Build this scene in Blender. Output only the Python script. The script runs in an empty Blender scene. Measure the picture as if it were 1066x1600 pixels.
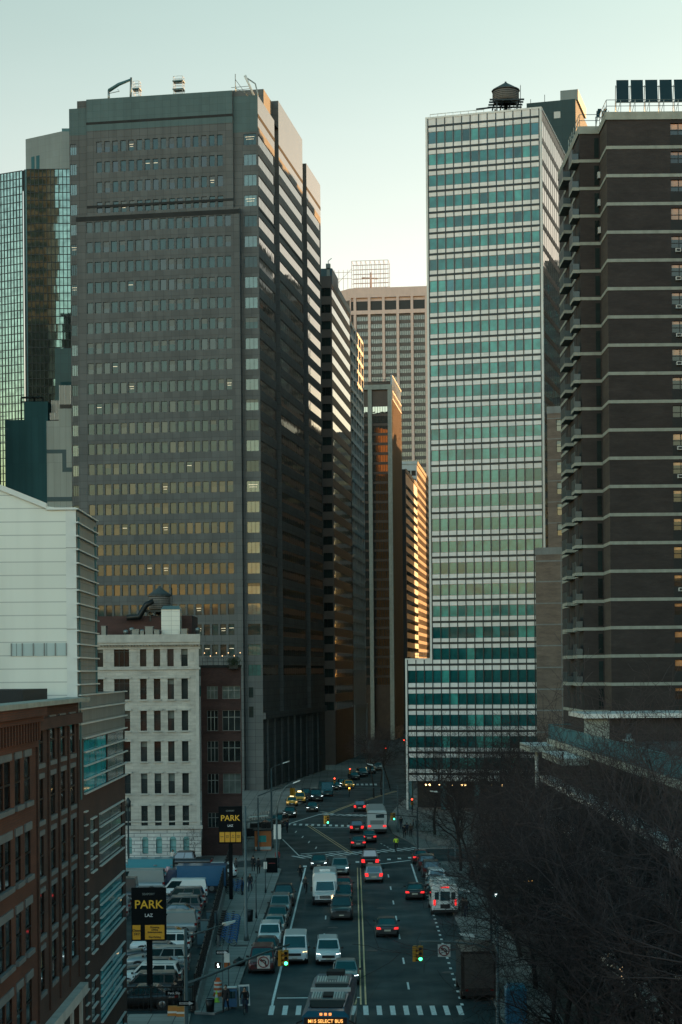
import bpy, bmesh, math, random
from mathutils import Vector, Matrix
rnd = random.Random(7)
R = math.radians
scene = bpy.context.scene
COL = scene.collection

# ------------------------------------------------------------------ survey of the photograph
FOC, HCAM, ROLL, CU, CV = 2750.0, 21.5, 0.009, 533.0, 1050.0
def ab(u, v):
    du, dv, k = u - CU, v - CV, 1 + ROLL * ROLL
    return (du - ROLL * dv) / k, (ROLL * du + dv) / k
def P(u, v, d):
    a, b = ab(u, v)
    return Vector((a * d / FOC, d, HCAM - b * d / FOC))
def G(u, v, z=0.0):
    a, b = ab(u, v)
    d = FOC * (HCAM - z) / b
    return Vector((a * d / FOC, d, z))
def Z(u, v, d):
    return P(u, v, d).z

# ------------------------------------------------------------------ mesh builder
class MB:
    def __init__(s):
        s.v = []; s.f = []; s.m = []; s.s = []
    def face(s, pts, m=0, sm=False):
        n = len(s.v)
        s.v.extend([tuple(p) for p in pts])
        s.f.append(tuple(range(n, n + len(pts)))); s.m.append(m); s.s.append(sm)
    def box(s, x0, x1, y0, y1, z0, z1, m=0, mt=None):
        n = len(s.v)
        s.v += [(x0,y0,z0),(x1,y0,z0),(x1,y1,z0),(x0,y1,z0),(x0,y0,z1),(x1,y0,z1),(x1,y1,z1),(x0,y1,z1)]
        for i, q in enumerate(((0,3,2,1),(4,5,6,7),(0,1,5,4),(1,2,6,5),(2,3,7,6),(3,0,4,7))):
            s.f.append(tuple(n + k for k in q)); s.m.append(mt if (mt is not None and i == 1) else m); s.s.append(False)
    def hexa(s, p, m=0):
        n = len(s.v); s.v += [tuple(q) for q in p]
        for q in ((0,3,2,1),(4,5,6,7),(0,1,5,4),(1,2,6,5),(2,3,7,6),(3,0,4,7)):
            s.f.append(tuple(n + k for k in q)); s.m.append(m); s.s.append(False)
    def prism(s, poly, z0, z1, m=0, mt=None):
        k = len(poly); n = len(s.v)
        s.v += [(p[0], p[1], z0) for p in poly] + [(p[0], p[1], z1) for p in poly]
        for i in range(k):
            j = (i + 1) % k
            s.f.append((n+i, n+j, n+k+j, n+k+i)); s.m.append(m); s.s.append(False)
        s.f.append(tuple(range(n+k, n+2*k))); s.m.append(m if mt is None else mt); s.s.append(False)
        s.f.append(tuple(range(n+k-1, n-1, -1))); s.m.append(m); s.s.append(False)
    def tube(s, pts, rad, n=6, m=0, cap=True, sm=True):
        pts = [Vector(p) for p in pts]
        if not isinstance(rad, (list, tuple)): rad = [rad] * len(pts)
        base = len(s.v); prev = None
        for i, p in enumerate(pts):
            t = (pts[min(i+1, len(pts)-1)] - pts[max(i-1, 0)])
            if t.length < 1e-9: t = Vector((0,0,1))
            t.normalize()
            if prev is None:
                a = Vector((0,0,1)) if abs(t.z) < .9 else Vector((1,0,0))
                x = t.cross(a).normalized()
            else:
                x = prev - t * prev.dot(t)
                x = x.normalized() if x.length > 1e-6 else t.cross(Vector((0,0,1)) if abs(t.z) < .9 else Vector((1,0,0))).normalized()
            prev = x; y = t.cross(x)
            for k in range(n):
                an = 2*math.pi*k/n
                s.v.append(tuple(p + (x*math.cos(an) + y*math.sin(an)) * rad[i]))
        for i in range(len(pts)-1):
            for k in range(n):
                k2 = (k+1) % n
                s.f.append((base+i*n+k, base+i*n+k2, base+(i+1)*n+k2, base+(i+1)*n+k)); s.m.append(m); s.s.append(sm)
        if cap:
            s.f.append(tuple(base+k for k in range(n-1,-1,-1))); s.m.append(m); s.s.append(False)
            e = base+(len(pts)-1)*n
            s.f.append(tuple(e+k for k in range(n))); s.m.append(m); s.s.append(False)
    def cyl(s, c, r, z0, z1, n=12, m=0, r2=None):
        s.tube([(c[0],c[1],z0),(c[0],c[1],z1)], [r, r if r2 is None else r2], n, m)
    def lathe(s, prof, n=16, m=0, c=(0,0), sm=True):
        base = len(s.v); k = len(prof)
        for i in range(n):
            an = 2*math.pi*i/n
            for r, z in prof: s.v.append((c[0]+r*math.cos(an), c[1]+r*math.sin(an), z))
        for i in range(n):
            i2 = (i+1) % n
            for j in range(k-1):
                s.f.append((base+i*k+j, base+i2*k+j, base+i2*k+j+1, base+i*k+j+1)); s.m.append(m); s.s.append(sm)
    def xform(s, M, start=0):
        for i in range(start, len(s.v)): s.v[i] = tuple(M @ Vector(s.v[i]))
    def mesh(s, name, mats, uv=True):
        me = bpy.data.meshes.new(name)
        me.from_pydata(s.v, [], s.f)
        for m in mats: me.materials.append(m)
        me.polygons.foreach_set('material_index', s.m)
        me.polygons.foreach_set('use_smooth', s.s)
        if uv:
            L = me.uv_layers.new(name='UVMap'); dat = [0.0] * (2*len(me.loops)); V = s.v
            for p in me.polygons:
                nx, ny, nz = p.normal
                for li in p.loop_indices:
                    x, y, z = V[me.loops[li].vertex_index]
                    if abs(nz) > .75: a, b = x, y
                    else:
                        h = math.hypot(nx, ny) or 1; a, b = (-ny*x + nx*y)/h, z
                    dat[2*li] = a; dat[2*li+1] = b
            L.data.foreach_set('uv', dat)
        me.update()
        return me
    def build(s, name, mats, parent=None, loc=(0,0,0), rz=0, uv=True, **kw):
        if not isinstance(mats, (list, tuple)): mats = [mats]
        return link(name, s.mesh(name, mats, uv), parent, loc, rz, **kw)

def link(name, data, parent=None, loc=(0,0,0), rz=0, **kw):
    o = bpy.data.objects.new(name, data); COL.objects.link(o)
    o.location = loc; o.rotation_euler = (0, 0, rz)
    if parent is not None: o.parent = parent
    for k, v in kw.items():
        if v is not None: o[k] = v
    return o
def thing(name, label, cat, loc=(0,0,0), rz=0, group=None):
    return link(name, None, None, loc, rz, label=label, category=cat, group=group)
def tag(o, label, cat, group=None):
    o['label'] = label; o['category'] = cat
    if group: o['group'] = group
    return o
def struct(name, mb, m, kind='structure'):
    return mb.build(name, m, kind=kind)
KIDS = {}
def dup(root, loc=None, rz=None, label=None, group=None, sc=None):
    def cp(o, par):
        c = o.copy(); COL.objects.link(c)
        if par is not None: c.parent = par
        for k in list(o.children): cp(k, c)
        return c
    r = cp(root, None)
    if loc is not None: r.location = loc
    if rz is not None: r.rotation_euler = (0,0,rz)
    if sc is not None: r.scale = (sc,sc,sc) if not isinstance(sc, (tuple,list)) else sc
    if label: r['label'] = label
    if group: r['group'] = group
    return r

# ------------------------------------------------------------------ materials
def _nt(name):
    m = bpy.data.materials.new(name); m.use_nodes = True
    nt = m.node_tree; b = nt.nodes['Principled BSDF']
    return m, nt, b
def pm(name, col, rough=.8, metal=0.0, var=.12, scale=.6, bump=0.0, bscale=6.0, spec=.5, stain=0.0, rndv=0.0, stretch=None):
    """painted / stone / metal surface: base colour mottled by noise, optional streaks and bump"""
    m, nt, b = _nt(name); N, L = nt.nodes, nt.links
    b.inputs['Roughness'].default_value = rough; b.inputs['Metallic'].default_value = metal
    b.inputs['Specular IOR Level'].default_value = spec
    tc = N.new('ShaderNodeTexCoord'); src = tc.outputs['Object']
    if stretch:
        mp = N.new('ShaderNodeMapping'); mp.inputs['Scale'].default_value = stretch
        L.new(src, mp.inputs['Vector']); src = mp.outputs['Vector']
    n = N.new('ShaderNodeTexNoise'); n.inputs['Scale'].default_value = scale; n.inputs['Detail'].default_value = 6
    n.inputs['Roughness'].default_value = .65
    L.new(src, n.inputs['Vector'])
    mr = N.new('ShaderNodeMapRange'); mr.inputs['From Min'].default_value = .3; mr.inputs['From Max'].default_value = .7
    mr.inputs['To Min'].default_value = 1 - var; mr.inputs['To Max'].default_value = 1 + var
    L.new(n.outputs['Fac'], mr.inputs['Value']); fac = mr.outputs['Result']
    if stain > 0:
        mp2 = N.new('ShaderNodeMapping'); mp2.inputs['Scale'].default_value = (1.2, 1.2, .09)
        L.new(tc.outputs['Object'], mp2.inputs['Vector'])
        n2 = N.new('ShaderNodeTexNoise'); n2.inputs['Scale'].default_value = 1.0; n2.inputs['Detail'].default_value = 5
        L.new(mp2.outputs['Vector'], n2.inputs['Vector'])
        mr2 = N.new('ShaderNodeMapRange'); mr2.inputs['From Min'].default_value = .45; mr2.inputs['From Max'].default_value = .75
        mr2.inputs['To Min'].default_value = 1; mr2.inputs['To Max'].default_value = 1 - stain
        L.new(n2.outputs['Fac'], mr2.inputs['Value'])
        mu = N.new('ShaderNodeMath'); mu.operation = 'MULTIPLY'
        L.new(fac, mu.inputs[0]); L.new(mr2.outputs['Result'], mu.inputs[1]); fac = mu.outputs[0]
    if rndv > 0:
        oi = N.new('ShaderNodeObjectInfo'); mr3 = N.new('ShaderNodeMapRange')
        mr3.inputs['To Min'].default_value = 1 - rndv; mr3.inputs['To Max'].default_value = 1 + rndv
        L.new(oi.outputs['Random'], mr3.inputs['Value'])
        mu = N.new('ShaderNodeMath'); mu.operation = 'MULTIPLY'
        L.new(fac, mu.inputs[0]); L.new(mr3.outputs['Result'], mu.inputs[1]); fac = mu.outputs[0]
    sc = N.new('ShaderNodeVectorMath'); sc.operation = 'SCALE'
    sc.inputs[0].default_value = col[:3]; L.new(fac, sc.inputs['Scale'])
    L.new(sc.outputs['Vector'], b.inputs['Base Color'])
    if bump > 0:
        nb = N.new('ShaderNodeTexNoise'); nb.inputs['Scale'].default_value = bscale; nb.inputs['Detail'].default_value = 4
        L.new(src, nb.inputs['Vector'])
        bp = N.new('ShaderNodeBump'); bp.inputs['Strength'].default_value = bump; bp.inputs['Distance'].default_value = .05
        L.new(nb.outputs['Fac'], bp.inputs['Height']); L.new(bp.outputs['Normal'], b.inputs['Normal'])
    return m
def brickm(name, c1, c2, mortar, bw=.22, bh=.075, mw=.012, rough=.9, big=.18):
    m, nt, b = _nt(name); N, L = nt.nodes, nt.links
    b.inputs['Roughness'].default_value = rough
    tc = N.new('ShaderNodeTexCoord')
    br = N.new('ShaderNodeTexBrick'); br.inputs['Scale'].default_value = 1
    br.inputs['Color1'].default_value = (*c1, 1); br.inputs['Color2'].default_value = (*c2, 1); br.inputs['Mortar'].default_value = (*mortar, 1)
    br.inputs['Brick Width'].default_value = bw; br.inputs['Row Height'].default_value = bh; br.inputs['Mortar Size'].default_value = mw
    br.inputs['Mortar Smooth'].default_value = .2; br.inputs['Bias'].default_value = -.1
    L.new(tc.outputs['UV'], br.inputs['Vector'])
    n = N.new('ShaderNodeTexNoise'); n.inputs['Scale'].default_value = .35; n.inputs['Detail'].default_value = 7
    L.new(tc.outputs['Object'], n.inputs['Vector'])
    mr = N.new('ShaderNodeMapRange'); mr.inputs['From Min'].default_value = .3; mr.inputs['From Max'].default_value = .7
    mr.inputs['To Min'].default_value = 1-big; mr.inputs['To Max'].default_value = 1+big
    L.new(n.outputs['Fac'], mr.inputs['Value'])
    mp2 = N.new('ShaderNodeMapping'); mp2.inputs['Scale'].default_value = (.35, .35, 1.6); L.new(tc.outputs['Object'], mp2.inputs['Vector'])
    n2 = N.new('ShaderNodeTexNoise'); n2.inputs['Scale'].default_value = 1.0; n2.inputs['Detail'].default_value = 8; n2.inputs['Roughness'].default_value = .7; L.new(mp2.outputs['Vector'], n2.inputs['Vector'])
    mr2 = N.new('ShaderNodeMapRange'); mr2.inputs['From Min'].default_value = .3; mr2.inputs['From Max'].default_value = .7
    mr2.inputs['To Min'].default_value = .72; mr2.inputs['To Max'].default_value = 1.3; L.new(n2.outputs['Fac'], mr2.inputs['Value'])
    mu = N.new('ShaderNodeMath'); mu.operation = 'MULTIPLY'; L.new(mr.outputs['Result'], mu.inputs[0]); L.new(mr2.outputs['Result'], mu.inputs[1])
    sc = N.new('ShaderNodeVectorMath'); sc.operation = 'SCALE'
    L.new(br.outputs['Color'], sc.inputs[0]); L.new(mu.outputs[0], sc.inputs['Scale'])
    L.new(sc.outputs['Vector'], b.inputs['Base Color'])
    bp = N.new('ShaderNodeBump'); bp.inputs['Strength'].default_value = .3; bp.inputs['Distance'].default_value = .01
    L.new(br.outputs['Fac'], bp.inputs['Height']); bp.invert = True
    L.new(bp.outputs['Normal'], b.inputs['Normal'])
    return m
def panelm(name, col, pw, ph, joint=.02, jcol=(.05,.06,.06), rough=.55, var=.10, spec=.5, metal=0, off=.0, big=.08, dirt=.14):
    """stone or metal cladding: joints from a brick texture laid on UV metres"""
    m, nt, b = _nt(name); N, L = nt.nodes, nt.links
    b.inputs['Roughness'].default_value = rough; b.inputs['Specular IOR Level'].default_value = spec; b.inputs['Metallic'].default_value = metal
    tc = N.new('ShaderNodeTexCoord'); br = N.new('ShaderNodeTexBrick'); br.offset = off; br.inputs['Scale'].default_value = 1
    br.inputs['Color1'].default_value = (*[c*(1-var) for c in col], 1); br.inputs['Color2'].default_value = (*[c*(1+var) for c in col], 1)
    br.inputs['Mortar'].default_value = (*jcol, 1); br.inputs['Brick Width'].default_value = pw; br.inputs['Row Height'].default_value = ph
    br.inputs['Mortar Size'].default_value = joint; br.inputs['Mortar Smooth'].default_value = .1
    L.new(tc.outputs['UV'], br.inputs['Vector'])
    n = N.new('ShaderNodeTexNoise'); n.inputs['Scale'].default_value = .12; n.inputs['Detail'].default_value = 6
    L.new(tc.outputs['Object'], n.inputs['Vector'])
    mr = N.new('ShaderNodeMapRange'); mr.inputs['From Min'].default_value = .3; mr.inputs['From Max'].default_value = .7
    mr.inputs['To Min'].default_value = 1-big; mr.inputs['To Max'].default_value = 1+big
    L.new(n.outputs['Fac'], mr.inputs['Value'])
    mp2 = N.new('ShaderNodeMapping'); mp2.inputs['Scale'].default_value = (.9, .9, .05); L.new(tc.outputs['Object'], mp2.inputs['Vector'])
    n2 = N.new('ShaderNodeTexNoise'); n2.inputs['Scale'].default_value = 1.0; n2.inputs['Detail'].default_value = 6; L.new(mp2.outputs['Vector'], n2.inputs['Vector'])
    mr2 = N.new('ShaderNodeMapRange'); mr2.inputs['From Min'].default_value = .42; mr2.inputs['From Max'].default_value = .72
    mr2.inputs['To Min'].default_value = 1.0; mr2.inputs['To Max'].default_value = 1 - dirt; L.new(n2.outputs['Fac'], mr2.inputs['Value'])
    mu = N.new('ShaderNodeMath'); mu.operation = 'MULTIPLY'; L.new(mr.outputs['Result'], mu.inputs[0]); L.new(mr2.outputs['Result'], mu.inputs[1])
    sc = N.new('ShaderNodeVectorMath'); sc.operation = 'SCALE'
    L.new(br.outputs['Color'], sc.inputs[0]); L.new(mu.outputs[0], sc.inputs['Scale'])
    L.new(sc.outputs['Vector'], b.inputs['Base Color'])
    return m
def glass(name, col, ior=1.8, rough=.03, rndv=.35, wob=.0, wscale=.35, var=.25, spec_tint=None, metal=0.0):
    """window seen from outside: dark tinted body with a mirror-like coat of sky"""
    m, nt, b = _nt(name); N, L = nt.nodes, nt.links
    b.inputs['Roughness'].default_value = rough; b.inputs['IOR'].default_value = ior; b.inputs['Metallic'].default_value = metal
    if spec_tint: b.inputs['Specular Tint'].default_value = (*spec_tint, 1)
    tc = N.new('ShaderNodeTexCoord'); oi = N.new('ShaderNodeObjectInfo')
    n = N.new('ShaderNodeTexNoise'); n.inputs['Scale'].default_value = .7; n.inputs['Detail'].default_value = 3
    L.new(tc.outputs['Object'], n.inputs['Vector'])
    mr = N.new('ShaderNodeMapRange'); mr.inputs['To Min'].default_value = 1-rndv; mr.inputs['To Max'].default_value = 1+rndv
    L.new(oi.outputs['Random'], mr.inputs['Value'])
    mr2 = N.new('ShaderNodeMapRange'); mr2.inputs['From Min'].default_value = .35; mr2.inputs['From Max'].default_value = .65
    mr2.inputs['To Min'].default_value = 1-var; mr2.inputs['To Max'].default_value = 1+var
    L.new(n.outputs['Fac'], mr2.inputs['Value'])
    mu = N.new('ShaderNodeMath'); mu.operation = 'MULTIPLY'; L.new(mr.outputs['Result'], mu.inputs[0]); L.new(mr2.outputs['Result'], mu.inputs[1])
    sc = N.new('ShaderNodeVectorMath'); sc.operation = 'SCALE'; sc.inputs[0].default_value = col
    L.new(mu.outputs[0], sc.inputs['Scale']); L.new(sc.outputs['Vector'], b.inputs['Base Color'])
    if wob > 0:
        nb = N.new('ShaderNodeTexNoise'); nb.inputs['Scale'].default_value = wscale; nb.inputs['Detail'].default_value = 2
        L.new(tc.outputs['Object'], nb.inputs['Vector'])
        bp = N.new('ShaderNodeBump'); bp.inputs['Strength'].default_value = wob; bp.inputs['Distance'].default_value = .2
        L.new(nb.outputs['Fac'], bp.inputs['Height']); L.new(bp.outputs['Normal'], b.inputs['Normal'])
    return m
def emit(name, col, k):
    m, nt, b = _nt(name)
    b.inputs['Base Color'].default_value = (*col, 1); b.inputs['Emission Color'].default_value = (*col, 1); b.inputs['Emission Strength'].default_value = k
    return m

# ------------------------------------------------------------------ wall faces and buildings
class Face:
    """vertical wall frame in a building's own coordinates: s along the wall, n outward, z up"""
    def __init__(s, ox, oy, rot=0.0):
        s.ox, s.oy, s.rot, s.c, s.sn = ox, oy, rot, math.cos(rot), math.sin(rot)
    def p(s, a, z, n=0.0):
        return (s.ox + a*s.c + n*s.sn, s.oy + a*s.sn - n*s.c, z)
    def q(s, mb, a0, a1, z0, z1, n=0.0, m=0):
        mb.face([s.p(a0,z0,n), s.p(a1,z0,n), s.p(a1,z1,n), s.p(a0,z1,n)], m)
    def box(s, mb, a0, a1, z0, z1, n0, n1, m=0):
        mb.hexa([s.p(a0,z0,n1), s.p(a1,z0,n1), s.p(a1,z0,n0), s.p(a0,z0,n0), s.p(a0,z1,n1), s.p(a1,z1,n1), s.p(a1,z1,n0), s.p(a0,z1,n0)], m)
F0 = Face(0, 0, 0)

class Building:
    def __init__(s, name, label, cat, loc, theta, mats, group=None):
        s.root = thing(name, label, cat, (loc[0], loc[1], 0), -theta, group)
        s.ox, s.oy, s.th = loc[0], loc[1], theta
        s.mats = mats; s.w = MB(); s.wins = []; s.styles = {}; s.cache = {}
    def sx(s, u, v, y=0.0):
        """local x of the point on the front plane (local y) seen in pixel column u at row v"""
        a, b = ab(u, v); m = a / FOC; c, sn = math.cos(s.th), math.sin(s.th)
        px, py = s.ox + y*sn, s.oy + y*c
        return (m*py - px) / (c + m*sn)
    def sy(s, u, v, x=0.0):
        """local y of the point on the side plane (local x) seen in pixel column u"""
        a, b = ab(u, v); m = a / FOC; c, sn = math.cos(s.th), math.sin(s.th)
        px, py = s.ox + x*c, s.oy - x*sn
        return (m*py - px) / (sn - m*c)
    def dep(s, x, y):
        return s.oy - x*math.sin(s.th) + y*math.cos(s.th)
    def zv(s, u, v, x, y=0.0):
        return Z(u, v, s.dep(x, y))
    def facade(s, fc, a0, a1, z0, z1, cols, rows, rec, style, mw=0, mr=None, n=0.0, skip=None, sty=None):
        """wall with real openings: piers, spandrels, reveals; the window of each opening is queued"""
        mr = mw if mr is None else mr
        cols = [c for c in cols if c[0] >= a0 - 1e-6 and c[1] <= a1 + 1e-6]; rows = sorted(r for r in rows if r[0] >= z0 - 1e-6 and r[1] <= z1 + 1e-6)
        e = a0
        for c in sorted(cols):
            if c[0] - e > 1e-4: fc.q(s.w, e, c[0], z0, z1, n, mw)
            e = c[1]
        if a1 - e > 1e-4: fc.q(s.w, e, a1, z0, z1, n, mw)
        for ci, c in enumerate(cols):
            e = z0
            for ri, r in enumerate(rows):
                if skip and skip(ci, ri): continue
                if r[0] - e > 1e-4: fc.q(s.w, c[0], c[1], e, r[0], n, mw)
                e = r[1]
                p = fc.p
                s.w.face([p(c[0],r[0],n), p(c[1],r[0],n), p(c[1],r[0],n-rec), p(c[0],r[0],n-rec)], mr)
                s.w.face([p(c[0],r[1],n-rec), p(c[1],r[1],n-rec), p(c[1],r[1],n), p(c[0],r[1],n)], mr)
                s.w.face([p(c[0],r[0],n), p(c[0],r[0],n-rec), p(c[0],r[1],n-rec), p(c[0],r[1],n)], mr)
                s.w.face([p(c[1],r[0],n-rec), p(c[1],r[0],n), p(c[1],r[1],n), p(c[1],r[1],n-rec)], mr)
                s.wins.append((fc, c[0], r[0], c[1]-c[0], r[1]-r[0], n-rec, sty(ci, ri) if sty else style))
            if z1 - e > 1e-4: fc.q(s.w, c[0], c[1], e, z1, n, mw)
    def win(s, fc, a0, z0, w, h, n, style):
        s.wins.append((fc, a0, z0, w, h, n, style))
    def part(s, name, mb, mats=None, **kw):
        return mb.build(name, mats if mats is not None else s.mats, s.root, **kw)
    def finish(s, wall='wall', pname='window', limit=100, vis=None, keyf=None):
        s.part(wall, s.w)
        r = random.Random(len(s.wins) * 31 + 5)
        W = list(s.wins)
        if vis:
            W.sort(key=lambda w: (0 if vis(w) else 1, -w[3]*w[4]))
        else:
            W.sort(key=lambda w: -w[3]*w[4])
        rest = MB()
        for i, (fc, a, z, w, h, n, st) in enumerate(W):
            nvar, fn = s.styles[st]
            k = r.randrange(nvar)
            if i < limit:
                key = (st, k, round(w, 3), round(h, 3))
                me = s.cache.get(key)
                if me is None:
                    mb = MB(); fn(mb, F0, 0, 0, w, h, 0, k, random.Random(k*77+3)); me = s.cache[key] = mb.mesh(pname, s.mats)
                link(pname, me, s.root, fc.p(a, z, n), fc.rot)
            else:
                fn(rest, fc, a, z, w, h, n, k, random.Random(k*77+3))
        if rest.f:
            s.part('windows', rest, kind='stuff')
        return s.root
# ------------------------------------------------------------------ lettering and figures are turned into meshes first, while the scene is empty
TXT = {}
def _mk_texts(items):
    obs = []
    for key, size in items:
        c = bpy.data.curves.new('t', 'FONT'); c.body = key; c.size = size; c.align_x = 'CENTER'; c.align_y = 'CENTER'; c.extrude = .012; c.offset = size*.012
        o = bpy.data.objects.new('t', c); COL.objects.link(o); obs.append((key, o))
    bpy.context.view_layer.update(); dg = bpy.context.evaluated_depsgraph_get()
    for key, o in obs: TXT[key] = bpy.data.meshes.new_from_object(o.evaluated_get(dg))
    for key, o in obs: bpy.data.objects.remove(o)
_mk_texts([('PARK', .78), ('SEAPORT', .2), ('LAZ', .3), ('Open\n24/7', .24), ('Shopping\nDining\nEntertainment\n\nDay Parking', .165), ('ONE WAY', .17), ('Peck Slip', .2), ('Early\nBird', .15), ('Daily\nMax', .15), ('24\nHour', .15), ('Open', .15),
           ('M15 SELECT BUS', .26), ('STOP', .2), ('P', .5)])
def text(key, mat, parent, loc, s=1.0, name='lettering'):
    me = TXT[key].copy(); me.name = name; me.materials.clear(); me.materials.append(mat)
    o = link(name, me, parent, loc); o.rotation_euler = (math.pi/2, 0, 0); o.scale = (s, s, 1); return o
SKEL = {}
def _pose(kind):
    """skeleton: name -> (x, y, z, radius), parent, material (0 skin 1 coat 2 trousers 3 shoes 4 hair); y forward"""
    S = {'pelvis': ((0,0,.95,.145), None, 2), 'waist': ((0,0,1.1,.14), 'pelvis', 1), 'chest': ((0,.0,1.34,.175), 'waist', 1), 'neck': ((0,.0,1.49,.065), 'chest', 0),
         'jaw': ((0,.03,1.56,.075), 'neck', 0), 'face': ((0,.02,1.63,.10), 'jaw', 0), 'crown': ((0,-.01,1.71,.075), 'face', 4), 'nose': ((0,.125,1.62,.022), 'face', 0)}
    lean = 0
    if kind == 'cycle':
        S.update({'waist': ((0,.1,1.12,.14),'pelvis',1), 'chest': ((0,.28,1.34,.17),'waist',1), 'neck': ((0,.36,1.47,.065),'chest',0), 'jaw': ((0,.41,1.53,.075),'neck',0), 'face': ((0,.40,1.61,.10),'jaw',0), 'crown': ((0,.36,1.69,.08),'face',4), 'nose': ((0,.51,1.6,.022),'face',0)})
    for s, n in ((-1,'l'), (1,'r')):
        st = {'walk': .26*s, 'stand': .02*s, 'cycle': 0}[kind]
        if kind == 'cycle':
            A = [(.19*s,.28,1.39,.07),(.27*s,.42,1.16,.05),(.25*s,.62,1.06,.036),(.25*s,.68,1.05,.04)]
            Lg = [(.11*s,.02,.9,.1),(.12*s,.38,.74+.14*s,.075),(.11*s,.2+.06*s,.34+.2*s,.05),(.11*s,.36+.06*s,.27+.2*s,.045)]
        else:
            A = [(.2*s,0,1.42,.07),(.25*s,-.04-st*.5,1.15,.052),(.24*s,.1-st*.9,.93,.036),(.235*s,.14-st*1.0,.87,.04)]
            Lg = [(.1*s,0,.9,.105),(.11*s,.05+st*.6,.5,.072),(.11*s,-.04+st*1.0-(.06 if st < 0 else 0),.1+(.05 if st < -.1 else 0),.05),(.11*s,.11+st*1.0,.04+(.02 if st < -.1 else 0),.045)]
        ks = ['sh','el','wr','pa']; par = 'chest'
        for k, q in zip(ks, A):
            S[k+n] = (q, par, 0 if k == 'pa' else 1); par = k+n
        px, py, pz = A[3][:3]
        for j in range(4): S[f'f{j}{n}'] = ((px+.012*(j-1.5), py+.03+(.02 if kind == 'cycle' else 0), pz-.075+.012*abs(j-1.3), .011), 'pa'+n, 0)
        S['th'+n] = ((px-.05*s, py+.04, pz-.02, .012), 'pa'+n, 0)
        par = 'pelvis'
        for k, q in zip(['hi','kn','an','to'], Lg):
            S[k+n] = (q, par, 3 if k == 'to' else 2); par = k+n
    return S
def _mk_figures():
    obs = []
    for kind in ('walk', 'stand', 'cycle'):
        S = _pose(kind); names = list(S); idx = {n: i for i, n in enumerate(names)}
        me = bpy.data.meshes.new('fig'); me.from_pydata([S[n][0][:3] for n in names], [(idx[S[n][1]], idx[n]) for n in names if S[n][1]], []); me.update()
        o = bpy.data.objects.new('fig', me); COL.objects.link(o)
        md = o.modifiers.new('skin', 'SKIN'); md.use_smooth_shade = True
        for i, n in enumerate(names):
            sv = me.skin_vertices[0].data[i]; r = S[n][0][3]; sv.radius = (r, r*(.72 if n in ('chest','waist','pelvis') else 1)); sv.use_root = (i == 0)
        sb = o.modifiers.new('sub', 'SUBSURF'); sb.levels = 1; sb.render_levels = 1
        obs.append((kind, o, S))
    bpy.context.view_layer.update(); dg = bpy.context.evaluated_depsgraph_get()
    for kind, o, S in obs:
        me = bpy.data.meshes.new_from_object(o.evaluated_get(dg))
        pts = [(Vector(S[n][0][:3]), S[n][2]) for n in S]
        pts += [((Vector(S[n][0][:3]) + Vector(S[S[n][1]][0][:3]))/2, S[n][2]) for n in S if S[n][1] and n[:2] in ('el','wr','kn','an','wa','ch')]
        for i in range(5): me.materials.append(None)
        for p in me.polygons:
            c = p.center; p.material_index = min(pts, key=lambda q: (q[0]-c).length_squared)[1]; p.use_smooth = True
        SKEL[kind] = me
    for kind, o, S in obs: bpy.data.objects.remove(o)
_mk_figures()
# ------------------------------------------------------------------ palette
M = {}
M['granite'] = panelm('grey granite cladding', (.106,.119,.121), 1.47, 1.24, .02, (.026,.028,.03), .7, .10, .15)
M['granite_sky_tint'] = panelm('granite painted with sky reflection', (.075,.125,.13), 1.47, 1.24, .02, (.05,.085,.09), .6, .05, .2)  # blue sky reflection on the crown granite, put into the base colour
M['granite_polish'] = panelm('polished granite', (.07,.07,.068), 1.47, 1.24, .02, (.04,.04,.04), .16, .08, .75)
M['granite_dark'] = pm('dark granite joint', (.03,.034,.035), .85, var=.2, spec=.1)
M['tint1'] = glass('teal tinted glass', (.009,.042,.044), 1.43, .03, .4, .02)
M['tint2'] = glass('teal glass with pale blind behind', (.032,.056,.053), 1.42, .05, .3, .02)
M['tint_bay'] = glass('teal corner bay glass', (.035,.10,.095), 1.7, .03, .3, .02)
M['tint3'] = glass('dark office glass', (.012,.022,.022), 1.52, .03, .4, .02)
M['tint4'] = glass('office glass with warm blind', (.05,.052,.04), 1.42, .05, .3, .02)
M['mirror'] = glass('bronze mirror glass', (.02,.025,.022), 2.4, .02, .2, .03, .5)
M['lamp_strip'] = emit('office ceiling lamps', (1,.86,.6), .3)
M['frame_dark'] = pm('dark window metal', (.02,.024,.025), .45, .6, .1)
M['frame_grey'] = pm('grey window metal', (.16,.18,.18), .4, .5, .1)
M['white_panel'] = panelm('white spandrel panel', (.68,.68,.66), 1.06, .8, .0, (.4,.4,.4), .45, .07, .5, big=.06)
M['white_stone'] = pm('white marble edge', (.60,.61,.58), .5, var=.08, stain=.12)
M['steel_dark'] = pm('dark bronze mullion', (.012,.02,.023), .4, .5, .15)
M['green1'] = glass('green tinted glass', (.024,.175,.17), 1.43, .04, .28, .015)
M['green2'] = glass('green glass lit by a blind', (.05,.27,.24), 1.45, .06, .2, .015)
M['green4'] = glass('blue green glass', (.016,.14,.165), 1.5, .03, .35, .015)
M['green3'] = glass('deep green glass', (.01,.085,.088), 1.45, .03, .35, .015)
M['blind'] = pm('cream roller blind', (.33,.36,.31), .8, var=.08)
M['brick_brown'] = brickm('dark brown brick', (.031,.0245,.0225), (.040,.032,.029), (.030,.028,.0275), .42, .14, .02, big=.16)
M['brick_lit'] = brickm('lit brown brick return', (.05,.04,.032), (.06,.046,.036), (.04,.036,.032), .42, .14, .02)  # lighter copy of the tower brick, light on the return painted in
M['concrete'] = pm('weathered concrete', (.28,.30,.26), .85, var=.14, scale=1.2, stain=.2)
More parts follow.
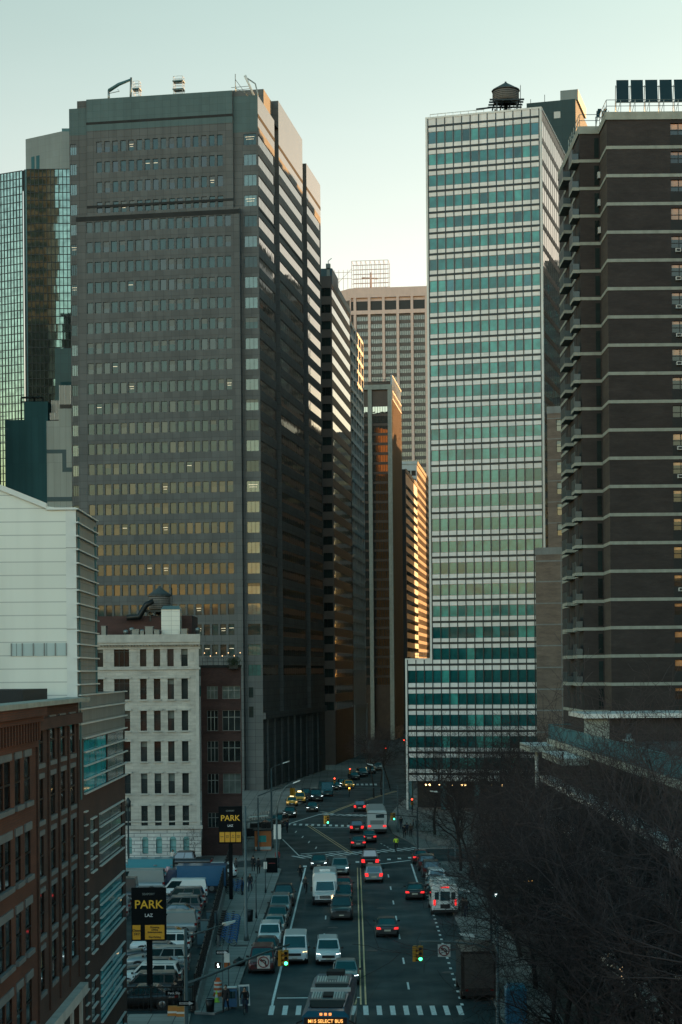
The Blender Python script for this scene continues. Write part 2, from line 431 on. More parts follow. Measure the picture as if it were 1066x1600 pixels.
M['concrete_dark'] = pm('grey concrete', (.2,.21,.2), .9, var=.15, scale=.9, stain=.2)
M['balc_panel'] = pm('blue grey balcony panel', (.04,.062,.072), .35, .3, .15)
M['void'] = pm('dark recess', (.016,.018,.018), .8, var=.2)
M['orange_glass'] = glass('window catching an orange blind', (.42,.20,.09), 1.6, .1, .35)
M['ac'] = pm('air conditioner case', (.45,.47,.45), .6, var=.1)
M['brick_tan'] = brickm('tan brown brick', (.155,.115,.09), (.18,.135,.10), (.13,.11,.095), .4, .14, .02, big=.14)
M['tan_stone'] = pm('tan limestone', (.60,.46,.40), .8, var=.08, scale=.3, stain=.08)
M['tan_dark'] = pm('brown spandrel', (.085,.075,.068), .6, var=.12)
M['grey_glass'] = glass('grey strip window', (.20,.21,.19), 1.6, .1, .3)
M['brown_granite'] = panelm('brown granite', (.06,.048,.042), 1.5, .95, .02, (.04,.035,.03), .6, .12, .25)
M['frame_white'] = pm('pale precast frame', (.42,.46,.45), .7, var=.1)
M['bronze'] = pm('bronze spandrel', (.055,.04,.03), .42, .35, .2)
M['bronze_glass'] = glass('bronze glass', (.015,.018,.016), 3.4, .02, .3, .05)
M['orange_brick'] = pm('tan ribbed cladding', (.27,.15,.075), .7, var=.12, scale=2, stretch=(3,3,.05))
M['stone'] = brickm('pale grey stone', (.40,.385,.345), (.44,.425,.38), (.33,.32,.29), 1.0, .38, .02, .85, big=.16)
M['stone_trim'] = pm('pale stone trim', (.43,.425,.39), .8, var=.12, scale=1.5, stain=.2)
M['stone_base'] = brickm('rusticated base', (.47,.49,.48), (.50,.52,.50), (.2,.22,.22), 1.5, .42, .045, .8)
M['glass_old'] = glass('old sash glass', (.02,.026,.026), 1.7, .04, .5, .02)
M['glass_pale'] = glass('sash glass with shade', (.10,.12,.11), 1.6, .08, .3)
M['glass_teal'] = glass('clear glass over teal blind', (.02,.25,.29), 1.2, .04, .25)
M['glass_arch'] = glass('painted teal arched window', (.14,.30,.30), 1.5, .2, .15)
M['brick_red'] = brickm('dark red brick', (.062,.03,.026), (.08,.036,.03), (.05,.036,.034), .3, .1, .015, big=.2)
M['brick_orange'] = brickm('orange red brick', (.075,.024,.012), (.092,.03,.014), (.05,.026,.018), .23, .08, .012, big=.2)
M['brick_mid'] = brickm('brown red brick', (.05,.024,.017), (.062,.029,.019), (.042,.026,.021), .23, .08, .012, big=.2)
M['lintel'] = pm('bluestone lintel', (.12,.14,.145), .8, var=.15, scale=2)
M['metal_panel'] = panelm('white metal panel', (.68,.69,.62), 3.3, .53, .022, (.42,.43,.40), .42, .03, .5, big=.05)
M['metal_grey'] = panelm('grey green metal cladding', (.155,.185,.18), .75, .56, .012, (.06,.08,.08), .45, .08, .5, big=.15)
M['ledge'] = pm('pale metal ledge', (.55,.58,.56), .5, .2, .08)
M['teal_metal'] = panelm('dark teal cladding', (.042,.125,.145), 1.3, 9, .015, (.03,.10,.115), .8, .05, .1)
M['teal_mid'] = panelm('blue teal cladding', (.05,.15,.165), 1.6, 2.0, .02, (.04,.085,.095), .5, .05, .4)
M['grey_panel'] = panelm('pale grey green panel', (.42,.50,.48), 1.2, 7, .02, (.2,.24,.23), .6, .04, .4)
M['slate_band'] = pm('slate blue band', (.055,.12,.14), .6, var=.06)
M['mirror_teal'] = glass('mirror curtain wall', (.165,.205,.18), 1.5, .03, .10, .003, .4, metal=.85)
M['mirror_dimmed'] = glass('mirror curtain wall with dark reflection painted in', (.13,.175,.155), 1.5, .03, .15, .003, .4, metal=.85)  # same mirror glass, front facet's dark reflection put into the colour
M['grey_metal'] = panelm('grey plant room cladding', (.17,.215,.215), 2.2, 1.6, .02, (.12,.16,.16), .55, .04, .4)
M['solar'] = pm('dark solar panel', (.022,.04,.046), .35, .2, .1)
M['plant_dark'] = panelm('dark blue grey cladding', (.035,.065,.07), 2.4, 2.4, .02, (.025,.045,.05), .7, .06, .2)
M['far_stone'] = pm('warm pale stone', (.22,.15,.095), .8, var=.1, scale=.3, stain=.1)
M['roof'] = pm('roof felt', (.06,.063,.062), .9, var=.3, scale=.5)
M['roof_pale'] = pm('silver roof coating', (.3,.32,.31), .8, var=.25, scale=.5)
M['wood'] = pm('weathered tank staves', (.13,.125,.115), .85, var=.3, scale=2.5, stretch=(6,6,.3))
M['tank_roof'] = pm('tank roof felt', (.05,.065,.068), .7, var=.2)
M['galv'] = pm('galvanised steel', (.22,.27,.27), .45, .6, .15)
M['rust'] = pm('rusted steel', (.13,.055,.03), .8, .2, .3, 3)
M['white_paint'] = pm('white painted metal', (.62,.63,.59), .5, 0, .1)

def wstyle(gids, frame=None, fw=.06, nv=1, nh=1, hs=None, blind=None, pb=0.0, lamp=None, pl=0.0, var=6, fd=.04):
    """window design: panes of glass, frame bars, sometimes a blind or a lit ceiling strip seen inside"""
    def fn(mb, fc, a, z, w, h, n, k, r):
        g = gids[r.randrange(len(gids))]
        if blind is not None and r.random() < pb:
            f = r.uniform(.25, .6)
            fc.q(mb, a, a+w, z+h*(1-f), z+h, n, blind); fc.q(mb, a, a+w, z, z+h*(1-f), n, g)
        else:
            fc.q(mb, a, a+w, z, z+h, n, g)
        if lamp is not None and r.random() < pl:
            zz = z + h*r.uniform(.55, .85)
            fc.q(mb, a+w*.12, a+w*.85, zz, zz+.07, n+.012, lamp)
            if r.random() < .6: fc.q(mb, a+w*.2, a+w*.8, zz-.42, zz-.36, n+.012, lamp)
        if frame is not None:
            for i in range(nv+1):
                x = a + w*i/nv; x0, x1 = max(a, x-fw/2), min(a+w, x+fw/2)
                fc.q(mb, x0, x1, z, z+h, n+fd, frame)
            hz = hs if hs is not None else [j/nh for j in range(nh+1)]
            for t in hz:
                y = z + h*t; fc.q(mb, a, a+w, max(z, y-fw/2), min(z+h, y+fw/2), n+fd+.002, frame)
    return (var, fn)
def rail(mb, pts, h=1.1, step=1.5, r=.03, m=0, mid=1):
    """posts with a top bar and mid bars between ground points"""
    for i in range(len(pts)-1):
        a, b = Vector(pts[i]), Vector(pts[i+1]); L = (b-a).length; n = max(1, int(L/step))
        for k in range(n+1):
            q = a + (b-a)*(k/n); mb.tube([q, q+Vector((0,0,h))], r, 4, m, sm=False)
        for j in range(mid+1):
            z = Vector((0,0,h*(1 - j/(mid+1)))); mb.tube([a+z, b+z], r, 4, m, sm=False)

# ------------------------------------------------------------------ grey granite tower
C0 = P(407, 640, 320); TH = R(9.3)
mats = [M['granite'], M['granite_dark'], M['tint1'], M['tint2'], M['tint3'], M['tint4'], M['frame_dark'], M['lamp_strip'], M['mirror'], M['granite_polish'], M['granite_sky_tint'], M['tint_bay']]
B = Building('granite_tower', 'tall grey granite office tower with glass bands along its street side', 'office tower', (C0.x, C0.y), TH, mats)
sx = lambda u, v=640: B.sx(u, v)
xl = sx(112)
zr = lambda v: B.zv(250, v, sx(250))
rows_c = [1017 - 31.65*k for k in range(-2, 26)]
rz = [(zr(v)-1.0, zr(v)+1.0) for v in rows_c]
B.styles['pun'] = wstyle([2,2,2,4,3,2], 6, .07, 1, 1, None, 5, .12, 7, .035, 40)
B.styles['bay'] = wstyle([11,11,2,11], 6, .05, 3, 1, [0,1], 5, .1, 7, .06, 24)
B.styles['band'] = wstyle([8], 6, .09, 12, 1, None, None, 0, None, 0, 2, .10)
zt_c = zr(150); zt_low = zr(333)
# corner bays and body, front plane y=0
fr = Face(0, 0, 0)
x1, x2 = sx(379.2), sx(124.6)
zt_b = B.zv(404, 148, 0); zt_lb = B.zv(113, 170, xl)
frontR = [(sx(384.5), -.35)]
B.facade(fr, x1 + .0, 0, 0, zt_b, frontR, rz[1:], .15, 'bay')
B.facade(fr, xl, x2, 0, zt_lb, [(xl+.12, sx(123))], rz[4:], .15, 'bay')
# lower central mass
fc = Face(0, -1.2, 0); fu = Face(0, -.6, 0)
c0, c1 = sx(125), sx(379)
colsL = [(sx(140.6 + 12.68*k), sx(140.6 + 12.68*k + 9.4)) for k in range(18)]
B.facade(fc, c0, c1, 0, zt_low, colsL, [r for r in rz if r[1] < zt_low], .22, 'pun')
u0, u1 = sx(137, 240), sx(365, 240)
colsU = [(sx(152 + 12.57*k, 240), sx(152 + 12.57*k + 8.6, 240)) for k in range(16)]
B.facade(fu, u0, u1, zt_low, zt_c, colsU, [r for r in rz if r[0] > zt_low], .22, 'pun')
w = B.w
w.face([(c0,-1.2,0),(c0,0,0),(c0,0,zt_low),(c0,-1.2,zt_low)][::-1], 0); w.face([(c1,-1.2,0),(c1,0,0),(c1,0,zt_low),(c1,-1.2,zt_low)], 0)
w.face([(u0,-.6,zt_low),(u0,0,zt_low),(u0,0,zt_c),(u0,-.6,zt_c)][::-1], 0); w.face([(u1,-.6,zt_low),(u1,0,zt_low),(u1,0,zt_c),(u1,-.6,zt_c)], 0)
w.face([(c0,-1.2,zt_low),(c1,-1.2,zt_low),(c1,0,zt_low),(c0,0,zt_low)], 0)
fr.q(w, x2, x1, zt_low, zt_c, 0, 0)
# dark string courses across the crown
zc_ = zr(200)
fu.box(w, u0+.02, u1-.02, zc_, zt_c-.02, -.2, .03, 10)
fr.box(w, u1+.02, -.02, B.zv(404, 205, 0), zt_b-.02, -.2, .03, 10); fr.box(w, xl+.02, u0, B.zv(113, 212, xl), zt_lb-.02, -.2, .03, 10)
for v in (187, 318):
    z = zr(v)
    fu.box(w, u0-.05, u1+.05, z-.35, z+.1, 0, .06, 1)
z = zr(335); fc.box(w, c0-.06, c1+.06, z-.9, z-.05, 0, .05, 1)
# street side: three bays and two dark slots
fs = Face(0, 0, R(90))
sy = lambda u, v=450: B.sy(u, v)
yy = [0, sy(431), sy(437.5), sy(474.5), sy(480.5), sy(502)]
zt2 = B.zv(438, 157, 0, yy[2]); zt3 = B.zv(481, 255, 0, yy[4])
for (a, b, zt, cut) in ((yy[0], yy[1], zt_b, 25.6), (yy[2], yy[3], zt2, 25.6), (yy[4], yy[5], zt3, 23)):
    rr = [r for r in rz[1:] if r[1] < zt - 6.5]
    ztop = rr[-1][1] + 1.3
    B.facade(fs, a, b, 0, ztop, [(a+.25, b-.25)], rr, .12, 'band', mw=0)
    fs.q(w, a, b, ztop, zt, 0, 9)
    fs.box(w, a, b, ztop + 1.6, ztop + 2.3, -.02, .03, 1)
    if a > 0: w.face([fs.p(a,0,0), fs.p(a,0,-2), fs.p(a,zt,-2), fs.p(a,zt,0)][::-1], 0)
    w.face([fs.p(b,0,0), fs.p(b,0,-2), fs.p(b,zt,-2), fs.p(b,zt,0)], 0)
    w.face([fs.p(a,zt,0), fs.p(b,zt,0), fs.p(b,zt,-18), fs.p(a,zt,-18)], 0)
fs.q(w, yy[1], yy[2], 0, zt2, -1.8, 1); fs.q(w, yy[3], yy[4], 0, zt2, -1.8, 1)
# double string lines half way up the side, base piers at the street
for v in (334,):
    z = zr(v)
    for a, b in ((yy[0],yy[1]),(yy[2],yy[3]),(yy[4],yy[5])): fs.box(w, a, b, z-.12, z+.28, 0, .04, 1)
# back, roof, left flank
D = yy[5]
w.face([(xl,0,0),(xl,D,0),(xl,D,zt_lb),(xl,0,zt_lb)][::-1], 0); w.face([(xl,D,0),(0,D,0),(0,D,zt3),(xl,D,zt3)][::-1], 0)
w.face([(xl,0,zt_lb),(0,0,zt_lb),(0,D*.5,zt_lb),(xl,D*.5,zt_lb)], 1)
w.box(u0, u1, 0, 20, zt_c-3, zt_c-.4, 0); w.box(-9, -1.2, yy[1]-4, yy[2]+8, zt_b-4, zt2-.3, 0)
w.box(-18, -1.5, yy[2], yy[3], zt2-6, zt2-.2, 0, 1); w.box(-18, -1, yy[4], yy[5]-.1, zt3-6, zt3-.2, 0, 1)
base = MB()
for k in range(9):
    a = yy[0] + 3 + k*6.6
    fs.box(base, a, a+.9, 0, 13, 0, .35, 0)
fs.box(base, 0, D, 13, 14.2, 0, .5, 0)
B.part('base_arcade', base)
for (u, v0, v1) in ((388.5, 1074, 1090), (388.5, 1104, 1121)):
    ent = MB(); F0.q(ent, sx(u-3.5), sx(u+3.5), Z(u,v1,321), Z(u,v0,321), .03, 4); B.part('stair_window', ent)
B.finish(vis=lambda t: t[2] > 28)
GT = B
# roof gear of the granite tower
def roofpt(u, v, x=None, y=2.0):
    d = GT.dep(sx(u), y)
    return P(u, v, d)
def scaffold(u0, u1, v0, v1, dy, label, decks=(.35,.95), group=None):
    a = roofpt(u0, v1, y=dy); b = roofpt(u1, v0, y=dy); wd, hh = abs(b.x-a.x), b.z-a.z
    t = thing('scaffold_tower', label, 'scaffold', (a.x, a.y, a.z), -TH, group)
    f = MB(); d = 1.4
    for x in (0, wd):
        for y in (0, d): f.tube([(x,y,-.6),(x,y,hh)], .05, 5)
    for z in [hh*k/5 for k in range(6)]:
        for y in (0, d): f.tube([(0,y,z),(wd,y,z)], .035, 4)
        for x in (0, wd): f.tube([(x,0,z),(x,d,z)], .035, 4)
    f.build('frame', M['white_paint'], t)
    for k in decks:
        m = MB(); m.box(-.15, wd+.15, -.1, d+.1, hh*k-.06, hh*k+.12); m.build('deck', M['teal_mid'], t)
    return t
scaffold(271, 285, 118, 146, 4, 'tall scaffold tower with two decks on the granite tower roof', (.25,.72), 'scaffolds on the granite tower roof')
scaffold(208, 217, 126, 151, 5, 'small scaffold tower beside the roof crane arm', (.5,), 'scaffolds on the granite tower roof')
a = roofpt(170, 150); b = roofpt(205, 124); c = roofpt(204, 150)
t = thing('roof_crane', 'blue grey window cleaning crane arm sloping above the granite tower roof', 'crane', tuple(a))
m = MB(); m.tube([(0,0,-1), (0,0,1.1)], .22, 6); m.build('post', M['galv'], t)
m = MB(); q = Vector(b)-Vector(a); m.tube([(0,0,1.0), q*.45+Vector((0,0,.8)), q], [.34,.30,.22], 6); m.build('boom', M['teal_mid'], t)
m = MB(); q2 = Vector(c)-Vector(a); m.tube([q+Vector((0,0,.35)), q2+Vector((0,0,-1))], .22, 6); m.build('support_leg', M['galv'], t)
m = MB(); m.tube([(0,0,.5), (2.0,0,.9), q*.4], .07, 4); m.build('stay', M['galv'], t)
a = roofpt(368, 146)
t = thing('roof_mast', 'thin antenna mast braced by struts at the right of the granite roof', 'mast', tuple(a))
m = MB(); m.tube([(0,0,-1),(0,0,3.6)], .07, 5); m.build('mast', M['galv'], t)
m = MB()
for dx, dz in ((-.9,2.0),(1.2,2.6),(2.4,1.0)): m.tube([(0,0,dz),(dx+1.2,.6,-.6)], .05, 4)
m.tube([(-.8,0,.5),(2.8,0,.9)], .05, 4); m.tube([(-.8,.6,1.3),(2.6,.4,1.5)], .05, 4); m.build('brace', M['galv'], t)
a = roofpt(383, 118); b = roofpt(398, 147)
t = thing('roof_davit', 'pale bent davit arm leaning at the right end of the granite roof', 'davit', (b.x, b.y, b.z))
q = a-b
m = MB(); m.tube([q, q*.55+Vector((-.1,0,0)), (0,0,-.6)], [.28,.2,.22], 6); m.build('arm', M['white_paint'], t)
m = MB(); m.tube([q*.9, q*.5+Vector((1.0,0,.2)), (.55,0,.2), (.5,0,-.8)], .13, 5); m.build('jib', M['galv'], t)

# ------------------------------------------------------------------ white grid tower with green glass
L0 = P(634, 1100, 272); TW = R(15.4)
mats = [M['white_panel'], M['white_stone'], M['green1'], M['green2'], M['green3'], M['steel_dark'], M['blind'], M['void'], M['lamp_strip'], M['roof'], M['mirror'], M['steel_dark'], M['green4'], M['frame_grey']]
B = Building('grid_tower', 'white slab tower gridded with green windows and thin dark floor lines', 'office tower', (L0.x, L0.y), TW, mats)
xt, xr = B.sx(669.5, 700), B.sx(849, 500)
LV = [198,233.4,266.3,299.5,332.8,365.1,398,430.8,464.9,497.3,530.5,563.4,596.3,629.9,663,695.9,728.3,766.2,802.1,838.5,871.4,905.5,938.6,972,1005.1,1038.9,1075.6,1108.9,1142,1175.5,1209]
zl = [B.zv(667 if v < 1030 else 636, v, xt if v < 1030 else 0) for v in LV]
ztop = B.zv(667, 186, xt); zwing = B.zv(636, 1031, 0); zsp = zl[25]
p = (xr - xt - .38 - .36) / 13.0
x0s = xt + .38
cols = [(x0s + p*k + .06, x0s + p*k + p - .06) for k in range(13)]
wcols = [(x0s - p*k + .06, x0s - p*k + p - .06) for k in (3, 2, 1)]
rows = []
for k in range(len(zl)-1):
    top, bot = zl[k], zl[k+1]; h = top - bot
    rows.append((bot + .22*h, bot + .22*h + .535*h))
B.styles['grid'] = wstyle([2,2,3,2,4,12,2], 13, .16, 1, 1, None, 6, .02, None, 0, 14, .03)
B.styles['gridlow'] = wstyle([4,4,4,2,3], 5, .05, 1, 1, None, None, 0, None, 0, 10, .03)
B.styles['gridmid'] = wstyle([2,3,3,2,2], 13, .16, 1, 1, None, 6, .03, 8, .03, 12, .03)
B.styles['side'] = wstyle([10,10,4], None, .07, 1, 1, None, None, 0, None, 0, 3, .0)
fr = Face(0,0,0); zsof = zl[-1] - 1.1
sty = lambda ci, ri: 'gridlow' if rsort[ri] < 27 else ('gridmid' if rsort[ri] < 75 else 'grid')
up = sorted([r for r in rows if r[0] > zsp]); lo = sorted([r for r in rows if r[1] < zsp])
rsort = [r[0] for r in up]
B.facade(fr, xt+.3, xr-.3, zsp, ztop, cols, up, .1, 'grid', sty=sty); fr.q(B.w, .3, xt+.3, zsp, zwing, 0, 0)
rsort = [r[0] for r in lo]
B.facade(fr, .3, xr-.3, zsof, zsp, wcols + cols, lo, .1, 'gridlow', sty=lambda c, r: 'gridlow')
w = B.w; Dw = B.sy(893, 300, xr)
fs = Face(xr, 0, R(90))
nside = 15; ps = (Dw-.6)/nside
scol = [(.3+ps*k+.05, .3+ps*k+ps-.16) for k in range(nside)]
B.facade(fs, .3, Dw-.3, zsof, ztop, scol, [(r[0]-.25, r[1]+.3) for r in rows], .01, 'side', mw=5)
# corner strips
for a0, a1 in ((0, .3), (xt, xt+.3), (xr-.3, xr)):
    zz = zwing if a0 == 0 else ztop
    z0 = zwing if a0 == xt else 0
    fr.box(w, a0, a1, z0, zz, -.3, .05, 1)
fs.box(w, 0, .3, 0, ztop, -.25, .052, 1); fs.box(w, Dw-.3, Dw, 0, ztop, -.3, .05, 1)
fr.box(w, xt, xr, ztop-.05, ztop+.25, -.5, .06, 1); fs.box(w, .06, Dw, ztop-.05, ztop+.25, -.5, .062, 1)
fr.box(w, 0, xt, zwing-.05, zwing+.2, -.5, .06, 1)
w.face([(0,0,zsof),(0,Dw,zsof),(0,Dw,zwing),(0,0,zwing)][::-1], 0); w.face([(xt,0,zwing),(xt,Dw,zwing),(xt,Dw,ztop),(xt,0,ztop)][::-1], 0)
w.face([(0,0,zwing),(xt,0,zwing),(xt,Dw,zwing),(0,Dw,zwing)], 9); w.face([(xt,0,ztop),(xr,0,ztop),(xr,Dw,ztop),(xt,Dw,ztop)], 9)
w.face([(0,Dw,0),(xr,Dw,0),(xr,Dw,ztop),(0,Dw,ztop)][::-1], 0)
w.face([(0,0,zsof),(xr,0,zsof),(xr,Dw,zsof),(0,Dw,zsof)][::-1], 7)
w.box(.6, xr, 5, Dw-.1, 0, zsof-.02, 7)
gl = MB()
for z in zl:
    a = xt+.3 if z > zwing else .3
    fr.box(gl, a, xr-.3, z-.19, z+.15, 0, .035, 5)
    fs.box(gl, .3, Dw-.3, z-.16, z+.12, 0, .02, 5)
B.part('floor_lines', gl, [M['steel_dark']]*6)
ml = MB()
for k in range(14):
    x = x0s + p*k; fr.box(ml, x-.068, x+.068, zsof, ztop, 0, .07, 5)
for k in (1, 2, 3):
    x = x0s - p*k; fr.box(ml, x-.068, x+.068, zsof, zwing, 0, .07, 5)
for k in range(nside+1):
    x = .3 + ps*k - .05; fs.box(ml, x-.05, x+.05, zsof, ztop, 0, .018, 5)
B.part('mullions', ml, [M['steel_dark']]*6)
for x in (.1, 5.4, 10.7, 16, 21):
    c = MB(); c.box(x, x+.75, .1, .9, 0, zsof); B.part('column', c, [M['teal_mid']])
for i, (u, v) in enumerate(((666,1226),(671.5,1226),(686,1227),(691,1226),(694,1228),(708,1227),(722,1227.5),(727,1227),(746,1229),(752,1227),(770,1230),(773,1228),(784,1229))):
    x = B.sx(u, v, 2.0); c = MB(); c.box(x-.14, x+.14, 1.9, 2.2, zsof-.55, zsof-.12)
    l = B.part('soffit_lamp', c, [M['void']]); k = MB(); k.lathe([(0,-.16),(.12,-.13),(.17,0),(.12,.1),(0,.12)], 10)
    k.build('bulb', emit('soffit bulb', (1,.62,.25), 3.5) if i == 0 else bpy.data.materials['soffit bulb'], l, (x, 2.0, zsof-.7))
rl = MB(); rail(rl, [(.8,.6,zwing+.2),(xt-.2,.6,zwing+.2)], .9, .8, .025); B.part('wing_railing', rl, [M['galv']])
B.finish(vis=lambda t: t[0].rot == 0)
WT = B
# track on the roof and water tank
def onroof(u, y, z):
    x = WT.sx(u, 150, y); c, s_ = math.cos(TW), math.sin(TW)
    return Vector((WT.ox + x*c + y*s_, WT.oy - x*s_ + y*c, z))
t = thing('roof_track', 'pale window cleaning track along the white tower parapet', 'rail', tuple(onroof(672, .8, ztop)), -TW)
m = MB(); m.tube([(0,0,.9),(8.5,0,.9)], .05, 4); m.tube([(0,0,.45),(8.5,0,.45)], .04, 4)
m.build('rail', M['white_paint'], t)
m = MB()
for k in range(8): m.tube([(k*1.2,0,0),(k*1.2,0,.95)], .04, 4)
m.build('posts', M['white_paint'], t)
m = MB(); m.tube([(7.2,.2,1.1),(10.2,.2,1.15)], .14, 5); m.build('beam', M['steel_dark'], t)
def water_tank(loc, rz, r, h, leg, label, rh):
    t = thing('water_tank', label, 'water tank', loc, rz, 'rooftop water tanks')
    m = MB(); m.lathe([(0,leg+.2),(r*.96,leg+.2),(r,leg+.3),(r*.98,leg+h),(0,leg+h)], 24)
    b = m.build('barrel', M['wood'], t)
    h_ = MB()
    for k in range(7):
        z = leg+.35+h*k/7.2; h_.lathe([(r*.995,z),(r+.03,z+.01),(r+.03,z+.05),(r*.995,z+.06)], 24)
    h_.build('hoops', M['steel_dark'], b)
    m = MB(); m.lathe([(0,leg+h+rh),(.12,leg+h+rh-.02),(r*1.08,leg+h-.02),(r*1.08,leg+h-.14),(0,leg+h-.1)], 14, sm=False); m.lathe([(0,leg+h+rh+.18),(.16,leg+h+rh+.1),(.16,leg+h+rh-.1)], 8); m.build('conical_roof', M['tank_roof'], t)
    m = MB()
    for k in (-1.15,-.4,.4,1.15):
        m.box(-r*1.3, r*1.3, k*r*.8-.09, k*r*.8+.09, leg-.12, leg+.12); m.box(k*r*.8-.09, k*r*.8+.09, -r*1.2, r*1.2, leg-.36, leg-.125)
    m.build('platform', M['steel_dark'], t)
    for ix in (-1, 1):
        for iy in (-1, 1):
            m = MB(); m.box(ix*r*.75-.1, ix*r*.75+.1, iy*r*.75-.1, iy*r*.75+.1, -.2, leg-.37); m.build('leg', M['steel_dark'], t)
    m = MB()
    for iy in (-1, 1):
        m.tube([(-r*.75,iy*r*.75,.2),(r*.75,iy*r*.75,leg-.5)], .05, 4); m.tube([(r*.75,iy*r*.75,.2),(-r*.75,iy*r*.75,leg-.5)], .05, 4)
    m.tube([(0,0,-.1),(0,0,leg)], .3, 8)
    m.build('bracing', M['steel_dark'], t)
    m = MB()
    for dx in (-.16,.16): m.tube([(r*1.12+.0,dx,-.2),(r*1.12,dx,leg+h+.8)], .03, 4)
    m.build('ladder', M['steel_dark'], t)
    return t
q = onroof(790.5, 6, ztop)
water_tank((q.x,q.y,q.z-.2), 0, 2.05, 2.0, 3.4, 'round wooden water tank on steel legs crowning the white grid tower', 1.25)
# plant tower behind it
q = P(900, 210, 318)
mats = [M['grey_metal'], M['slate_band'], M['concrete_dark'], M['frame_grey'], M['plant_dark']]
B = Building('plant_tower', 'dark blank tower with a plant box rising behind the white grid tower', 'office tower', (q.x, q.y), TW, mats)
xa = B.sx(823, 160); zt = B.zv(902, 154, 0)
B.w.face([(xa,0,0),(0,0,0),(0,0,zt),(xa,0,zt)], 4); B.w.face([(0,0,0),(0,24,0),(0,24,zt),(0,0,zt)], 2)
B.w.face([(xa,0,zt),(0,0,zt),(0,24,zt),(xa,24,zt)], 1); B.w.face([(xa,0,0),(xa,24,0),(xa,24,zt),(xa,0,zt)][::-1], 4)
B.w.face([(xa,24,0),(0,24,0),(0,24,zt),(xa,24,zt)][::-1], 4)
m = MB(); x0 = B.sx(875, 150); m.box(x0, x0+3.2, .6, 12, zt, zt+1.9); B.part('plant_box', m, [M['grey_metal']])
m = MB(); F0.box(m, B.sx(866,180)-.0, B.sx(876,180), B.zv(870,180,-4)-.6, B.zv(870,180,-4)+.6, .0, .12, 0); B.part('vent_panel', m, [M['ac']])
for u in (828, 850):
    m = MB(); x = B.sx(u, 150); m.tube([(x,1,zt),(x,1,zt+(1.0 if u < 840 else 1.6))], .05, 4); B.part('antenna', m, [M['steel_dark']])
B.finish()

# ------------------------------------------------------------------ brown stepped building between the towers
q = P(838, 1000, 250)
mats = [M['brick_tan'], M['concrete_dark'], M['glass_old'], M['blind'], M['frame_dark'], M['roof']]
B = Building('stepped_brick_block', 'plain tan brown brick block stepped against the white tower, with few windows', 'apartment building', (q.x, q.y), TW, mats)
x1 = B.sx(940, 900); x2 = B.sx(853.5, 750); zlo = B.zv(845, 857, 0); zhi = B.zv(860, 634, x2)
bands = [B.zv(845, v, 0) for v in (877, 909, 943, 976, 1009, 1043, 1077, 1110, 1144)]
F0.q(B.w, 0, x1, 0, zlo, 0, 0); B.w.face([(0,0,0),(0,14,0),(0,14,zlo),(0,0,zlo)][::-1], 0)
B.w.face([(0,0,zlo),(x1,0,zlo),(x1,14,zlo),(0,14,zlo)], 5)
fb = Face(0, 1.5, 0)
B.styles['sash'] = wstyle([2], 4, .07, 1, 2, [0,.48,1], 3, .9, None, 0, 4)
rws = [(B.zv(870, v, x2), B.zv(870, v-18.5, x2)) for v in (672, 705, 738.5, 771, 804, 836)]
B.facade(fb, x2, x1, zlo, zhi, [(B.sx(868,750), B.sx(881,750)), (B.sx(892,750), B.sx(905,750))], rws, .15, 'sash')
B.w.face([(x2,1.5,zlo),(x2,14,zlo),(x2,14,zhi),(x2,1.5,zhi)][::-1], 0); B.w.face([(x2,1.5,zhi),(x1,1.5,zhi),(x1,14,zhi),(x2,14,zhi)], 5)
B.w.face([(x1,0,0),(x1,14,0),(x1,14,zhi),(x1,0,zhi)], 0); B.w.face([(0,14,0),(x1,14,0),(x1,14,zhi),(0,14,zhi)][::-1], 0)
m = MB()
for z in bands: F0.box(m, -.02, x1, z-.09, z+.09, 0, .04, 1)
for v in (652, 684, 717, 750, 783, 816): fb.box(m, x2-.02, x1, B.zv(860,v,x2)-.06, B.zv(860,v,x2)+.06, 0, .03, 1)
F0.box(m, -.05, x1, zlo-.9, zlo+.1, -.3, .05, 1); fb.box(m, x2-.05, x1, zhi-.9, zhi+.1, -.3, .05, 1)
F0.box(m, 3.6, 3.7, 0, zlo-1, 0, .025, 1)
B.part('stone_bands', m)
B.finish()

# ------------------------------------------------------------------ brown brick tower with balconies
q = P(952, 640, 165)
mats = [M['brick_brown'], M['brick_lit'], M['concrete'], M['void'], M['tint3'], M['orange_glass'], M['frame_dark'], M['ac'], M['balc_panel'], M['roof']]
B = Building('balcony_tower', 'dark brown brick apartment tower ringed by pale slab bands and stacked balconies', 'apartment tower', (q.x, q.y), 0, mats)
fl = [B.zv(1000, 1113 - 44.15*k, B.sx(1000,700)) for k in range(21)]
ztop = B.zv(1000, 181, B.sx(1000,300)); xE = B.sx(1200, 700); ret = 4.3; xr_ = B.sx(909.5, 640, ret)
B.styles['flat'] = wstyle([4], 6, .07, 2, 2, [0,.42,1], 5, .45, None, 0, 6)
B.styles['flatlit'] = wstyle([5,4,5], 6, .07, 2, 2, [0,.42,1], 5, .9, None, 0, 6)
wx0 = B.sx(1050.5, 500)
rws = [(z+1.15, z+2.25) for z in fl if z+2.4 < ztop]
B.facade(F0, 0, xE, 0, ztop, [(wx0, wx0+1.5), (wx0+4.2, wx0+5.7)], rws, .2, 'flat', sty=lambda c, r: 'flatlit' if r > 14 else 'flat')
for z in fl: dm = MB(); F0.box(dm, wx0-.05, wx0+1.6, z+.2, z+1.14, .004, .02, 0); B.part('window_infill', dm, [M['void']])
w = B.w
w.face([(0,0,0),(0,ret,0),(0,ret,ztop),(0,0,ztop)][::-1], 1)
fr2 = Face(0, ret, 0); fr2.q(w, xr_, 0, 0, ztop, 0, 0)
DS = 16.0
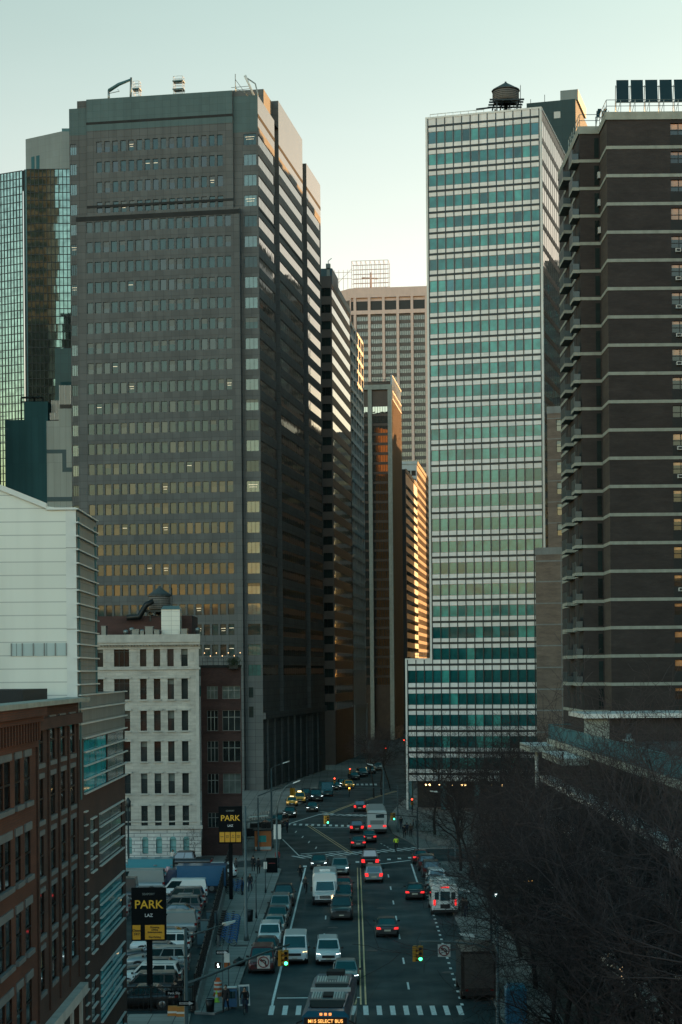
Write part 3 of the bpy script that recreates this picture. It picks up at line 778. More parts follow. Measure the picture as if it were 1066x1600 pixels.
w.face([(xr_,ret,0),(xr_,ret+DS,0),(xr_,ret+DS,ztop),(xr_,ret,ztop)][::-1], 0)
w.face([(xr_,ret+DS,0),(xE,ret+DS,0),(xE,ret+DS,ztop),(xr_,ret+DS,ztop)][::-1], 0); w.face([(xE,0,0),(xE,ret+DS,0),(xE,ret+DS,ztop),(xE,0,ztop)], 0)
w.face([(0,0,ztop),(xE,0,ztop),(xE,ret+DS,ztop),(0,ret+DS,ztop)], 9); w.face([(xr_,ret,ztop),(0,ret,ztop),(0,ret+DS,ztop),(xr_,ret+DS,ztop)], 9)
bd = MB()
def ring(z0, z1, o):
    F0.box(bd, -o, xE, z0, z1, -.1, o, 2)
    bd.box(-o, .1, -.0+.1, ret-.0, z0, z1, 2); bd.box(xr_-o, -o-.002, ret-o, ret+.1, z0, z1, 2); bd.box(xr_-o, xr_+.1, ret+.1, ret+DS, z0, z1, 2)
for z in fl: ring(z-.15, z+.15, .05)
ring(ztop-.35, ztop+.38, .12)
B.part('slab_bands', bd)
# stacked balconies along the left flank: each has slab, panel railing
xb = xr_ - .72
for k, z in enumerate(fl[1:] + [fl[-1]+2.652]):
    if z > ztop - 1: continue
    for (y0, y1, xo) in ((ret+.06, ret+2.6, xb), (ret+6.0, ret+9.6, xb-.12)):
        m = MB(); m.box(xo, xr_-.06, y0, y1, z-.16, z+.16, 2); s_ = B.part('balcony', m)
        m = MB(); m.box(xo, xo+.05, y0+.05, y1-.05, z+.19, z+1.2, 8); m.box(xo+.05, xr_-.1, y0+.05, y0+.1, z+.19, z+.75, 8)
        m.build('railing_panel', mats, s_)
for z in fl:
    for y0 in (ret+.3, ret+3.2, ret+6.4, ret+10.5): dr = MB(); dr.box(xr_-.03, xr_-.001, y0, y0+2.0, z+.2, z+2.3, 3); B.part('balcony_door', dr)
# narrow windows in the recessed front, air conditioners
for k, z in enumerate(fl):
    m = MB(); F0.box(m, -.55, -.12, z+.3, z+2.2, -ret+.004, -ret+.03, 4); B.part('slit_window', m)
for k in (4, 8, 9, 12, 13, 14, 15, 16):
    if k < len(fl):
        z = fl[k]; m = MB(); F0.box(m, wx0+.35, wx0+.85, z+.72, z+1.05, .02, .3, 7); F0.box(m, wx0+.42, wx0+.78, z+.78, z+.99, .3, .31, 6); B.part('air_conditioner', m)
for k in (17, 18, 19):
    z = fl[k]; m = MB(); m.box(-.28, -.05, ret-.45, ret-.1, z+.9, z+1.5, 7); B.part('air_conditioner', m)
rl = MB(); rail(rl, [(xr_,ret+8,ztop+.38),(xr_,ret,ztop+.38),(0,ret,ztop+.38),(0,0,ztop+.38),(xE,0,ztop+.38)], 1.15, 1.25, .03, 0, 1); B.part('roof_railing', rl, [M['galv']])
B.finish()
BT = B
# solar racks on that roof
def solar(u0, u1, vb, vt, dd, n, label):
    a = P(u0, vb, dd); b = P(u1, vt, dd); wd = b.x-a.x; hh = b.z-a.z
    t = thing('solar_rack', label, 'solar panels', tuple(a), 0, 'solar racks on the brick tower roof')
    pw = wd/n; slope = hh*.55
    for k in range(n):
        m = MB(); x0, x1 = k*pw+.05, (k+1)*pw-.17; s_ = .28
        m.hexa([(x0,0,hh*.18),(x1,0,hh*.18),(x1,.06,hh*.16),(x0,.06,hh*.16),(x0+s_,slope,hh),(x1+s_,slope,hh),(x1+s_,slope+.06,hh-.03),(x0+s_,slope+.06,hh-.03)]); m.build('panel', M['solar'], t)
    f = MB()
    for k in range(n+1):
        x = k*pw
        f.tube([(x,0,-1.2),(x,0,hh*.2)], .035, 4); f.tube([(x+.1,slope*.8,-1.2),(x+.2,slope*.8,hh*.8)], .035, 4)
        f.tube([(x,0,-.9),(x+pw*.6,slope*.6,hh*.55)], .03, 4)
    f.tube([(0,0,hh*.15),(wd,0,hh*.15)], .04, 4); f.tube([(.2,slope*.8,hh*.76),(wd,slope*.8,hh*.76)], .04, 4)
    f.build('frame', M['galv'], t)
    return t
solar(963, 1190, 168, 113, 169, 10, 'large rack of tilted solar panels on the brick tower roof')
solar(931, 949, 186, 166, 174, 2, 'small dark solar rack behind the corner of the brick tower roof')

# ------------------------------------------------------------------ terrace podium below the brick tower
q = G(860, 1290, 0)
dk = 15.75; X0 = 17.75
mats = [M['concrete'], M['concrete_dark'], M['void'], M['brick_brown'], M['frame_grey'], M['roof'], M['white_stone']]
B = Building('terrace_podium', 'low concrete terrace building with blue grey railings behind the bare trees', 'building', (X0, 60), 0, mats)
B.w.box(0, 40, 0, 89, 0, dk-.5, 2, 5); 
m = MB(); m.box(-.35, 40, -.2, 89.2, dk-.5, dk, 0, 5); B.part('terrace_slab', m)
for z in (12.4, 9.2, 6.0, 3.0):
    m = MB(); m.box(-1.1, -.001, 2, 88, z-.22, z+.22, 6, 6); B.part('ledge', m)
m = MB()
for z in (12.4, 9.2, 6.0, 3.0):
    for k in range(20): m.box(-.03, -.001, 4+k*4.2, 6.8+k*4.2, z-2.3, z-.6, 2)
B.part('window_strips', m, kind='stuff')
rl = MB(); rail(rl, [(-.2,0,dk),(-.2,89,dk),(6,89,dk)], 1.15, 1.6, .03, 0, 0)
for k in range(int(89/.28)): rl.tube([(-.2,k*.28,dk+.05),(-.2,k*.28,dk+1.1)], .018, 3, cap=False, sm=False)
B.part('railing', rl, [M['teal_mid']])
m = MB(); x0 = B.sx(913, 1140, 80); m.box(x0, x0+9.2, 80, 88, dk, dk+1.9, 3); m.box(x0, x0+2.0, 79.95, 80.2, dk, dk+1.9, 0); 
B.part('pavilion', m)
m = MB(); m.box(x0-.15, x0+9.0, 79.2, 88.3, dk+1.9, dk+2.25, 6); m.box(x0+9.0, x0+11.2, 80, 88, dk+1.95, dk+2.1, 6); B.part('pavilion_roof', m)
m = MB(); x1 = x0+9.8; m.box(x1, x1+.06, 79, 88, dk, dk+1.7, 4); m.box(x1, x1+4, 79, 79.05, dk, dk+1.7, 4); B.part('glass_screen', m, [M['tint2']]*7)
c = B.sx(990, 1160, 60); m = MB(); m.lathe([(0,dk),(.28,dk),(.28,dk+.7),(.42,dk+.75),(.42,dk+.9),(.2,dk+.95),(.2,dk+1.3),(0,dk+1.3)], 12, 0, (c,62)); B.part('roof_vent', m, [M['galv']])
# entrance canopy slabs on a post
a, b = P(824, 1172, 146), P(874, 1172, 146)
m = MB(); m.box(a.x-X0, 2.2, 84, 92, a.z-.1, a.z+.4, 0, 6); B.part('canopy', m)
m = MB(); c = P(840, 1190, 146); m.tube([(c.x-X0,86.5,a.z-3.2),(c.x-X0,86.5,a.z-.1)], .16, 10); B.part('canopy_post', m, [M['frame_white']])
a = P(872, 1192, 128); m = MB(); m.box(a.x-X0, 2.0, 66, 78, a.z-.1, a.z+.4, 0, 6); B.part('canopy', m)
B.finish()
# ------------------------------------------------------------------ pale stone building beside the car park
q = P(312, 1200, 200)
mats = [M['stone'], M['stone_trim'], M['stone_base'], M['glass_old'], M['glass_pale'], M['frame_dark'], M['blind'], M['glass_arch'], M['roof'], M['lamp_strip']]
B = Building('stone_building', 'pale stone six storey building with a white rusticated arched ground floor', 'building', (q.x, q.y), 0, mats)
s = lambda u: B.sx(u, 1150)
zz = lambda v: B.zv(235, v, s(235))
xl = s(120); zt = zz(1004); zb = zz(1294)
B.styles['sash'] = wstyle([3,3,3], 5, .08, 1, 2, [0,.5,1], 4, .3, None, 0, 8)
B.styles['wide'] = wstyle([3], 5, .09, 3, 2, [0,.78,1], None, 0, None, 0, 4)
B.styles['arch'] = wstyle([7], 5, .05, 1, 2, [0,.45,1], None, 0, None, 0, 2)
V = [(1011.5,1041.5),(1060.5,1093),(1110.5,1142),(1158.5,1190),(1208.5,1240),(1259,1291)]
rws = [(zz(b), zz(a)) for a, b in V]
cc = [(219.8,229.8),(241,251.4),(262.6,272.6),(284.3,294.4)]
colsA = [(s(a), s(b)) for a, b in [(153,162.3)] + cc]
wide = (s(179.2), s(203)); narrow = (s(194), s(203.6))
fr = Face(0,0,0)
stw = lambda c, r: 'sash'
B.facade(fr, xl, 0, zz(1101), zt, sorted([(a, b) for a, b in colsA] + [wide]), rws[:2], .22, 'sash', sty=lambda c, r: 'wide' if sorted(colsA+[wide])[c] == wide else 'sash')
B.facade(fr, xl, 0, zb, zz(1101), sorted([(s(153), s(162.3)), narrow] + [(s(a), s(b)) for a, b in cc]), rws[2:], .22, 'sash')
arch = [(s(a), s(b)) for a, b in ((197,205),(221,230.5),(242.5,252),(264,274),(285,294.6))]
B.facade(fr, xl, .12, 0, zb, arch, [(zz(1334), zz(1312))], .25, 'arch', mw=2, n=.12)
w = B.w
for a, b in arch:   # round heads
    z0 = zz(1312); r_ = (b-a)/2; cx = (a+b)/2
    m = MB(); n = 10
    pts = [fr.p(cx - r_*math.cos(math.pi*k/n), z0 + r_*math.sin(math.pi*k/n), .135) for k in range(n+1)]
    m.face(pts[::-1], 7); B.part('arch_light', m)
m = MB()
for a, b in colsA + [wide]:
    for lo, hi in rws:
        if (a, b) == wide and hi < zz(1101): continue
        fr.box(m, a-.22, b+.22, hi, hi+.2, 0, .14, 1); fr.box(m, a-.12, b+.12, lo-.16, lo-.001, 0, .16, 1)
for lo, hi in rws[2:]:
    fr.box(m, narrow[0]-.15, narrow[1]+.15, hi, hi+.2, 0, .14, 1); fr.box(m, narrow[0]-.1, narrow[1]+.1, lo-.16, lo-.001, 0, .16, 1)
B.part('lintels', m)
m = MB()
fr.box(m, xl, .25, zt, zt+.9, -.2, .75, 1); fr.box(m, xl, .2, zt-.28, zt-.001, 0, .6, 1); fr.box(m, xl, .2, zt-.75, zt-.45, 0, .12, 1)
k = xl
while k < .1: fr.box(m, k, k+.16, zt-.45, zt-.281, 0, .42, 1); k += .34
fr.box(m, xl, .2, zz(1046.5), zz(1043.5), 0, .16, 1); fr.box(m, xl, .3, zb-.12, zb+.3, .12, .4, 1); fr.box(m, xl, .2, zz(1285), zz(1283), 0, .1, 1)
for a, b in ((s(166),s(174)),(s(206),s(215)),(s(231.5),s(239.5)),(s(253),s(261)),(s(274.5),s(282.5)),(s(297),s(304))):
    fr.box(m, a, b, zz(1034), zz(1020), 0, .04, 1)
B.part('cornice', m)
m = MB(); fr.box(m, -.35, .02, 0, zt, -.3, .06, 1); B.part('corner_strip', m)
ang = (312-533)/FOC; D = 24
w.face([(0,0,0),(D*ang,D,0),(D*ang,D,zt+.3),(0,0,zt+.3)], 0); w.face([(xl,0,0),(xl,D,0),(xl,D,zt),(xl,0,zt)][::-1], 0); w.face([(xl,D,0),(D*ang,D,0),(D*ang,D,zt),(xl,D,zt)][::-1], 0)
w.face([(xl,0,zt+.3),(0,0,zt+.3),(D*ang,D,zt+.3),(xl,D,zt+.3)], 8)
zr_ = zt + .3
m = MB(); m.box(xl, s(300)-.3, 5.0, 13, zr_, zz(960), 0); B.part('roof_bulkhead', m, [M['brick_red']])
m = MB(); x0, x1 = s(250), s(279.5); m.box(x0, x1, 2.6, 5.2, zr_, zz(951), 0); m.hexa([(x0-.05,2.5,zz(951)),(x1+.05,2.5,zz(951)),(x1+.05,5.2,zz(951)),(x0-.05,5.2,zz(951)),(x0+.2,3.3,zz(945)),(x1-.2,3.3,zz(945)),(x1-.2,4.8,zz(945)),(x0+.2,4.8,zz(945))], 1)
B.part('white_lift_hut', m, [M['metal_panel'], M['galv']])
for k, (u, hh) in enumerate(((193,.8),(201,1.1),(216,.9),(228,.7),(306,1.0),(238,.9))):
    m = MB(); m.lathe([(.18,0),(.18,hh),(.3,hh+.05),(.3,hh+.35),(.1,hh+.45),(0,hh+.46)], 8); B.part('roof_vent', m, [M['galv']], loc=(s(u), 3+k%3, zr_))
m = MB(); z0 = zz(966)
m.tube([(s(193),4,z0+.2),(s(213),4,z0+.3),(s(224),4,z0+1.7),(s(236),4,z0+2.1)], [.36,.36,.33,.3], 8); B.part('duct', m, [M['frame_dark']])
for a, b, h in ((205,216,1.2),(218,224,1.0),(226,238,1.5),(240,248,1.1),(282,292,1.2),(157,164,1.6)):
    m = MB(); m.box(s(a), s(b), 1.5, 3.0, zr_, zr_+h, 0); m.box(s(a)-.05, s(b)+.05, 1.45, 3.05, zr_+h, zr_+h+.08, 0); B.part('air_handler', m, [M['frame_grey']])
B.finish(pname='window')
q2 = P(248, 940, 205)
water_tank((q2.x, q2.y+1, zz(962)-.3), 0, 1.3, 1.9, 1.0, 'small grey water tank with dark cone roof on the pale stone building', .95)

# ------------------------------------------------------------------ dark red brick building with roof garden
q = P(378, 1200, 206)
mats = [M['brick_red'], M['stone_trim'], M['glass_old'], M['glass_pale'], M['frame_grey'], M['roof'], M['void']]
B = Building('red_brick_building', 'dark red brick building with a planted roof terrace between stone and granite', 'building', (q.x, q.y), 0, mats)
s = lambda u: B.sx(u, 1150); zz = lambda v: B.zv(345, v, s(345)); xl = s(314.5); zt = zz(1040)
B.styles['sash'] = wstyle([2,2,2,3], 4, .08, 3, 2, [0,.66,1], None, 0, None, 0, 5)
rws = [(zz(b), zz(a)) for a, b in ((1072,1092),(1110,1142),(1158,1190),(1209,1240),(1270,1293))]
B.facade(Face(0,0,0), xl, 0, 0, zt, [(s(324),s(341)),(s(348),s(376))], rws, .2, 'sash')
ang = (378-533)/FOC
B.w.face([(0,0,0),(22*ang,22,0),(22*ang,22,zt),(0,0,zt)], 0); B.w.face([(xl,0,0),(xl,22,0),(xl,22,zt),(xl,0,zt)][::-1], 0)
B.w.face([(xl,0,zt-.5),(0,0,zt-.5),(22*ang,22,zt-.5),(xl,22,zt-.5)], 5); B.w.face([(xl,22,0),(22*ang,22,0),(22*ang,22,zt),(xl,22,zt)][::-1], 0)
m = MB(); F0.box(m, xl, .05, zt-.25, zt+.06, -.3, .12, 6); 
for a, b in rws: F0.box(m, xl+.3, -.02, a-.2, a-.02, 0, .1, 0)
B.part('coping', m)
m = MB(); rail(m, [(xl+.2,.3,zt),(-.2,.3,zt)], .9, .6, .02); B.part('roof_railing', m, [M['frame_dark']])
lm = emit('string lamp', (1,.62,.3), .8)
m = MB(); pts = []
for k in range(13):
    x = xl + .3 + k*(-xl-.5)/12; z = zt + 1.5 - .35*abs(math.sin(k*math.pi/4)); pts.append((x, 2.2, z))
m.tube(pts, .012, 3, 0); lights = B.part('string_lights', m, [M['frame_dark']])
for p_ in pts[::2]:
    k = MB(); k.lathe([(0,-.09),(.07,0),(0,.09)], 6, 0, (0,0)); k.build('bulb', lm, lights, p_)
B.finish()
RB = B; RBz = zt

# ------------------------------------------------------------------ near left: orange corner brick building
XW = -10.45
def yx(u, v):
    a, b = ab(u, v); return XW * FOC / a
YA, YB, YC, YM = 40.0, yx(121.5, 1100), yx(196.3, 1300), yx(55.5, 1200)
mats = [M['brick_orange'], M['brick_mid'], M['lintel'], M['glass_old'], M['frame_dark'], M['concrete'], M['roof'], M['void'], M['stone_trim']]
B = Building('corner_brick_building', 'near orange and brown brick building with tall narrow windows and a corbelled cornice', 'building', (XW, 0), 0, mats)
fs = Face(0, 0, R(90))
zA = lambda u, v: Z(u, v, yx(u, v))
zt = zA(118, 1092)
B.styles['tall'] = wstyle([3], 4, .07, 1, 2, [0,.5,1], None, 0, None, 0, 3)
c1 = [(yx(a, 1250), yx(b, 1250)) for a, b in ((6.5,16),(23,31.8),(38,47))]
p1 = 2.47; r1 = [(17.3 - p1*k, 18.8 - p1*k) for k in range(7)]
c1 = [(c1[0][0]-4.6, c1[0][1]-4.6), (c1[1][0]-4.7, c1[1][1]-4.7), (c1[2][0]-4.7, c1[2][1]-4.7)] + c1
B.facade(fs, YA, YM, 0, zt, c1, r1, .04, 'tall', mw=0)
c2 = [(yx(a, 1160), yx(b, 1160)) for a, b in ((57.5,67),(76,85.5),(92,101.3),(107.5,116.5))]
p2 = 1.98; r2 = [(18.42 - p2*k, 19.88 - p2*k) for k in range(5)] 
B.facade(fs, YM, YB, 9.3, zt, c2, r2, .05, 'tall', mw=1)
fs.q(B.w, YM, YB, 0, 9.3, -.35, 7)
for cs, rs, e, lh, so_ in ((c1, r1, .12, .26, .12), (c2, r2, .04, .17, .08)):
    for a, b in cs:
        for lo, hi in rs:
            if b < 49: continue
            m = MB(); fs.box(m, a-e, b+e, hi+.001, hi+lh, 0, .05, 2); B.part('lintel', m)
            m = MB(); fs.box(m, a-e, b+e, lo-.16, lo-.001, 0, so_, 2); B.part('sill', m)
m = MB()
for i in range(5):
    y = YM + .05 + i*(YB-YM-.5)/4
    fs.box(m, y, y+.30, 9.6, zt-1.0, 0, .07, 1)
fs.box(m, YM, YB, zt-.95, zt-.55, 0, .19, 1)
B.part('pilasters', m)
m = MB(); fs.box(m, YA, YM, zt-.42, zt-.1, 0, .42, 0); fs.box(m, YA, YM, zt-.62, zt-.43, 0, .3, 0)
y = YA
while y < YM-.3: fs.box(m, y, y+.22, zt-1.25, zt-.63, 0, .24, 0); y += .5
fs.box(m, YA, YM, zt-1.5, zt-1.26, 0, .08, 0)
B.part('corbel_cornice', m)
m = MB(); fs.box(m, YA, YB, zt-.1, zt+.06, -.4, .5, 5); B.part('coping', m)
m = MB(); fs.box(m, YM, YB, 8.9, 9.3, 0, .32, 8); 
for i in range(5): y = YM + i*(YB-YM-.35)/4; fs.box(m, y, y+.35, 0, 8.9, 0, .1, 8)
B.part('shopfront', m)
w = B.w
w.face([(0,YA,zt-.15),(0,YB,zt-.15),(-24,YB,zt-.15),(-24,YA,zt-.15)], 6); w.face([(0,YA,0),(0,YA,zt),(-24,YA,zt),(-24,YA,0)], 0)
m = MB(); m.box(XW*0-8.6, -1.0, YB-6.5, YB-1.2, zt-.15, zt+.42, 7); m.box(-11, -8.6, YB-6.5, YB-1.2, zt-.15, zt+.5, 1); B.part('roof_hatch', m)
m = MB(); m.box(-17, -10.9, YB-1.9, YB-.7, zt-.15, zt+2.0, 1); m.box(-12.6, -11.4, YB-1.93, YB-1.9, zt+.1, zt+1.3, 3); m.box(-12.7, -11.3, YB-1.96, YB-1.89, zt+1.3, zt+1.45, 5); B.part('stair_bulkhead', m)
m = MB(); rail(m, [(-11,YB-.5,zt-.1),(-8.3,YB-.5,zt-.1)], 1.1, .28, .02); B.part('roof_fence', m, [M['frame_dark']])
m = MB(); 
for k in range(9): m.box(-24, -10.5, YB-4-k*.5, YB-3.9-k*.5, zt+.02+k*.09, zt+.1+k*.09, 6)
B.part('roof_deck', m, [M['concrete_dark']]*9)
B.finish()

# ------------------------------------------------------------------ metal clad building next to it
mats = [M['brick_mid'], M['metal_grey'], M['glass_teal'], M['glass_pale'], M['steel_dark'], M['ledge'], M['metal_panel'], M['white_paint'], M['roof'], M['frame_grey'], M['void']]
B = Building('metal_clad_building', 'brick and grey metal building with teal ribbon windows and a white panelled party wall', 'building', (XW, 0), 0, mats)
zb2 = zt; zU = Z(119, 795, YB); YU = yx(150, 900); zS = 20.66
w = B.w
B.styles['teal'] = wstyle([2,2,2,3], 4, .09, 2, 1, None, None, 0, None, 0, 6)
B.styles['slot'] = wstyle([3], 4, .06, 1, 1, None, None, 0, None, 0, 2)
yw0, yw1 = yx(155, 1300), yx(191, 1300); ys0, ys1 = yx(141, 1300), yx(148, 1300)
yt0 = yx(130.5, 1180)
zones = [(13.25,15.5),(9.9,12.15),(6.55,8.8),(3.2,5.45)]
def ribbons(y0, y1): 
    k = max(1, round((y1-y0)/1.6)); return [(y0+(y1-y0)*i/k, y0+(y1-y0)*(i+1)/k) for i in range(k)]
B.facade(fs, YB, YC, 0, 16.6, [(ys0, ys1)] + [(yw0, yw1)], zones, .03, 'teal', mw=0, sty=lambda c, r: 'slot' if c == 0 else 'teal')
B.facade(fs, YB, YC, 16.6, 18.9, [(yt0, yt0+(YC-yt0)*.52), (yt0+(YC-yt0)*.54, YC-.12)], [(16.66,18.86)], .03, 'teal', mw=0)
fs.q(w, YB, YC, 18.9, zS, .02, 1); fs.q(w, YB, YU, zS, zU, .02, 1)
w.face([(0,YC,0),(-20,YC,0),(-20,YC,zS),(0,YC,zS)], 0); w.face([(0,YU,zS),(-20,YU,zS),(-20,YU,zU),(0,YU,zU)], 1)
w.face([(0,YU,zS),(0,YC,zS),(-20,YC,zS),(-20,YU,zS)], 8)
m = MB()
def ledge(y0, y1, z, d=.12): fs.box(m, y0, y1, z-.025, z+.03, .02, d, 5)
for z in (20.66,20.1,19.5): ledge(YB+.1, YC+.25, z)
for k in range(5): ledge(yt0-.1, YC+.25, 18.9-k*.56)
for a, b in zones:
    for k in range(5): ledge(yw0-.15, yw1+.1, b-k*.56)
    for k in range(5): ledge(ys0-.05, ys1+.05, b-k*.56, .12)
    for k in range(6): fs.box(m, yx(131,1300), yx(135,1300), b+.4-k*.56, b+.45-k*.56, 0, .1, 5)
k = 0
while zU - k*.535 > zS+.2: ledge(YB-.25, YU+.1, zU-.02-k*.535); k += 1
B.part('ledges', m)
m = MB(); fs.box(m, yx(131,1300), yx(134.5,1300), 1, 15.8, -.001, .02, 10); B.part('slit', m)
m = MB(); fs.box(m, YB+.35, YB+.6, 16.5, zU-.3, .02, .06, 4); fs.box(m, YU-.5, YU-.2, zS, zU-.3, .02, .06, 4); B.part('downpipes', m, [M['teal_mid']]*11)
# white party wall above the roof of the brick building, raked parapet
def xw(u): a, b = ab(u, 900); return a*YB/FOC - XW
zp = lambda u, v: Z(u, v, YB)
x0, x1, x2, x3 = xw(-60), xw(74), xw(103.6), 0.0
m = MB(); y = YB - .02
m.face([(x0,y,zt-.1),(x2,y,zt-.1),(x2,y,zp(80,795.5)),(x1,y,zp(74,791)),(x0,y,zp(-60,737))], 6)
B.part('party_wall', m)
m = MB(); m.face([(x2,y-.03,zt-.1),(x3,y-.03,zt-.1),(x3,y-.03,zU),(x2,y-.03,zU)], 7); m.face([(x2,y-.03,zt-.1),(x2,y-.03,zU),(x2,y,zU),(x2,y,zt-.1)], 7)
m.face([(x3,y-.03,zt),(x3,YB+.02,zt),(x3,YB+.02,zU),(x3,y-.03,zU)], 7)
for v in (856,920,983): z = zp(110,v); m.box(x2, x3, y-.045, y-.03, z-.012, z+.012, 9)
B.part('corner_pilaster', m)
m = MB(); m.hexa([(x0,y-.12,zp(-60,737)-.1),(x1,y-.12,zp(74,791)-.1),(x1,y+.2,zp(74,791)-.1),(x0,y+.2,zp(-60,737)-.1),(x0,y-.12,zp(-60,737)+.12),(x1,y-.12,zp(74,791)+.12),(x1,y+.2,zp(74,791)+.12),(x0,y+.2,zp(-60,737)+.12)], 7)
m.box(x1, x3, y-.1, y+.15, zU-.04, zU+.05, 7); B.part('parapet_cap', m)
m = MB(); F0.box(m, xw(17), xw(103), zp(60,1025), zp(60,1005), -y-.005, -y+.03, 2); 
for k in range(6): x = xw(17)+(xw(103)-xw(17))*k/5; F0.box(m, x-.02, x+.02, zp(60,1025), zp(60,1005), -y+.03, -y+.06, 9)
B.part('clerestory', m, [M['grey_panel']]*4 + [M['frame_grey']]*7)
w.face([(0,YB,zU-.1),(0,YU,zU-.1),(-20,YU,zU-.1),(-20,YB,zU-.1)], 8)
B.finish()

# ------------------------------------------------------------------ teal towers on the left, behind
q = P(8, 700, 345)
mats = [M['teal_metal'], M['grey_panel'], M['slate_band'], M['teal_mid'], M['frame_grey'], M['galv'], M['frame_dark'], M['ledge']]
B = Building('teal_clad_block', 'blank dark teal block with a pale panel crossed by a stepped slate band', 'office block', (q.x, q.y), 0, mats)
s = lambda u: B.sx(u, 700); zz = lambda v: B.zv(60, v, s(60))
def bx(u0, u1, v, m_, y0=0, y1=14): B.w.box(s(u0), s(u1), y0, y1, 0, zz(v), m_)
bx(7, 38, 655, 0, .6); bx(38, 75, 627, 0, .3); bx(73.5, 92.5, 658, 1, -.3, 10); bx(92.5, 112.5, 639, 1, -.3, 10); bx(75.5, 120, 531, 3, 9, 20)
B.w.box(s(84), s(120), 8.9, 9, 0, zz(585), 0)
m = MB(); b = lambda u0, u1, v1, v0: F0.box(m, s(u0), s(u1), zz(v1), zz(v0), .3, .34, 2)
b(73.6, 104, 709, 703); b(97.5, 104, 731, 709.05); b(97.5, 112.5, 738, 731.05); b(73.6, 112.5, 784, 777)
B.part('stepped_band', m)
for u0, u1, v0, v1, y in ((92.5,110,601,631,1),(77.5,92,622,642,3),(77.5,92,644,655,1)):
    m = MB(); z0 = zz(v1); m.box(s(u0), s(u1), y, y+3, z0, zz(v0), 4)
    for k in range(3): x = s(u0)+(s(u1)-s(u0))*k/2; m.box(x-.06, x+.06, y-.1, y-.001, z0, zz(v0), 7)
    B.part('cooling_tower', m)
m = MB(); m.box(s(93), s(110), 1, 4, zz(639), zz(631)-.02, 6); m.box(s(78), s(92), 1, 4, zz(658), zz(655)-.02, 6); B.part('cooling_tower_base', m)
m = MB()
for u0, u1, v0, v1 in ((28,49,616,655),(49,62,616,630)):
    x0, x1, z0, z1 = s(u0), s(u1), zz(v1), zz(v0)
    for x in (x0, x1): m.tube([(x,4,z0-.3),(x,4,z1)], .16, 4)
    m.tube([(x0,4,z1),(x1,4,z1)], .2, 4); m.tube([(x0,4,z1-.8),(x1,4,z1-.8)], .1, 4)
B.part('roof_frame', m, [M['frame_dark']])
B.finish()
# mirror curtain wall tower
q = P(41, 640, 420)
mats = [M['mirror_teal'], M['mirror_dimmed'], M['steel_dark'], M['grey_metal'], M['slate_band'], M['teal_mid']]
B = Building('mirror_tower', 'faceted mirror glass tower at the left with a grey metal plant room on top', 'office tower', (q.x, q.y), 0, mats)
s = lambda u, v=500: B.sx(u, v)
zT = B.zv(100, 264, s(100)); zTl = B.zv(33, 266, s(33))
aL = R(-26); fl_ = Face(0, 0, aL)      # left facet turns away from the viewer: s runs negative
LW = 16.0
x1 = s(125)
def grid(fc, a0, a1, z0, z1, nx, nz, name, g, lineh=.16):
    m = MB()
    for i in range(nx):
        for j in range(nz):
            A0 = a0+(a1-a0)*i/nx; A1 = a0+(a1-a0)*(i+1)/nx; Z0 = z0+(z1-z0)*j/nz; Z1 = z0+(z1-z0)*(j+1)/nz
            t = rnd.uniform(-.003,.003); t2 = rnd.uniform(-.003,.003)
            m.face([fc.p(A0,Z0,t), fc.p(A1,Z0,t2), fc.p(A1,Z1,-t), fc.p(A0,Z1,-t2)], g)
    B.part(name, m)
    m = MB()
    for i in range(nx+1): x = a0+(a1-a0)*i/nx; fc.box(m, x-.07, x+.07, z0, z1, .04, .14, 2)
    for j in range(nz+1): z = z0+(z1-z0)*j/nz; fc.box(m, a0, a1, z-lineh/2, z+lineh/2, .04, .12, 2)
    B.part('mullions', m)
zfloor = 20; nz = int((zT-zfloor)/1.85)
grid(Face(0,0,0), .55, x1, zfloor, zT, int(x1/.95), nz, 'curtain_wall', 1)
c_, s__ = math.cos(aL), math.sin(aL)
fl2 = Face(-LW*c_, -LW*s__, aL)
grid(fl2, 0, LW-.5, zfloor, zTl, 17, nz, 'curtain_wall', 0)
m = MB(); fl2.q(m, LW-.5, LW, zfloor, zTl, -.4, 4); F0.q(m, 0, .3, zfloor, zT, 0, 2); F0.box(m, .3, .55, zfloor+20, zT, 0, .15, 5); B.part('corner_slot', m)
m = MB(); m.box(-LW*c_, x1, .5, 18, 0, zfloor, 4); m.face([(-LW*c_,-LW*s__,zTl),(0,0,zTl),(0,18,zTl),(-LW*c_,18,zTl)], 4); m.face([(0,0,zT),(x1,0,zT),(x1,18,zT),(0,18,zT)], 4); B.part('base', m)
zp1 = B.zv(85, 204, s(95)); z0 = zT
m = MB(); xa, xb, xc = s(32.5,230), s(95,230), s(125,230)
m.prism([(xa, 6.5), (xb, .6), (xc, .6), (xc, 14), (xa, 14)], zTl-.2, zp1); 
B.part('plant_room', m, [M['grey_metal']])
m = MB(); m.prism([(s(95,200), 1.5), (s(107,200), 1.5), (s(107,200), 4), (s(95,200), 4)], zp1, zp1+1.0); B.part('roof_hatch', m, [M['teal_mid']])
m = MB()
t_ = Vector((xb-xa, .6-6.5, 0)); L_ = t_.length; rot = math.atan2(t_.y, t_.x); fpl = Face(xa, 6.5, rot)
for a in (.16, .3): fpl.box(m, L_*a, L_*a+1.0, zTl+1.0, zTl+4.8, .0, .05, 0)
B.part('louvre', m, [M['teal_metal']])
B.finish()
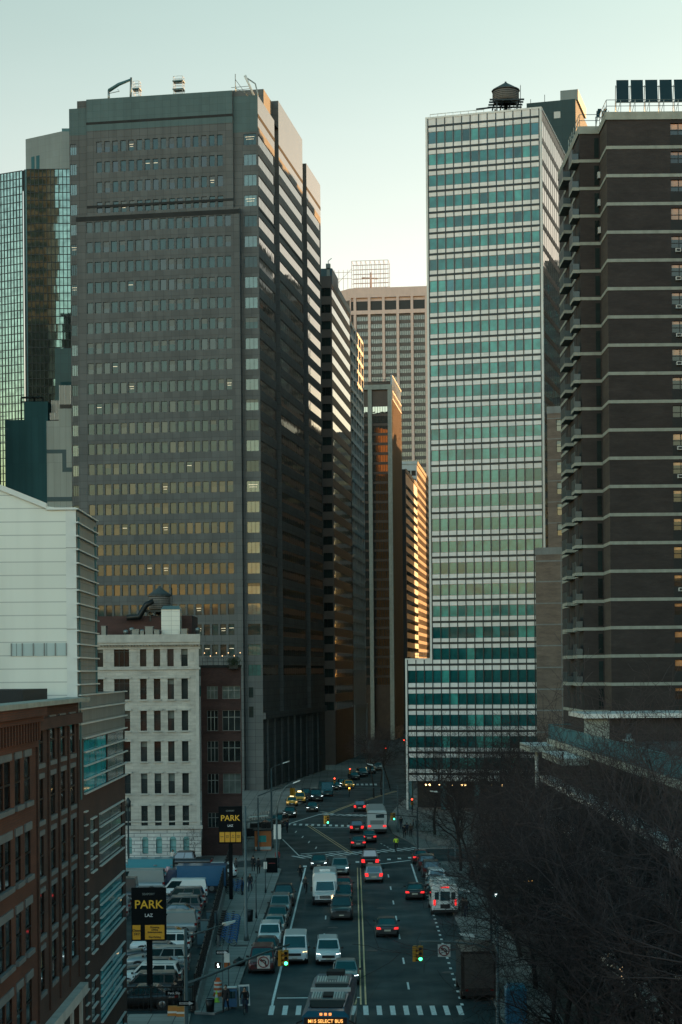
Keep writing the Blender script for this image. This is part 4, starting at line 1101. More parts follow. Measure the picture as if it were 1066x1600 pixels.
# apartment tower at the frame edge, only its balcony tips show
q = P(0, 640, 330)
mats = [M['concrete_dark'], M['void'], M['tint3'], M['frame_dark']]
B = Building('leaning_balcony_tower', 'slim apartment tower whose balcony tips poke in at the left edge of the view', 'apartment tower', (q.x, q.y), 0, mats)
for k in range(40):
    v = 690 - 20.0*k; z = Z(0, v, 330)
    if v < 95: break
    tip = max(.25, 2.0 - (640-v)*.0055) if v < 640 else 1.8
    x = -.12*0 + (tip if k % 4 else tip*.8)
    m = MB(); m.hexa([(-12,0,z-.16),(0,0,z-.16),(-.6,1.5,z-.16),(-12,1.5,z-.16),(-12,0,z+.2),(x,0.3,z+.02),(x*.3-.6,1.5,z+.2),(-12,1.5,z+.2)], 0); B.part('balcony', m)
B.w.box(-14, -2.6, .6, 14, 0, Z(0,205,330), 2)
B.finish()

# ------------------------------------------------------------------ far street: banded brown block and its neighbours
T7 = R(7.0)
q = P(520, 640, 405)
mats = [M['brown_granite'], M['tint3'], M['mirror'], M['frame_dark'], M['granite_dark'], M['roof'], M['tan_dark']]
B = Building('banded_brown_block', 'brown granite office block with mirror ribbon windows beyond the grey tower', 'office block', (q.x, q.y), T7, mats)
sy = lambda u, v=600: B.sy(u, v)
y1 = sy(548.5); zt = B.zv(520.5, 442, 0)
B.styles['rib'] = wstyle([2], 3, .1, 12, 1, None, None, 0, None, 0, 2, .06)
B.styles['frt'] = wstyle([1], 3, .1, 4, 1, None, None, 0, None, 0, 2, .06)
zs = [B.zv(520.5, 449 + 25.9*k, 0) for k in range(28)]
rws = [(z-2.0, z-.05) for z in zs if z > 14]
B.facade(Face(0,0,R(90)), 0, y1, 0, zt, [(.2, y1-.1)], rws, .1, 'rib')
xl = B.sx(480, 700)
B.facade(F0, xl, 0, 0, B.zv(510, 431, 0), [(xl+.5, -.3)], rws, .15, 'frt', mw=6)
B.w.face([(0,0,zt),(0,y1,zt),(-14,y1,zt),(-14,0,zt)], 5); B.w.face([(0,y1,0),(-14,y1,0),(-14,y1,zt),(0,y1,zt)], 0)
m = MB(); za = B.zv(512,418,-1); m.box(xl, B.sx(520,430)-.2, .8, 12, zt-.3, za); m.box(B.sx(520,430)-.2, -.3, 3, y1, zt-.1, zt+1.6); B.part('plant_room', m, [M['slate_band']])
m = MB(); x = B.sx(512.5, 430); m.box(x-.35, x+.35, .5, 1.2, zt+.5, za-.3, 0); m.box(x-.5, x+.5, .3, 1.3, za, za+1.0, 0); m.tube([(x,.8,za+1),(x,.8,za+1.7),(x+.8,.8,za+2.3)], .09, 5); B.part('roof_antenna', m, [M['galv']])
B.finish()
c, s_ = math.cos(T7), math.sin(T7)
def along(t): return (q.x + t*s_, q.y + t*c)
y2 = sy(568.3)
mats = [M['frame_white'], M['tint3'], M['frame_grey'], M['void'], M['glass_old'], M['roof'], pm('orange painted for glass reflection', (.26,.12,.04), .8, var=.15)]  # unseen back wall painted orange to feed the sunlit glow in the bronze glass
B = Building('precast_grid_block', 'pale precast office block with a deep square window grid along the street', 'office block', along(y1+.05), T7, mats)
Ls = y2-y1; zt2 = B.zv(550, 501, 0)
B.styles['cell'] = wstyle([1,1,4], 3, .1, 1, 1, None, None, 0, None, 0, 4)
zs = [zt2 - .8 - 3.25*k for k in range(27)]
pc = Ls/5
B.facade(Face(0,0,R(90)), 0, Ls, 0, zt2, [(pc*k+.55, pc*k+pc-.55) for k in range(5)], [(z-2.3, z) for z in zs if z > 12], .55, 'cell')
B.w.face([(0,Ls,0),(-14,Ls,0),(-14,Ls,zt2),(0,Ls,zt2)], 6); B.w.face([(0,0,zt2),(0,Ls,zt2),(-14,Ls,zt2),(-14,0,zt2)], 5); B.w.face([(0,0,0),(-14,0,0),(-14,0,zt2),(0,0,zt2)][::-1], 0)
m = MB(); m.box(-.1, .3, .2, 1.2, 0, 13); m.box(-.1, .3, Ls-1.3, Ls-.3, 0, 13); m.box(-.3, .3, 0, Ls, 11.9, 13.1); B.part('street_arcade', m)
B.finish()
q7 = P(613.8, 760, 553)
mats = [M['bronze'], M['bronze_glass'], M['concrete'], M['frame_white'], M['orange_brick'], M['frame_dark'], M['lamp_strip'], M['brown_granite']]
B = Building('bronze_column_tower', 'dark bronze glass tower between two pale full height columns', 'office tower', (q7.x, q7.y), T7, mats)
s = lambda u: B.sx(u, 760)
zt = B.zv(600, 601, s(600)); zc = B.zv(600, 608.5, s(600)); D = B.sy(627, 700)
xl = s(556)
B.styles['bz'] = wstyle([1], 5, .12, 6, 1, None, None, 0, 6, .06, 8, .05)
zs = [zc - 5.2 - 3.05*k for k in range(29)]
rws = [(z-2.3, z) for z in zs if z > 8]
fr = Face(0, .5, 0)
B.facade(fr, xl, 0, 0, zc, [(xl+.4, s(575.5)), (s(583), s(606.5))], rws, .1, 'bz', mw=0)
m = MB()
for a, b in ((576.3,582.3),(607.2,613.8)): m.box(s(a), s(b) - (.02 if b > 613 else 0), -.45, .5, 0, zt-.01, 2)
m.box(xl, s(613.8)-.02, -.5, .6, zc, zt, 2); B.part('column_frame', m)
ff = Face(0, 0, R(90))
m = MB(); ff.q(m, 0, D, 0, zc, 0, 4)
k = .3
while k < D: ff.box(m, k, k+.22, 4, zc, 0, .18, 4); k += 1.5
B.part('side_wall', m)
m = MB(); za = B.zv(614, 592, 0)
for k in range(9): ff.box(m, D*k/9+.1, D*k/9+.5, zc-3.2, za+1.2, -.4, .25, 3)
for z in (zc-3.2, zc-.8, za+.8): ff.box(m, 0, D, z, z+.5, -.4, .22, 3)
B.part('crown_screen', m)
m = MB(); m.box(xl, -.6, 1.2, D, zc-.5, zt-.6, 0); m.box(s(575), s(611), 3, 12, zt-.5, zt+1.6, 0); B.part('roof', m)
m = MB(); rail(m, [(s(584),0,zt),(s(611),0,zt)], 1.6, 1.4, .06); B.part('roof_railing', m, [M['frame_dark']])
B.w.face([(xl,.5,0),(xl,D,0),(xl,D,zc),(xl,.5,zc)][::-1], 0); B.w.face([(xl,D,0),(0,D,0),(0,D,zc),(xl,D,zc)][::-1], 0)
B.finish()
q8 = P(634.5, 800, 604)
mats = [M['tan_dark'], M['granite_dark'], M['tint3'], M['roof'], M['frame_dark']]
B = Building('dark_slab_block', 'dark brown slab block in shade behind the bronze tower', 'office block', (q8.x, q8.y), T7, mats)
zt = B.zv(634, 733, 0); D = B.sy(652.5, 800); xl = B.sx(610, 800)
F0.q(B.w, xl, 0, 0, zt, 0, 1); Face(0,0,R(90)).q(B.w, 0, D, 0, zt, 0, 0); B.w.face([(xl,0,zt),(0,0,zt),(0,D,zt),(xl,D,zt)], 3)
B.styles['s'] = wstyle([2], 4, .1, 8, 1, None, None, 0, None, 0, 2)
for k in range(26):
    z = zt-5-3.3*k
    if z > 6: B.win(Face(0,0,R(90)), .6, z-1.6, D-1.2, 1.6, .03, 's'); B.win(F0, -2.6, z-1.6, 1.3, 1.6, .03, 's')
m = MB(); Face(0,0,R(90)).box(m, 0, D, zt-1.2, zt+.2, 0, .25, 0); B.part('cornice', m, [M['far_stone']])
B.finish()
q9 = P(652.6, 850, 662)
mats = [M['frame_white'], M['tint3'], M['far_stone'], M['glass_old'], M['roof'], M['tan_dark']]
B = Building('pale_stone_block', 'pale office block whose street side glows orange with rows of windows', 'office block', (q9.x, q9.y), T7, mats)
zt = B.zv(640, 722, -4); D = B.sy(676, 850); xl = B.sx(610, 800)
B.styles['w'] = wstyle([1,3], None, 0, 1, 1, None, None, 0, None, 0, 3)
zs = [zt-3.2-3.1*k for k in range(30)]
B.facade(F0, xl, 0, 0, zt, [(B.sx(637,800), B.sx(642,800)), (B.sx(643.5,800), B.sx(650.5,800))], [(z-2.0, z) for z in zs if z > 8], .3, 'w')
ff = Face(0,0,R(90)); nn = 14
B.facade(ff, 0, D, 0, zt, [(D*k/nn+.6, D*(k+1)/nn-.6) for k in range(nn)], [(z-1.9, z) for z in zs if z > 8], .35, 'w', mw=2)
B.w.face([(xl,0,zt),(0,0,zt),(0,D,zt),(xl,D,zt)], 4)
m = MB(); F0.box(m, xl, .2, zt-.8, zt+.3, 0, .3, 0); ff.box(m, 0, D, zt-1.1, zt+.3, 0, .3, 2); B.part('cornice', m)
B.finish()
# tan tower closing the street
q10 = P(548, 640, 760)
mats = [M['tan_stone'], M['tan_dark'], M['grey_glass'], M['frame_dark'], M['roof'], M['lamp_strip'], M['glass_old']]
B = Building('tan_tower', 'broad tan stone tower with tall piers closing the end of the street', 'office tower', (q10.x, q10.y), R(6.5), mats)
s = lambda u, v=640: B.sx(u, v); zz = lambda v: B.zv(600, v, s(600))
zt = zz(449); xr = s(700); fr = Face(0, 0, 0); fb = Face(0, 1.0, 0)
pu = [556, 578.3, 600.6, 622.9, 645.2, 667.5, 689.8]
fb.q(B.w, 0, xr, 0, zz(486), 0, 1)
m = MB(); hw = 2.05*.276
for u in pu: fr.box(m, s(u)-hw, s(u)+hw, 0, zz(464), -1, 0, 0)
fr.box(m, -.2, xr, zz(464), zt, -1, .05, 0); fr.box(m, 0, xr, zz(490), zz(484), -1, -.05, 0); fr.box(m, 0, .5, 0, zz(464), -1, 0, 0)
B.part('piers', m)
m = MB(); fb.q(m, 0, xr, zz(486), zz(469), .02, 3); fb.q(m, 0, xr, zz(469), zz(463), .02, 0); B.part('louvre_band', m)
def strip(mb, fc, a, z, w_, h, n, k, r):
    for i in range(5):
        fc.q(mb, a+w_*i/5+.12, a+w_*(i+1)/5-.06, z, z+h, n, 2)
    fc.q(mb, a, a+w_, z-.05, z+h+.05, n-.03, 3)
B.styles['strip'] = (9, strip)
for i in range(len(pu)-1):
    for k in range(38):
        z = zz(536.5-40 + 11.85*k)
        if z > 20 and pu[i] < 668: B.win(fb, s(pu[i])+hw+.1, z-.95, s(pu[i+1])-s(pu[i])-2*hw-.2, 1.75, .06, 'strip')
for k in range(38):
    z = zz(536.5-40 + 11.85*k)
    if z > 20: B.win(fb, .6, z-.95, s(pu[0])-hw-.75, 1.75, .06, 'strip')
# chamfered left corner
xa, ya = B.sx(535, 640, -6), -0.0
B.w.face([(0,0,zt-5),(-9,9,zt-5),(-9,9,zt),(0,0,zt)][::-1], 0); B.w.face([(0,0,0),(-9,9,0),(-9,9,zt-5),(0,0,zt-5)][::-1], 1)
B.w.face([(-9,9,zt-.5),(0,0,zt-.5),(xr,0,zt-.5),(xr,30,zt-.5),(-9,30,zt-.5)], 4)
m = MB(); x0, x1 = s(549,430), s(606,430); z1 = zz(404.5)
n = 8
for i in range(n+1):
    x = x0+(x1-x0)*i/n
    for y in (2, 10): m.tube([(x,y,zt-.5),(x,y,z1)], .10, 4, sm=False)
    m.tube([(x,2,z1),(x,10,z1)], .08, 4, sm=False)
for j in range(7):
    z = zt+.4+(z1-zt-.4)*j/6
    for y in (2, 10): m.tube([(x0,y,z),(x1,y,z)], .10, 4, sm=False)
x2 = s(521,430)
for i in range(4):
    x = x2+(x0-x2)*i/4; m.tube([(x,4,zt-2),(x,4,zz(416))], .09, 4, sm=False)
for z in (zz(420), zz(430)): m.tube([(x2,4,z),(x0,4,z)], .09, 4, sm=False)
m.tube([(x2,4,zz(442)),(x0,4,zz(414))], .08, 4, sm=False)
m.tube([(x0+(x1-x0)*.5,6,zt),(x0+(x1-x0)*.5,6,zz(420))], .4, 6); m.tube([(x0+4,6,zz(428)),(x0+11,6,zz(430))], .35, 4)
B.part('roof_cage', m, [M['tan_stone']])
B.finish()

# ------------------------------------------------------------------ unseen blocks added to block the sun and fill the reflections
def hidden(label, x, y, wd, dp, h, th=0.0, mat='granite', rag=0, band='tint3'):
    mats_ = [M[mat], M[band], M['roof']]
    t = thing('added_block', label, 'office block', (x, y, 0), -th, 'unseen blocks added for shade and reflections')
    m = MB(); m.box(0, wd, 0, dp, 0, h, 0, 2); m.build('wall', mats_, t)
    m = MB(); r = random.Random(int(x*7+y))
    z = 8
    while z < h-4:
        for fc, a in ((Face(0,0,0), wd), (Face(0,dp,R(-90)), dp), (Face(wd,dp,R(180)), wd)):
            fc.box(m, .8, a-.8, z, z+1.9, 0, .04, 1)
        z += 3.7
    m.build('window_bands', mats_, t, kind='stuff')
    if rag:
        m = MB()
        for k in range(rag):
            a = r.uniform(0, wd-4); b = r.uniform(0, dp-3); m.box(a, a+r.uniform(1.5,5), b, b+r.uniform(1.5,5), h, h+r.uniform(1.0,3.4), 0)
        m.build('roof_plant', mats_, t, kind='stuff')
    return t
hidden('unseen granite block added behind the white grid tower to block sun', 29, 345, 16, 95, 127, R(9), 'granite', 22)
hidden('unseen lower brown block added behind the white grid tower to block sun', 44, 440.2, 36, 44, 86, R(9), 'brown_granite', 14)
hidden('unseen tall stone slab added behind the white grid tower for reflections', 51.2, 485.2, 30, 28, 145, R(9), 'granite', 10)
hidden('unseen long brown block added beyond the white grid tower to block sun', 55.8, 514, 6, 192, 104, R(9), 'brown_granite', 12)
hidden('unseen tall block added behind the long brown block for reflections', 82.8, 600, 26, 20, 160, 0, 'granite', 8)
hidden('unseen broad stone block added beyond the right edge for reflections', 112, 470, 44, 28, 132, 0, 'granite', 8)
hidden('unseen distant stone block added far behind the white grid tower for reflections', 42, 770, 50, 30, 128, 0, 'granite', 10)
hidden('unseen dark slab tower added beyond the left edge for reflections', -92, 316, 8.5, 14, 178, 0, 'tan_dark', 3)
hidden('unseen low brick block added behind the viewpoint for reflections', -120, -150, 70, 40, 42, 0, 'brick_red', 9)
hidden('unseen long stone block added behind the viewpoint for reflections', -40, -170, 90, 40, 37, 0, 'stone', 12)
hidden('unseen brick block added far behind the viewpoint on the right for reflections', 60, -150, 70, 40, 44, 0, 'brick_tan', 9)
hidden('unseen stone block added far behind the viewpoint on the left for reflections', -300, -190, 150, 40, 52, 0, 'stone', 12)
hidden('unseen brick block added beyond the right edge near the street to block sun', 60, 100, 22, 70, 72, 0, 'brick_tan', 5)
hidden('unseen stone block added beyond the right edge to block sun', 64, 174, 22, 70, 78, 0, 'stone', 5)
hidden('unseen tall slab added behind the balcony tower to block sun', 70, 248, 26, 100, 122, 0, 'stone', 6)
# ------------------------------------------------------------------ ground, road, pavements, markings
def asphalt(name, col, crack=.5):
    m, nt, b = _nt(name); N, L = nt.nodes, nt.links
    tc = N.new('ShaderNodeTexCoord')
    def noise(sc, det, st=None):
        n = N.new('ShaderNodeTexNoise'); n.inputs['Scale'].default_value = sc; n.inputs['Detail'].default_value = det
        src = tc.outputs['Object']
        if st:
            mp = N.new('ShaderNodeMapping'); mp.inputs['Scale'].default_value = st; L.new(src, mp.inputs['Vector']); src = mp.outputs['Vector']
        L.new(src, n.inputs['Vector']); return n.outputs['Fac']
    def rng(f, a, b_, lo, hi):
        r = N.new('ShaderNodeMapRange'); r.inputs['From Min'].default_value = a; r.inputs['From Max'].default_value = b_
        r.inputs['To Min'].default_value = lo; r.inputs['To Max'].default_value = hi; L.new(f, r.inputs['Value']); return r.outputs['Result']
    def mul(a, c):
        k = N.new('ShaderNodeMath'); k.operation = 'MULTIPLY'; L.new(a, k.inputs[0]); L.new(c, k.inputs[1]); return k.outputs[0]
    f = mul(rng(noise(.09, 6), .3, .7, .68, 1.4), rng(noise(1.0, 5, (.9, .05, 1)), .35, .7, .72, 1.3))
    f = mul(f, rng(noise(6, 4), .3, .7, .88, 1.12))
    v = N.new('ShaderNodeTexVoronoi'); v.feature = 'DISTANCE_TO_EDGE'; v.inputs['Scale'].default_value = .11; L.new(tc.outputs['Object'], v.inputs['Vector'])
    f = mul(f, rng(v.outputs['Distance'], 0, .006, 1-crack, 1))
    sc = N.new('ShaderNodeVectorMath'); sc.operation = 'SCALE'; sc.inputs[0].default_value = col; L.new(f, sc.inputs['Scale'])
    L.new(sc.outputs['Vector'], b.inputs['Base Color'])
    L.new(rng(noise(.3, 4), .3, .7, .55, .85), b.inputs['Roughness'])
    return m
M['road'] = asphalt('worn asphalt', (.017,.039,.043))
M['lot'] = asphalt('car park asphalt', (.022,.034,.037))
M['pave'] = panelm('concrete pavement flags', (.28,.265,.24), 1.5, 1.5, .03, (.07,.07,.07), .85, .10, .3, big=.25)
M['kerb'] = pm('kerb stone', (.2,.2,.19), .85, var=.2, scale=2)
M['paint'] = pm('worn white road paint', (.86,.86,.82), .7, var=.22, scale=3.5)
M['yellow'] = pm('worn yellow road paint', (.85,.58,.30), .7, var=.25, scale=3)
M['patch'] = pm('road patch', (.075,.078,.076), .85, var=.2, scale=1)
M['iron'] = pm('cast iron cover', (.05,.05,.05), .5, .5, .2, 6)
M['soil'] = pm('park soil and leaf litter', (.05,.042,.034), .95, var=.4, scale=1.2, bump=.4)
m = MB(); m.face([(-2500,-1500,-.004),(2500,-1500,-.004),(2500,3500,-.004),(-2500,3500,-.004)]); struct('ground', m, M['road'])
KL = lambda y: -7.2 + .0068*(y-116)
KR = lambda y: 9.85 + .0028*(y-130)
FX = lambda y: -9.63 - .0368*(y-116.4)      # car park fence
m = MB(); m.face([(-30,20,0),(30,20,0),(30,520,0),(-30,520,0)]); struct('road', m, M['road'])
m = MB(); m.face([(FX(100)-.1,100,.004),(FX(194)-.1,194,.004),(-36,194,.004),(-36,100,.004)]); struct('car_park_ground', m, M['lot'])
def slab(name, poly, mat='pave', h=.13):
    m = MB(); m.prism([(p[0], p[1]) for p in poly], -.05, h, 1, 0); return m.build(name, [M[mat], M['kerb']], kind='structure')
slab('pavement_left', [(FX(111),111.0),(KL(111)-.9,110.6),(KL(113),112.6),(KL(191.5),191.5),(KL(193)-1,193.4),(FX(193),193.6)])
slab('pavement_lot_end', [(-36,101.2),(-9.1,101.2),(-9.3,103.6),(FX(111)-.2,110.5),(-36,110.5)])
a, b, c, d, e, f = G(338,1349), G(434,1342), G(441,1290), G(441,1274), G(458,1262), G(545,1221)
slab('pavement_corner', [(-32,196.5),(a.x,a.y),(b.x,b.y),(c.x,c.y),(d.x,d.y),(e.x,e.y),(f.x,f.y),(8,430),(-40,430)])
g = [G(656.5,1327), G(636,1314.5), G(614,1303), G(606,1290), G(612,1272), G(620,1262)]
slab('pavement_tower', [(60,213.5)] + [(p.x,p.y) for p in g] + [(14.5,330),(24,430),(60,430)][0:3])
slab('pavement_right', [(KR(60),60),(60,60),(60,197.5),(9.6,197.5),(KR(193)-.3,195.5)])
slab('park_bed', [(13.2,62),(17.5,62),(17.5,190),(13.6,190)], 'soil', .16)
PT = MB(); YE = MB()
def gq(mb, pts, z=.012, m=0):
    mb.face([(p.x, p.y, z) for p in pts], m)
def line(mb, p, q, w, z=.012):
    p, q = Vector((p.x,p.y,0)), Vector((q.x,q.y,0)); t = (q-p).normalized(); n = Vector((-t.y, t.x, 0))*(w/2)
    mb.face([(p-n).to_tuple()[:2]+(z,), (q-n).to_tuple()[:2]+(z,), (q+n).to_tuple()[:2]+(z,), (p+n).to_tuple()[:2]+(z,)][::1], 0)
def dashes(mb, p, q, w, on, off, z=.012):
    p, q = Vector((p.x,p.y,0)), Vector((q.x,q.y,0)); L_ = (q-p).length; t = (q-p)/L_; a = 0
    while a < L_: line(mb, p+t*a, p+t*min(L_, a+on), w, z); a += on+off
V2 = lambda x, y: Vector((x, y, 0))
YX = lambda y: 1.25 + .0066*(y-113.7)
def marks(name, build, mat):
    m = MB(); build(m)
    # merge check not needed: every face is its own quad of paint
    struct(name, m, M[mat])
def near_yellow(m):
    for s_ in (-.16,.16): line(m, V2(YX(113.6)+s_,113.6), V2(YX(193)+s_,193), .11)
def far_yellow(m):
    a, b = G(551,1335), G(482,1290)
    for s_ in (-.2,.2): line(m, a+V2(s_,0), b+V2(s_,0), .13)
    pts = [G(508,1274), G(535,1263), G(560,1254), G(590,1245), G(620,1236)]
    for i in range(4):
        for s_ in (-.25,.25): line(m, pts[i]+V2(s_,0), pts[i+1]+V2(s_,0), .15)
marks('yellow_centre_lines', near_yellow, 'yellow'); marks('yellow_lines_beyond', far_yellow, 'yellow')
def near_white(m):
    line(m, V2(-4.65,115.2), V2(-4.1,193.5), .17)
    line(m, G(424,1581), V2(-4.65,115.2), .15)
    line(m, G(433,1560), G(487,1559.5), .3); line(m, G(545,1559), G(564,1559), .3)
    line(m, G(655.5,1389), G(643,1350), .18)
    line(m, G(592,1350.5), G(642,1344.5), .42)
    line(m, G(470,1334.6), G(546,1329.5), .4); line(m, G(442,1312), G(468,1338), .14)
    line(m, G(490,1293.3), G(548,1293.3), .4); line(m, G(440,1291), G(500,1272.5), .25)
    line(m, G(500,1268), G(512,1270), .3)
marks('white_lines', near_white, 'paint')
def dash(m):
    for (u, v) in ((630.5,1501.7),(637.8,1540.7),(624,1463.7),(619,1434.8),(614.7,1410.5),(610.5,1388),(607,1369)):
        p = G(u, v); line(m, V2(p.x, p.y-1.4), V2(p.x+.02, p.y+1.4), .14)
    for (u, v) in ((506.7,1462.6),(509,1434)): p = G(u, v); line(m, V2(p.x, p.y-1.2), V2(p.x, p.y+1.2), .12)
    dashes(m, V2(7.6,113), V2(8.12,172), .2, .75, 1.55)
    for (u, v) in ((462.5,1300),(473,1308),(483,1316),(494,1325)): p = G(u, v); line(m, V2(p.x-.05, p.y-1.3), V2(p.x+.05, p.y+1.3), .16)
    dashes(m, G(595,1318), G(617,1330), .16, 1.0, 1.2)
marks('lane_dashes', dash, 'paint')
def zebra(m, pts, w, l, ang=0.0):
    for (u, v) in pts:
        p = G(u, v); c, s_ = math.cos(ang), math.sin(ang)
        q = [V2(p.x + a*w/2*c - b*l/2*s_, p.y + a*w/2*s_ + b*l/2*c) for a, b in ((-1,-1),(1,-1),(1,1),(-1,1))]
        gq(m, q, .016)
marks('crosswalk_near', lambda m: zebra(m, [(424.5+21.05*k, 1579.2) for k in range(15)], .33, 3.1), 'paint')
def cross2(m):
    zebra(m, [(476.6+16.4*k, 1354-1.35*k) for k in range(11)], .42, 1.5)
    zebra(m, [(466.5+11.7*k, 1339.6-.85*k) for k in range(17)], .42, 3.2, .5)
marks('crosswalk_middle', cross2, 'paint')
marks('crosswalk_far', lambda m: (zebra(m, [(451.5+9.3*k, 1288.3+.25*k) for k in range(13)], .4, 2.8), zebra(m, [(505+9.2*k, 1272.2+.35*k) for k in range(9)], .5, 2.8, -.5)), 'paint')
marks('far_stripes', lambda m: (zebra(m, [(545+7*k, 1226) for k in range(7)], .5, 5),), 'paint')
m = MB()
for (u0, u1, v, dv) in ((560,575,1395,1.5),(545,565,1386,4),(562,610,1386,4)):
    a, b = G(u0, v+dv), G(u1, v-dv); m.face([(a.x,a.y,.006),(b.x,a.y,.006),(b.x,b.y,.006),(a.x,b.y,.006)])
a, b = G(473,1423), G(482,1393); m.face([(a.x,a.y,.006),(b.x,a.y,.006),(b.x-.1,b.y,.006),(a.x+.1,b.y,.006)])
a, b = G(441,1343), G(464,1335); m.face([(a.x,a.y,.006),(b.x,a.y,.006),(b.x-.3,b.y,.006),(a.x,b.y,.006)])
struct('road_patches', m, M['patch'])
for u, v in ((596,1419.5),(581,1486),(700,1520),(520,1450)):
    m = MB(); p = G(u, v); m.lathe([(0,.02),(.42,.02),(.46,.006)], 20); tag(m.build('manhole_cover', M['iron'], None, (p.x,p.y,0)), {596:'iron manhole cover in the right lane behind the dark saloon', 581:'iron manhole cover beside the yellow centre lines', 700:'iron manhole cover by the dotted parking line', 520:'iron manhole cover in the oncoming lane behind the white crossover'}[u], 'manhole cover', 'manhole covers')
m = MB(); a, b = G(365,1482), G(389,1478); m.box(0, b.x-a.x, 0, .9, .12, .145); tag(m.build('cellar_grate', M['iron'], None, (a.x, a.y, 0)), 'dark iron grate let into the left pavement', 'grate')

# ------------------------------------------------------------------ camera, sun, sky
cam = bpy.data.cameras.new('camera'); co = bpy.data.objects.new('camera', cam); COL.objects.link(co)
cam.sensor_fit = 'HORIZONTAL'; cam.sensor_width = 36; cam.lens = FOC/1066*36; cam.shift_y = 250/1066; cam.clip_start = 1; cam.clip_end = 6000
r_ = Vector((1,0,-ROLL)).normalized(); u_ = Vector((ROLL,0,1)).normalized(); k_ = r_.cross(u_)
co.matrix_world = Matrix(((r_.x,u_.x,k_.x,0),(r_.y,u_.y,k_.y,0),(r_.z,u_.z,k_.z,HCAM),(0,0,0,1)))
scene.camera = co
SUN_AZ, SUN_EL = 42.0, 6.5
sl = bpy.data.lights.new('sun', 'SUN'); sl.energy = 4.2; sl.angle = R(.5); sl.color = (1,.52,.2)
so = bpy.data.objects.new('sun', sl); COL.objects.link(so)
sd = Vector((math.sin(R(SUN_AZ))*math.cos(R(SUN_EL)), math.cos(R(SUN_AZ))*math.cos(R(SUN_EL)), math.sin(R(SUN_EL))))
so.rotation_euler = sd.to_track_quat('Z','Y').to_euler()
W = bpy.data.worlds.new('World'); scene.world = W; W.use_nodes = True
nt = W.node_tree; N, L = nt.nodes, nt.links; bg = nt.nodes['Background']
sky = N.new('ShaderNodeTexSky'); sky.sky_type = 'NISHITA'; sky.sun_disc = False
sky.sun_elevation = R(SUN_EL); sky.sun_rotation = R(SUN_AZ)
sky.air_density = 1.0; sky.dust_density = 0.25; sky.ozone_density = 1.0; sky.altitude = 0
# the sky's own colour: warm and pale near the horizon, teal towards the zenith, brightness added behind the viewpoint to light the facades
geo = N.new('ShaderNodeTexCoord'); sp = N.new('ShaderNodeSeparateXYZ'); L.new(geo.outputs['Generated'], sp.inputs['Vector'])
def ramp(stops):
    r = N.new('ShaderNodeValToRGB'); L.new(sp.outputs['Z'], r.inputs['Fac']); e = r.color_ramp.elements
    e[0].position, e[0].color = stops[0][0], (*[c/3 for c in stops[0][1]], 1); e[1].position, e[1].color = stops[-1][0], (*[c/3 for c in stops[-1][1]], 1)
    for p_, c in stops[1:-1]: k = e.new(p_); k.color = (*[x/3 for x in c], 1)
    m3 = N.new('ShaderNodeVectorMath'); m3.operation = 'SCALE'; m3.inputs['Scale'].default_value = 3; L.new(r.outputs['Color'], m3.inputs[0])
    return m3.outputs['Vector']
front = ramp([(0,(1.74,1.39,1.12)), (.22,(1.66,1.27,1.05)), (.36,(1.50,1.33,1.0)), (.6,(.32,.95,.75)), (1,(.15,.85,.7))])
back = ramp([(.0,(2.3,1.45,.95)), (.06,(2.45,1.7,1.15)), (.11,(2.97,2.45,1.85)), (.18,(3.0,2.85,2.45)), (.30,(2.95,2.85,2.6)), (.6,(1.15,1.75,1.65)), (1,(.2,.85,.72))])
mb_ = N.new('ShaderNodeMapRange'); mb_.inputs['From Min'].default_value = .25; mb_.inputs['From Max'].default_value = -.35; mb_.interpolation_type = 'SMOOTHSTEP'
L.new(sp.outputs['Y'], mb_.inputs['Value'])
mt = N.new('ShaderNodeMix'); mt.data_type = 'RGBA'; L.new(mb_.outputs['Result'], mt.inputs['Factor']); L.new(front, mt.inputs['A']); L.new(back, mt.inputs['B'])
mx = N.new('ShaderNodeMix'); mx.data_type = 'RGBA'; mx.blend_type = 'MULTIPLY'; mx.inputs['Factor'].default_value = 1
L.new(sky.outputs['Color'], mx.inputs['A']); L.new(mt.outputs['Result'], mx.inputs['B'])
hz = N.new('ShaderNodeTexNoise'); hz.inputs['Scale'].default_value = 2.2; hz.inputs['Detail'].default_value = 5
hm = N.new('ShaderNodeMapping'); hm.inputs['Scale'].default_value = (1,1,4.5); L.new(geo.outputs['Generated'], hm.inputs['Vector']); L.new(hm.outputs['Vector'], hz.inputs['Vector'])
hr = N.new('ShaderNodeMapRange'); hr.inputs['From Min'].default_value = .3; hr.inputs['From Max'].default_value = .7; hr.inputs['To Min'].default_value = .965; hr.inputs['To Max'].default_value = 1.035
L.new(hz.outputs['Fac'], hr.inputs['Value'])
hs_ = N.new('ShaderNodeVectorMath'); hs_.operation = 'SCALE'; L.new(mx.outputs['Result'], hs_.inputs[0]); L.new(hr.outputs['Result'], hs_.inputs['Scale'])
L.new(hs_.outputs['Vector'], bg.inputs['Color']); bg.inputs['Strength'].default_value = .1
scene.view_settings.view_transform = 'Standard'; scene.view_settings.look = 'None'; scene.view_settings.exposure = 1.3; scene.view_settings.gamma = 1
scene.cycles.use_denoising = True
try: scene.cycles.denoiser = 'OPENIMAGEDENOISE'
except Exception: pass
scene.cycles.max_bounces = 6; scene.cycles.diffuse_bounces = 3; scene.cycles.glossy_bounces = 3; scene.cycles.transmission_bounces = 2
scene.cycles.caustics_reflective = False; scene.cycles.caustics_refractive = False
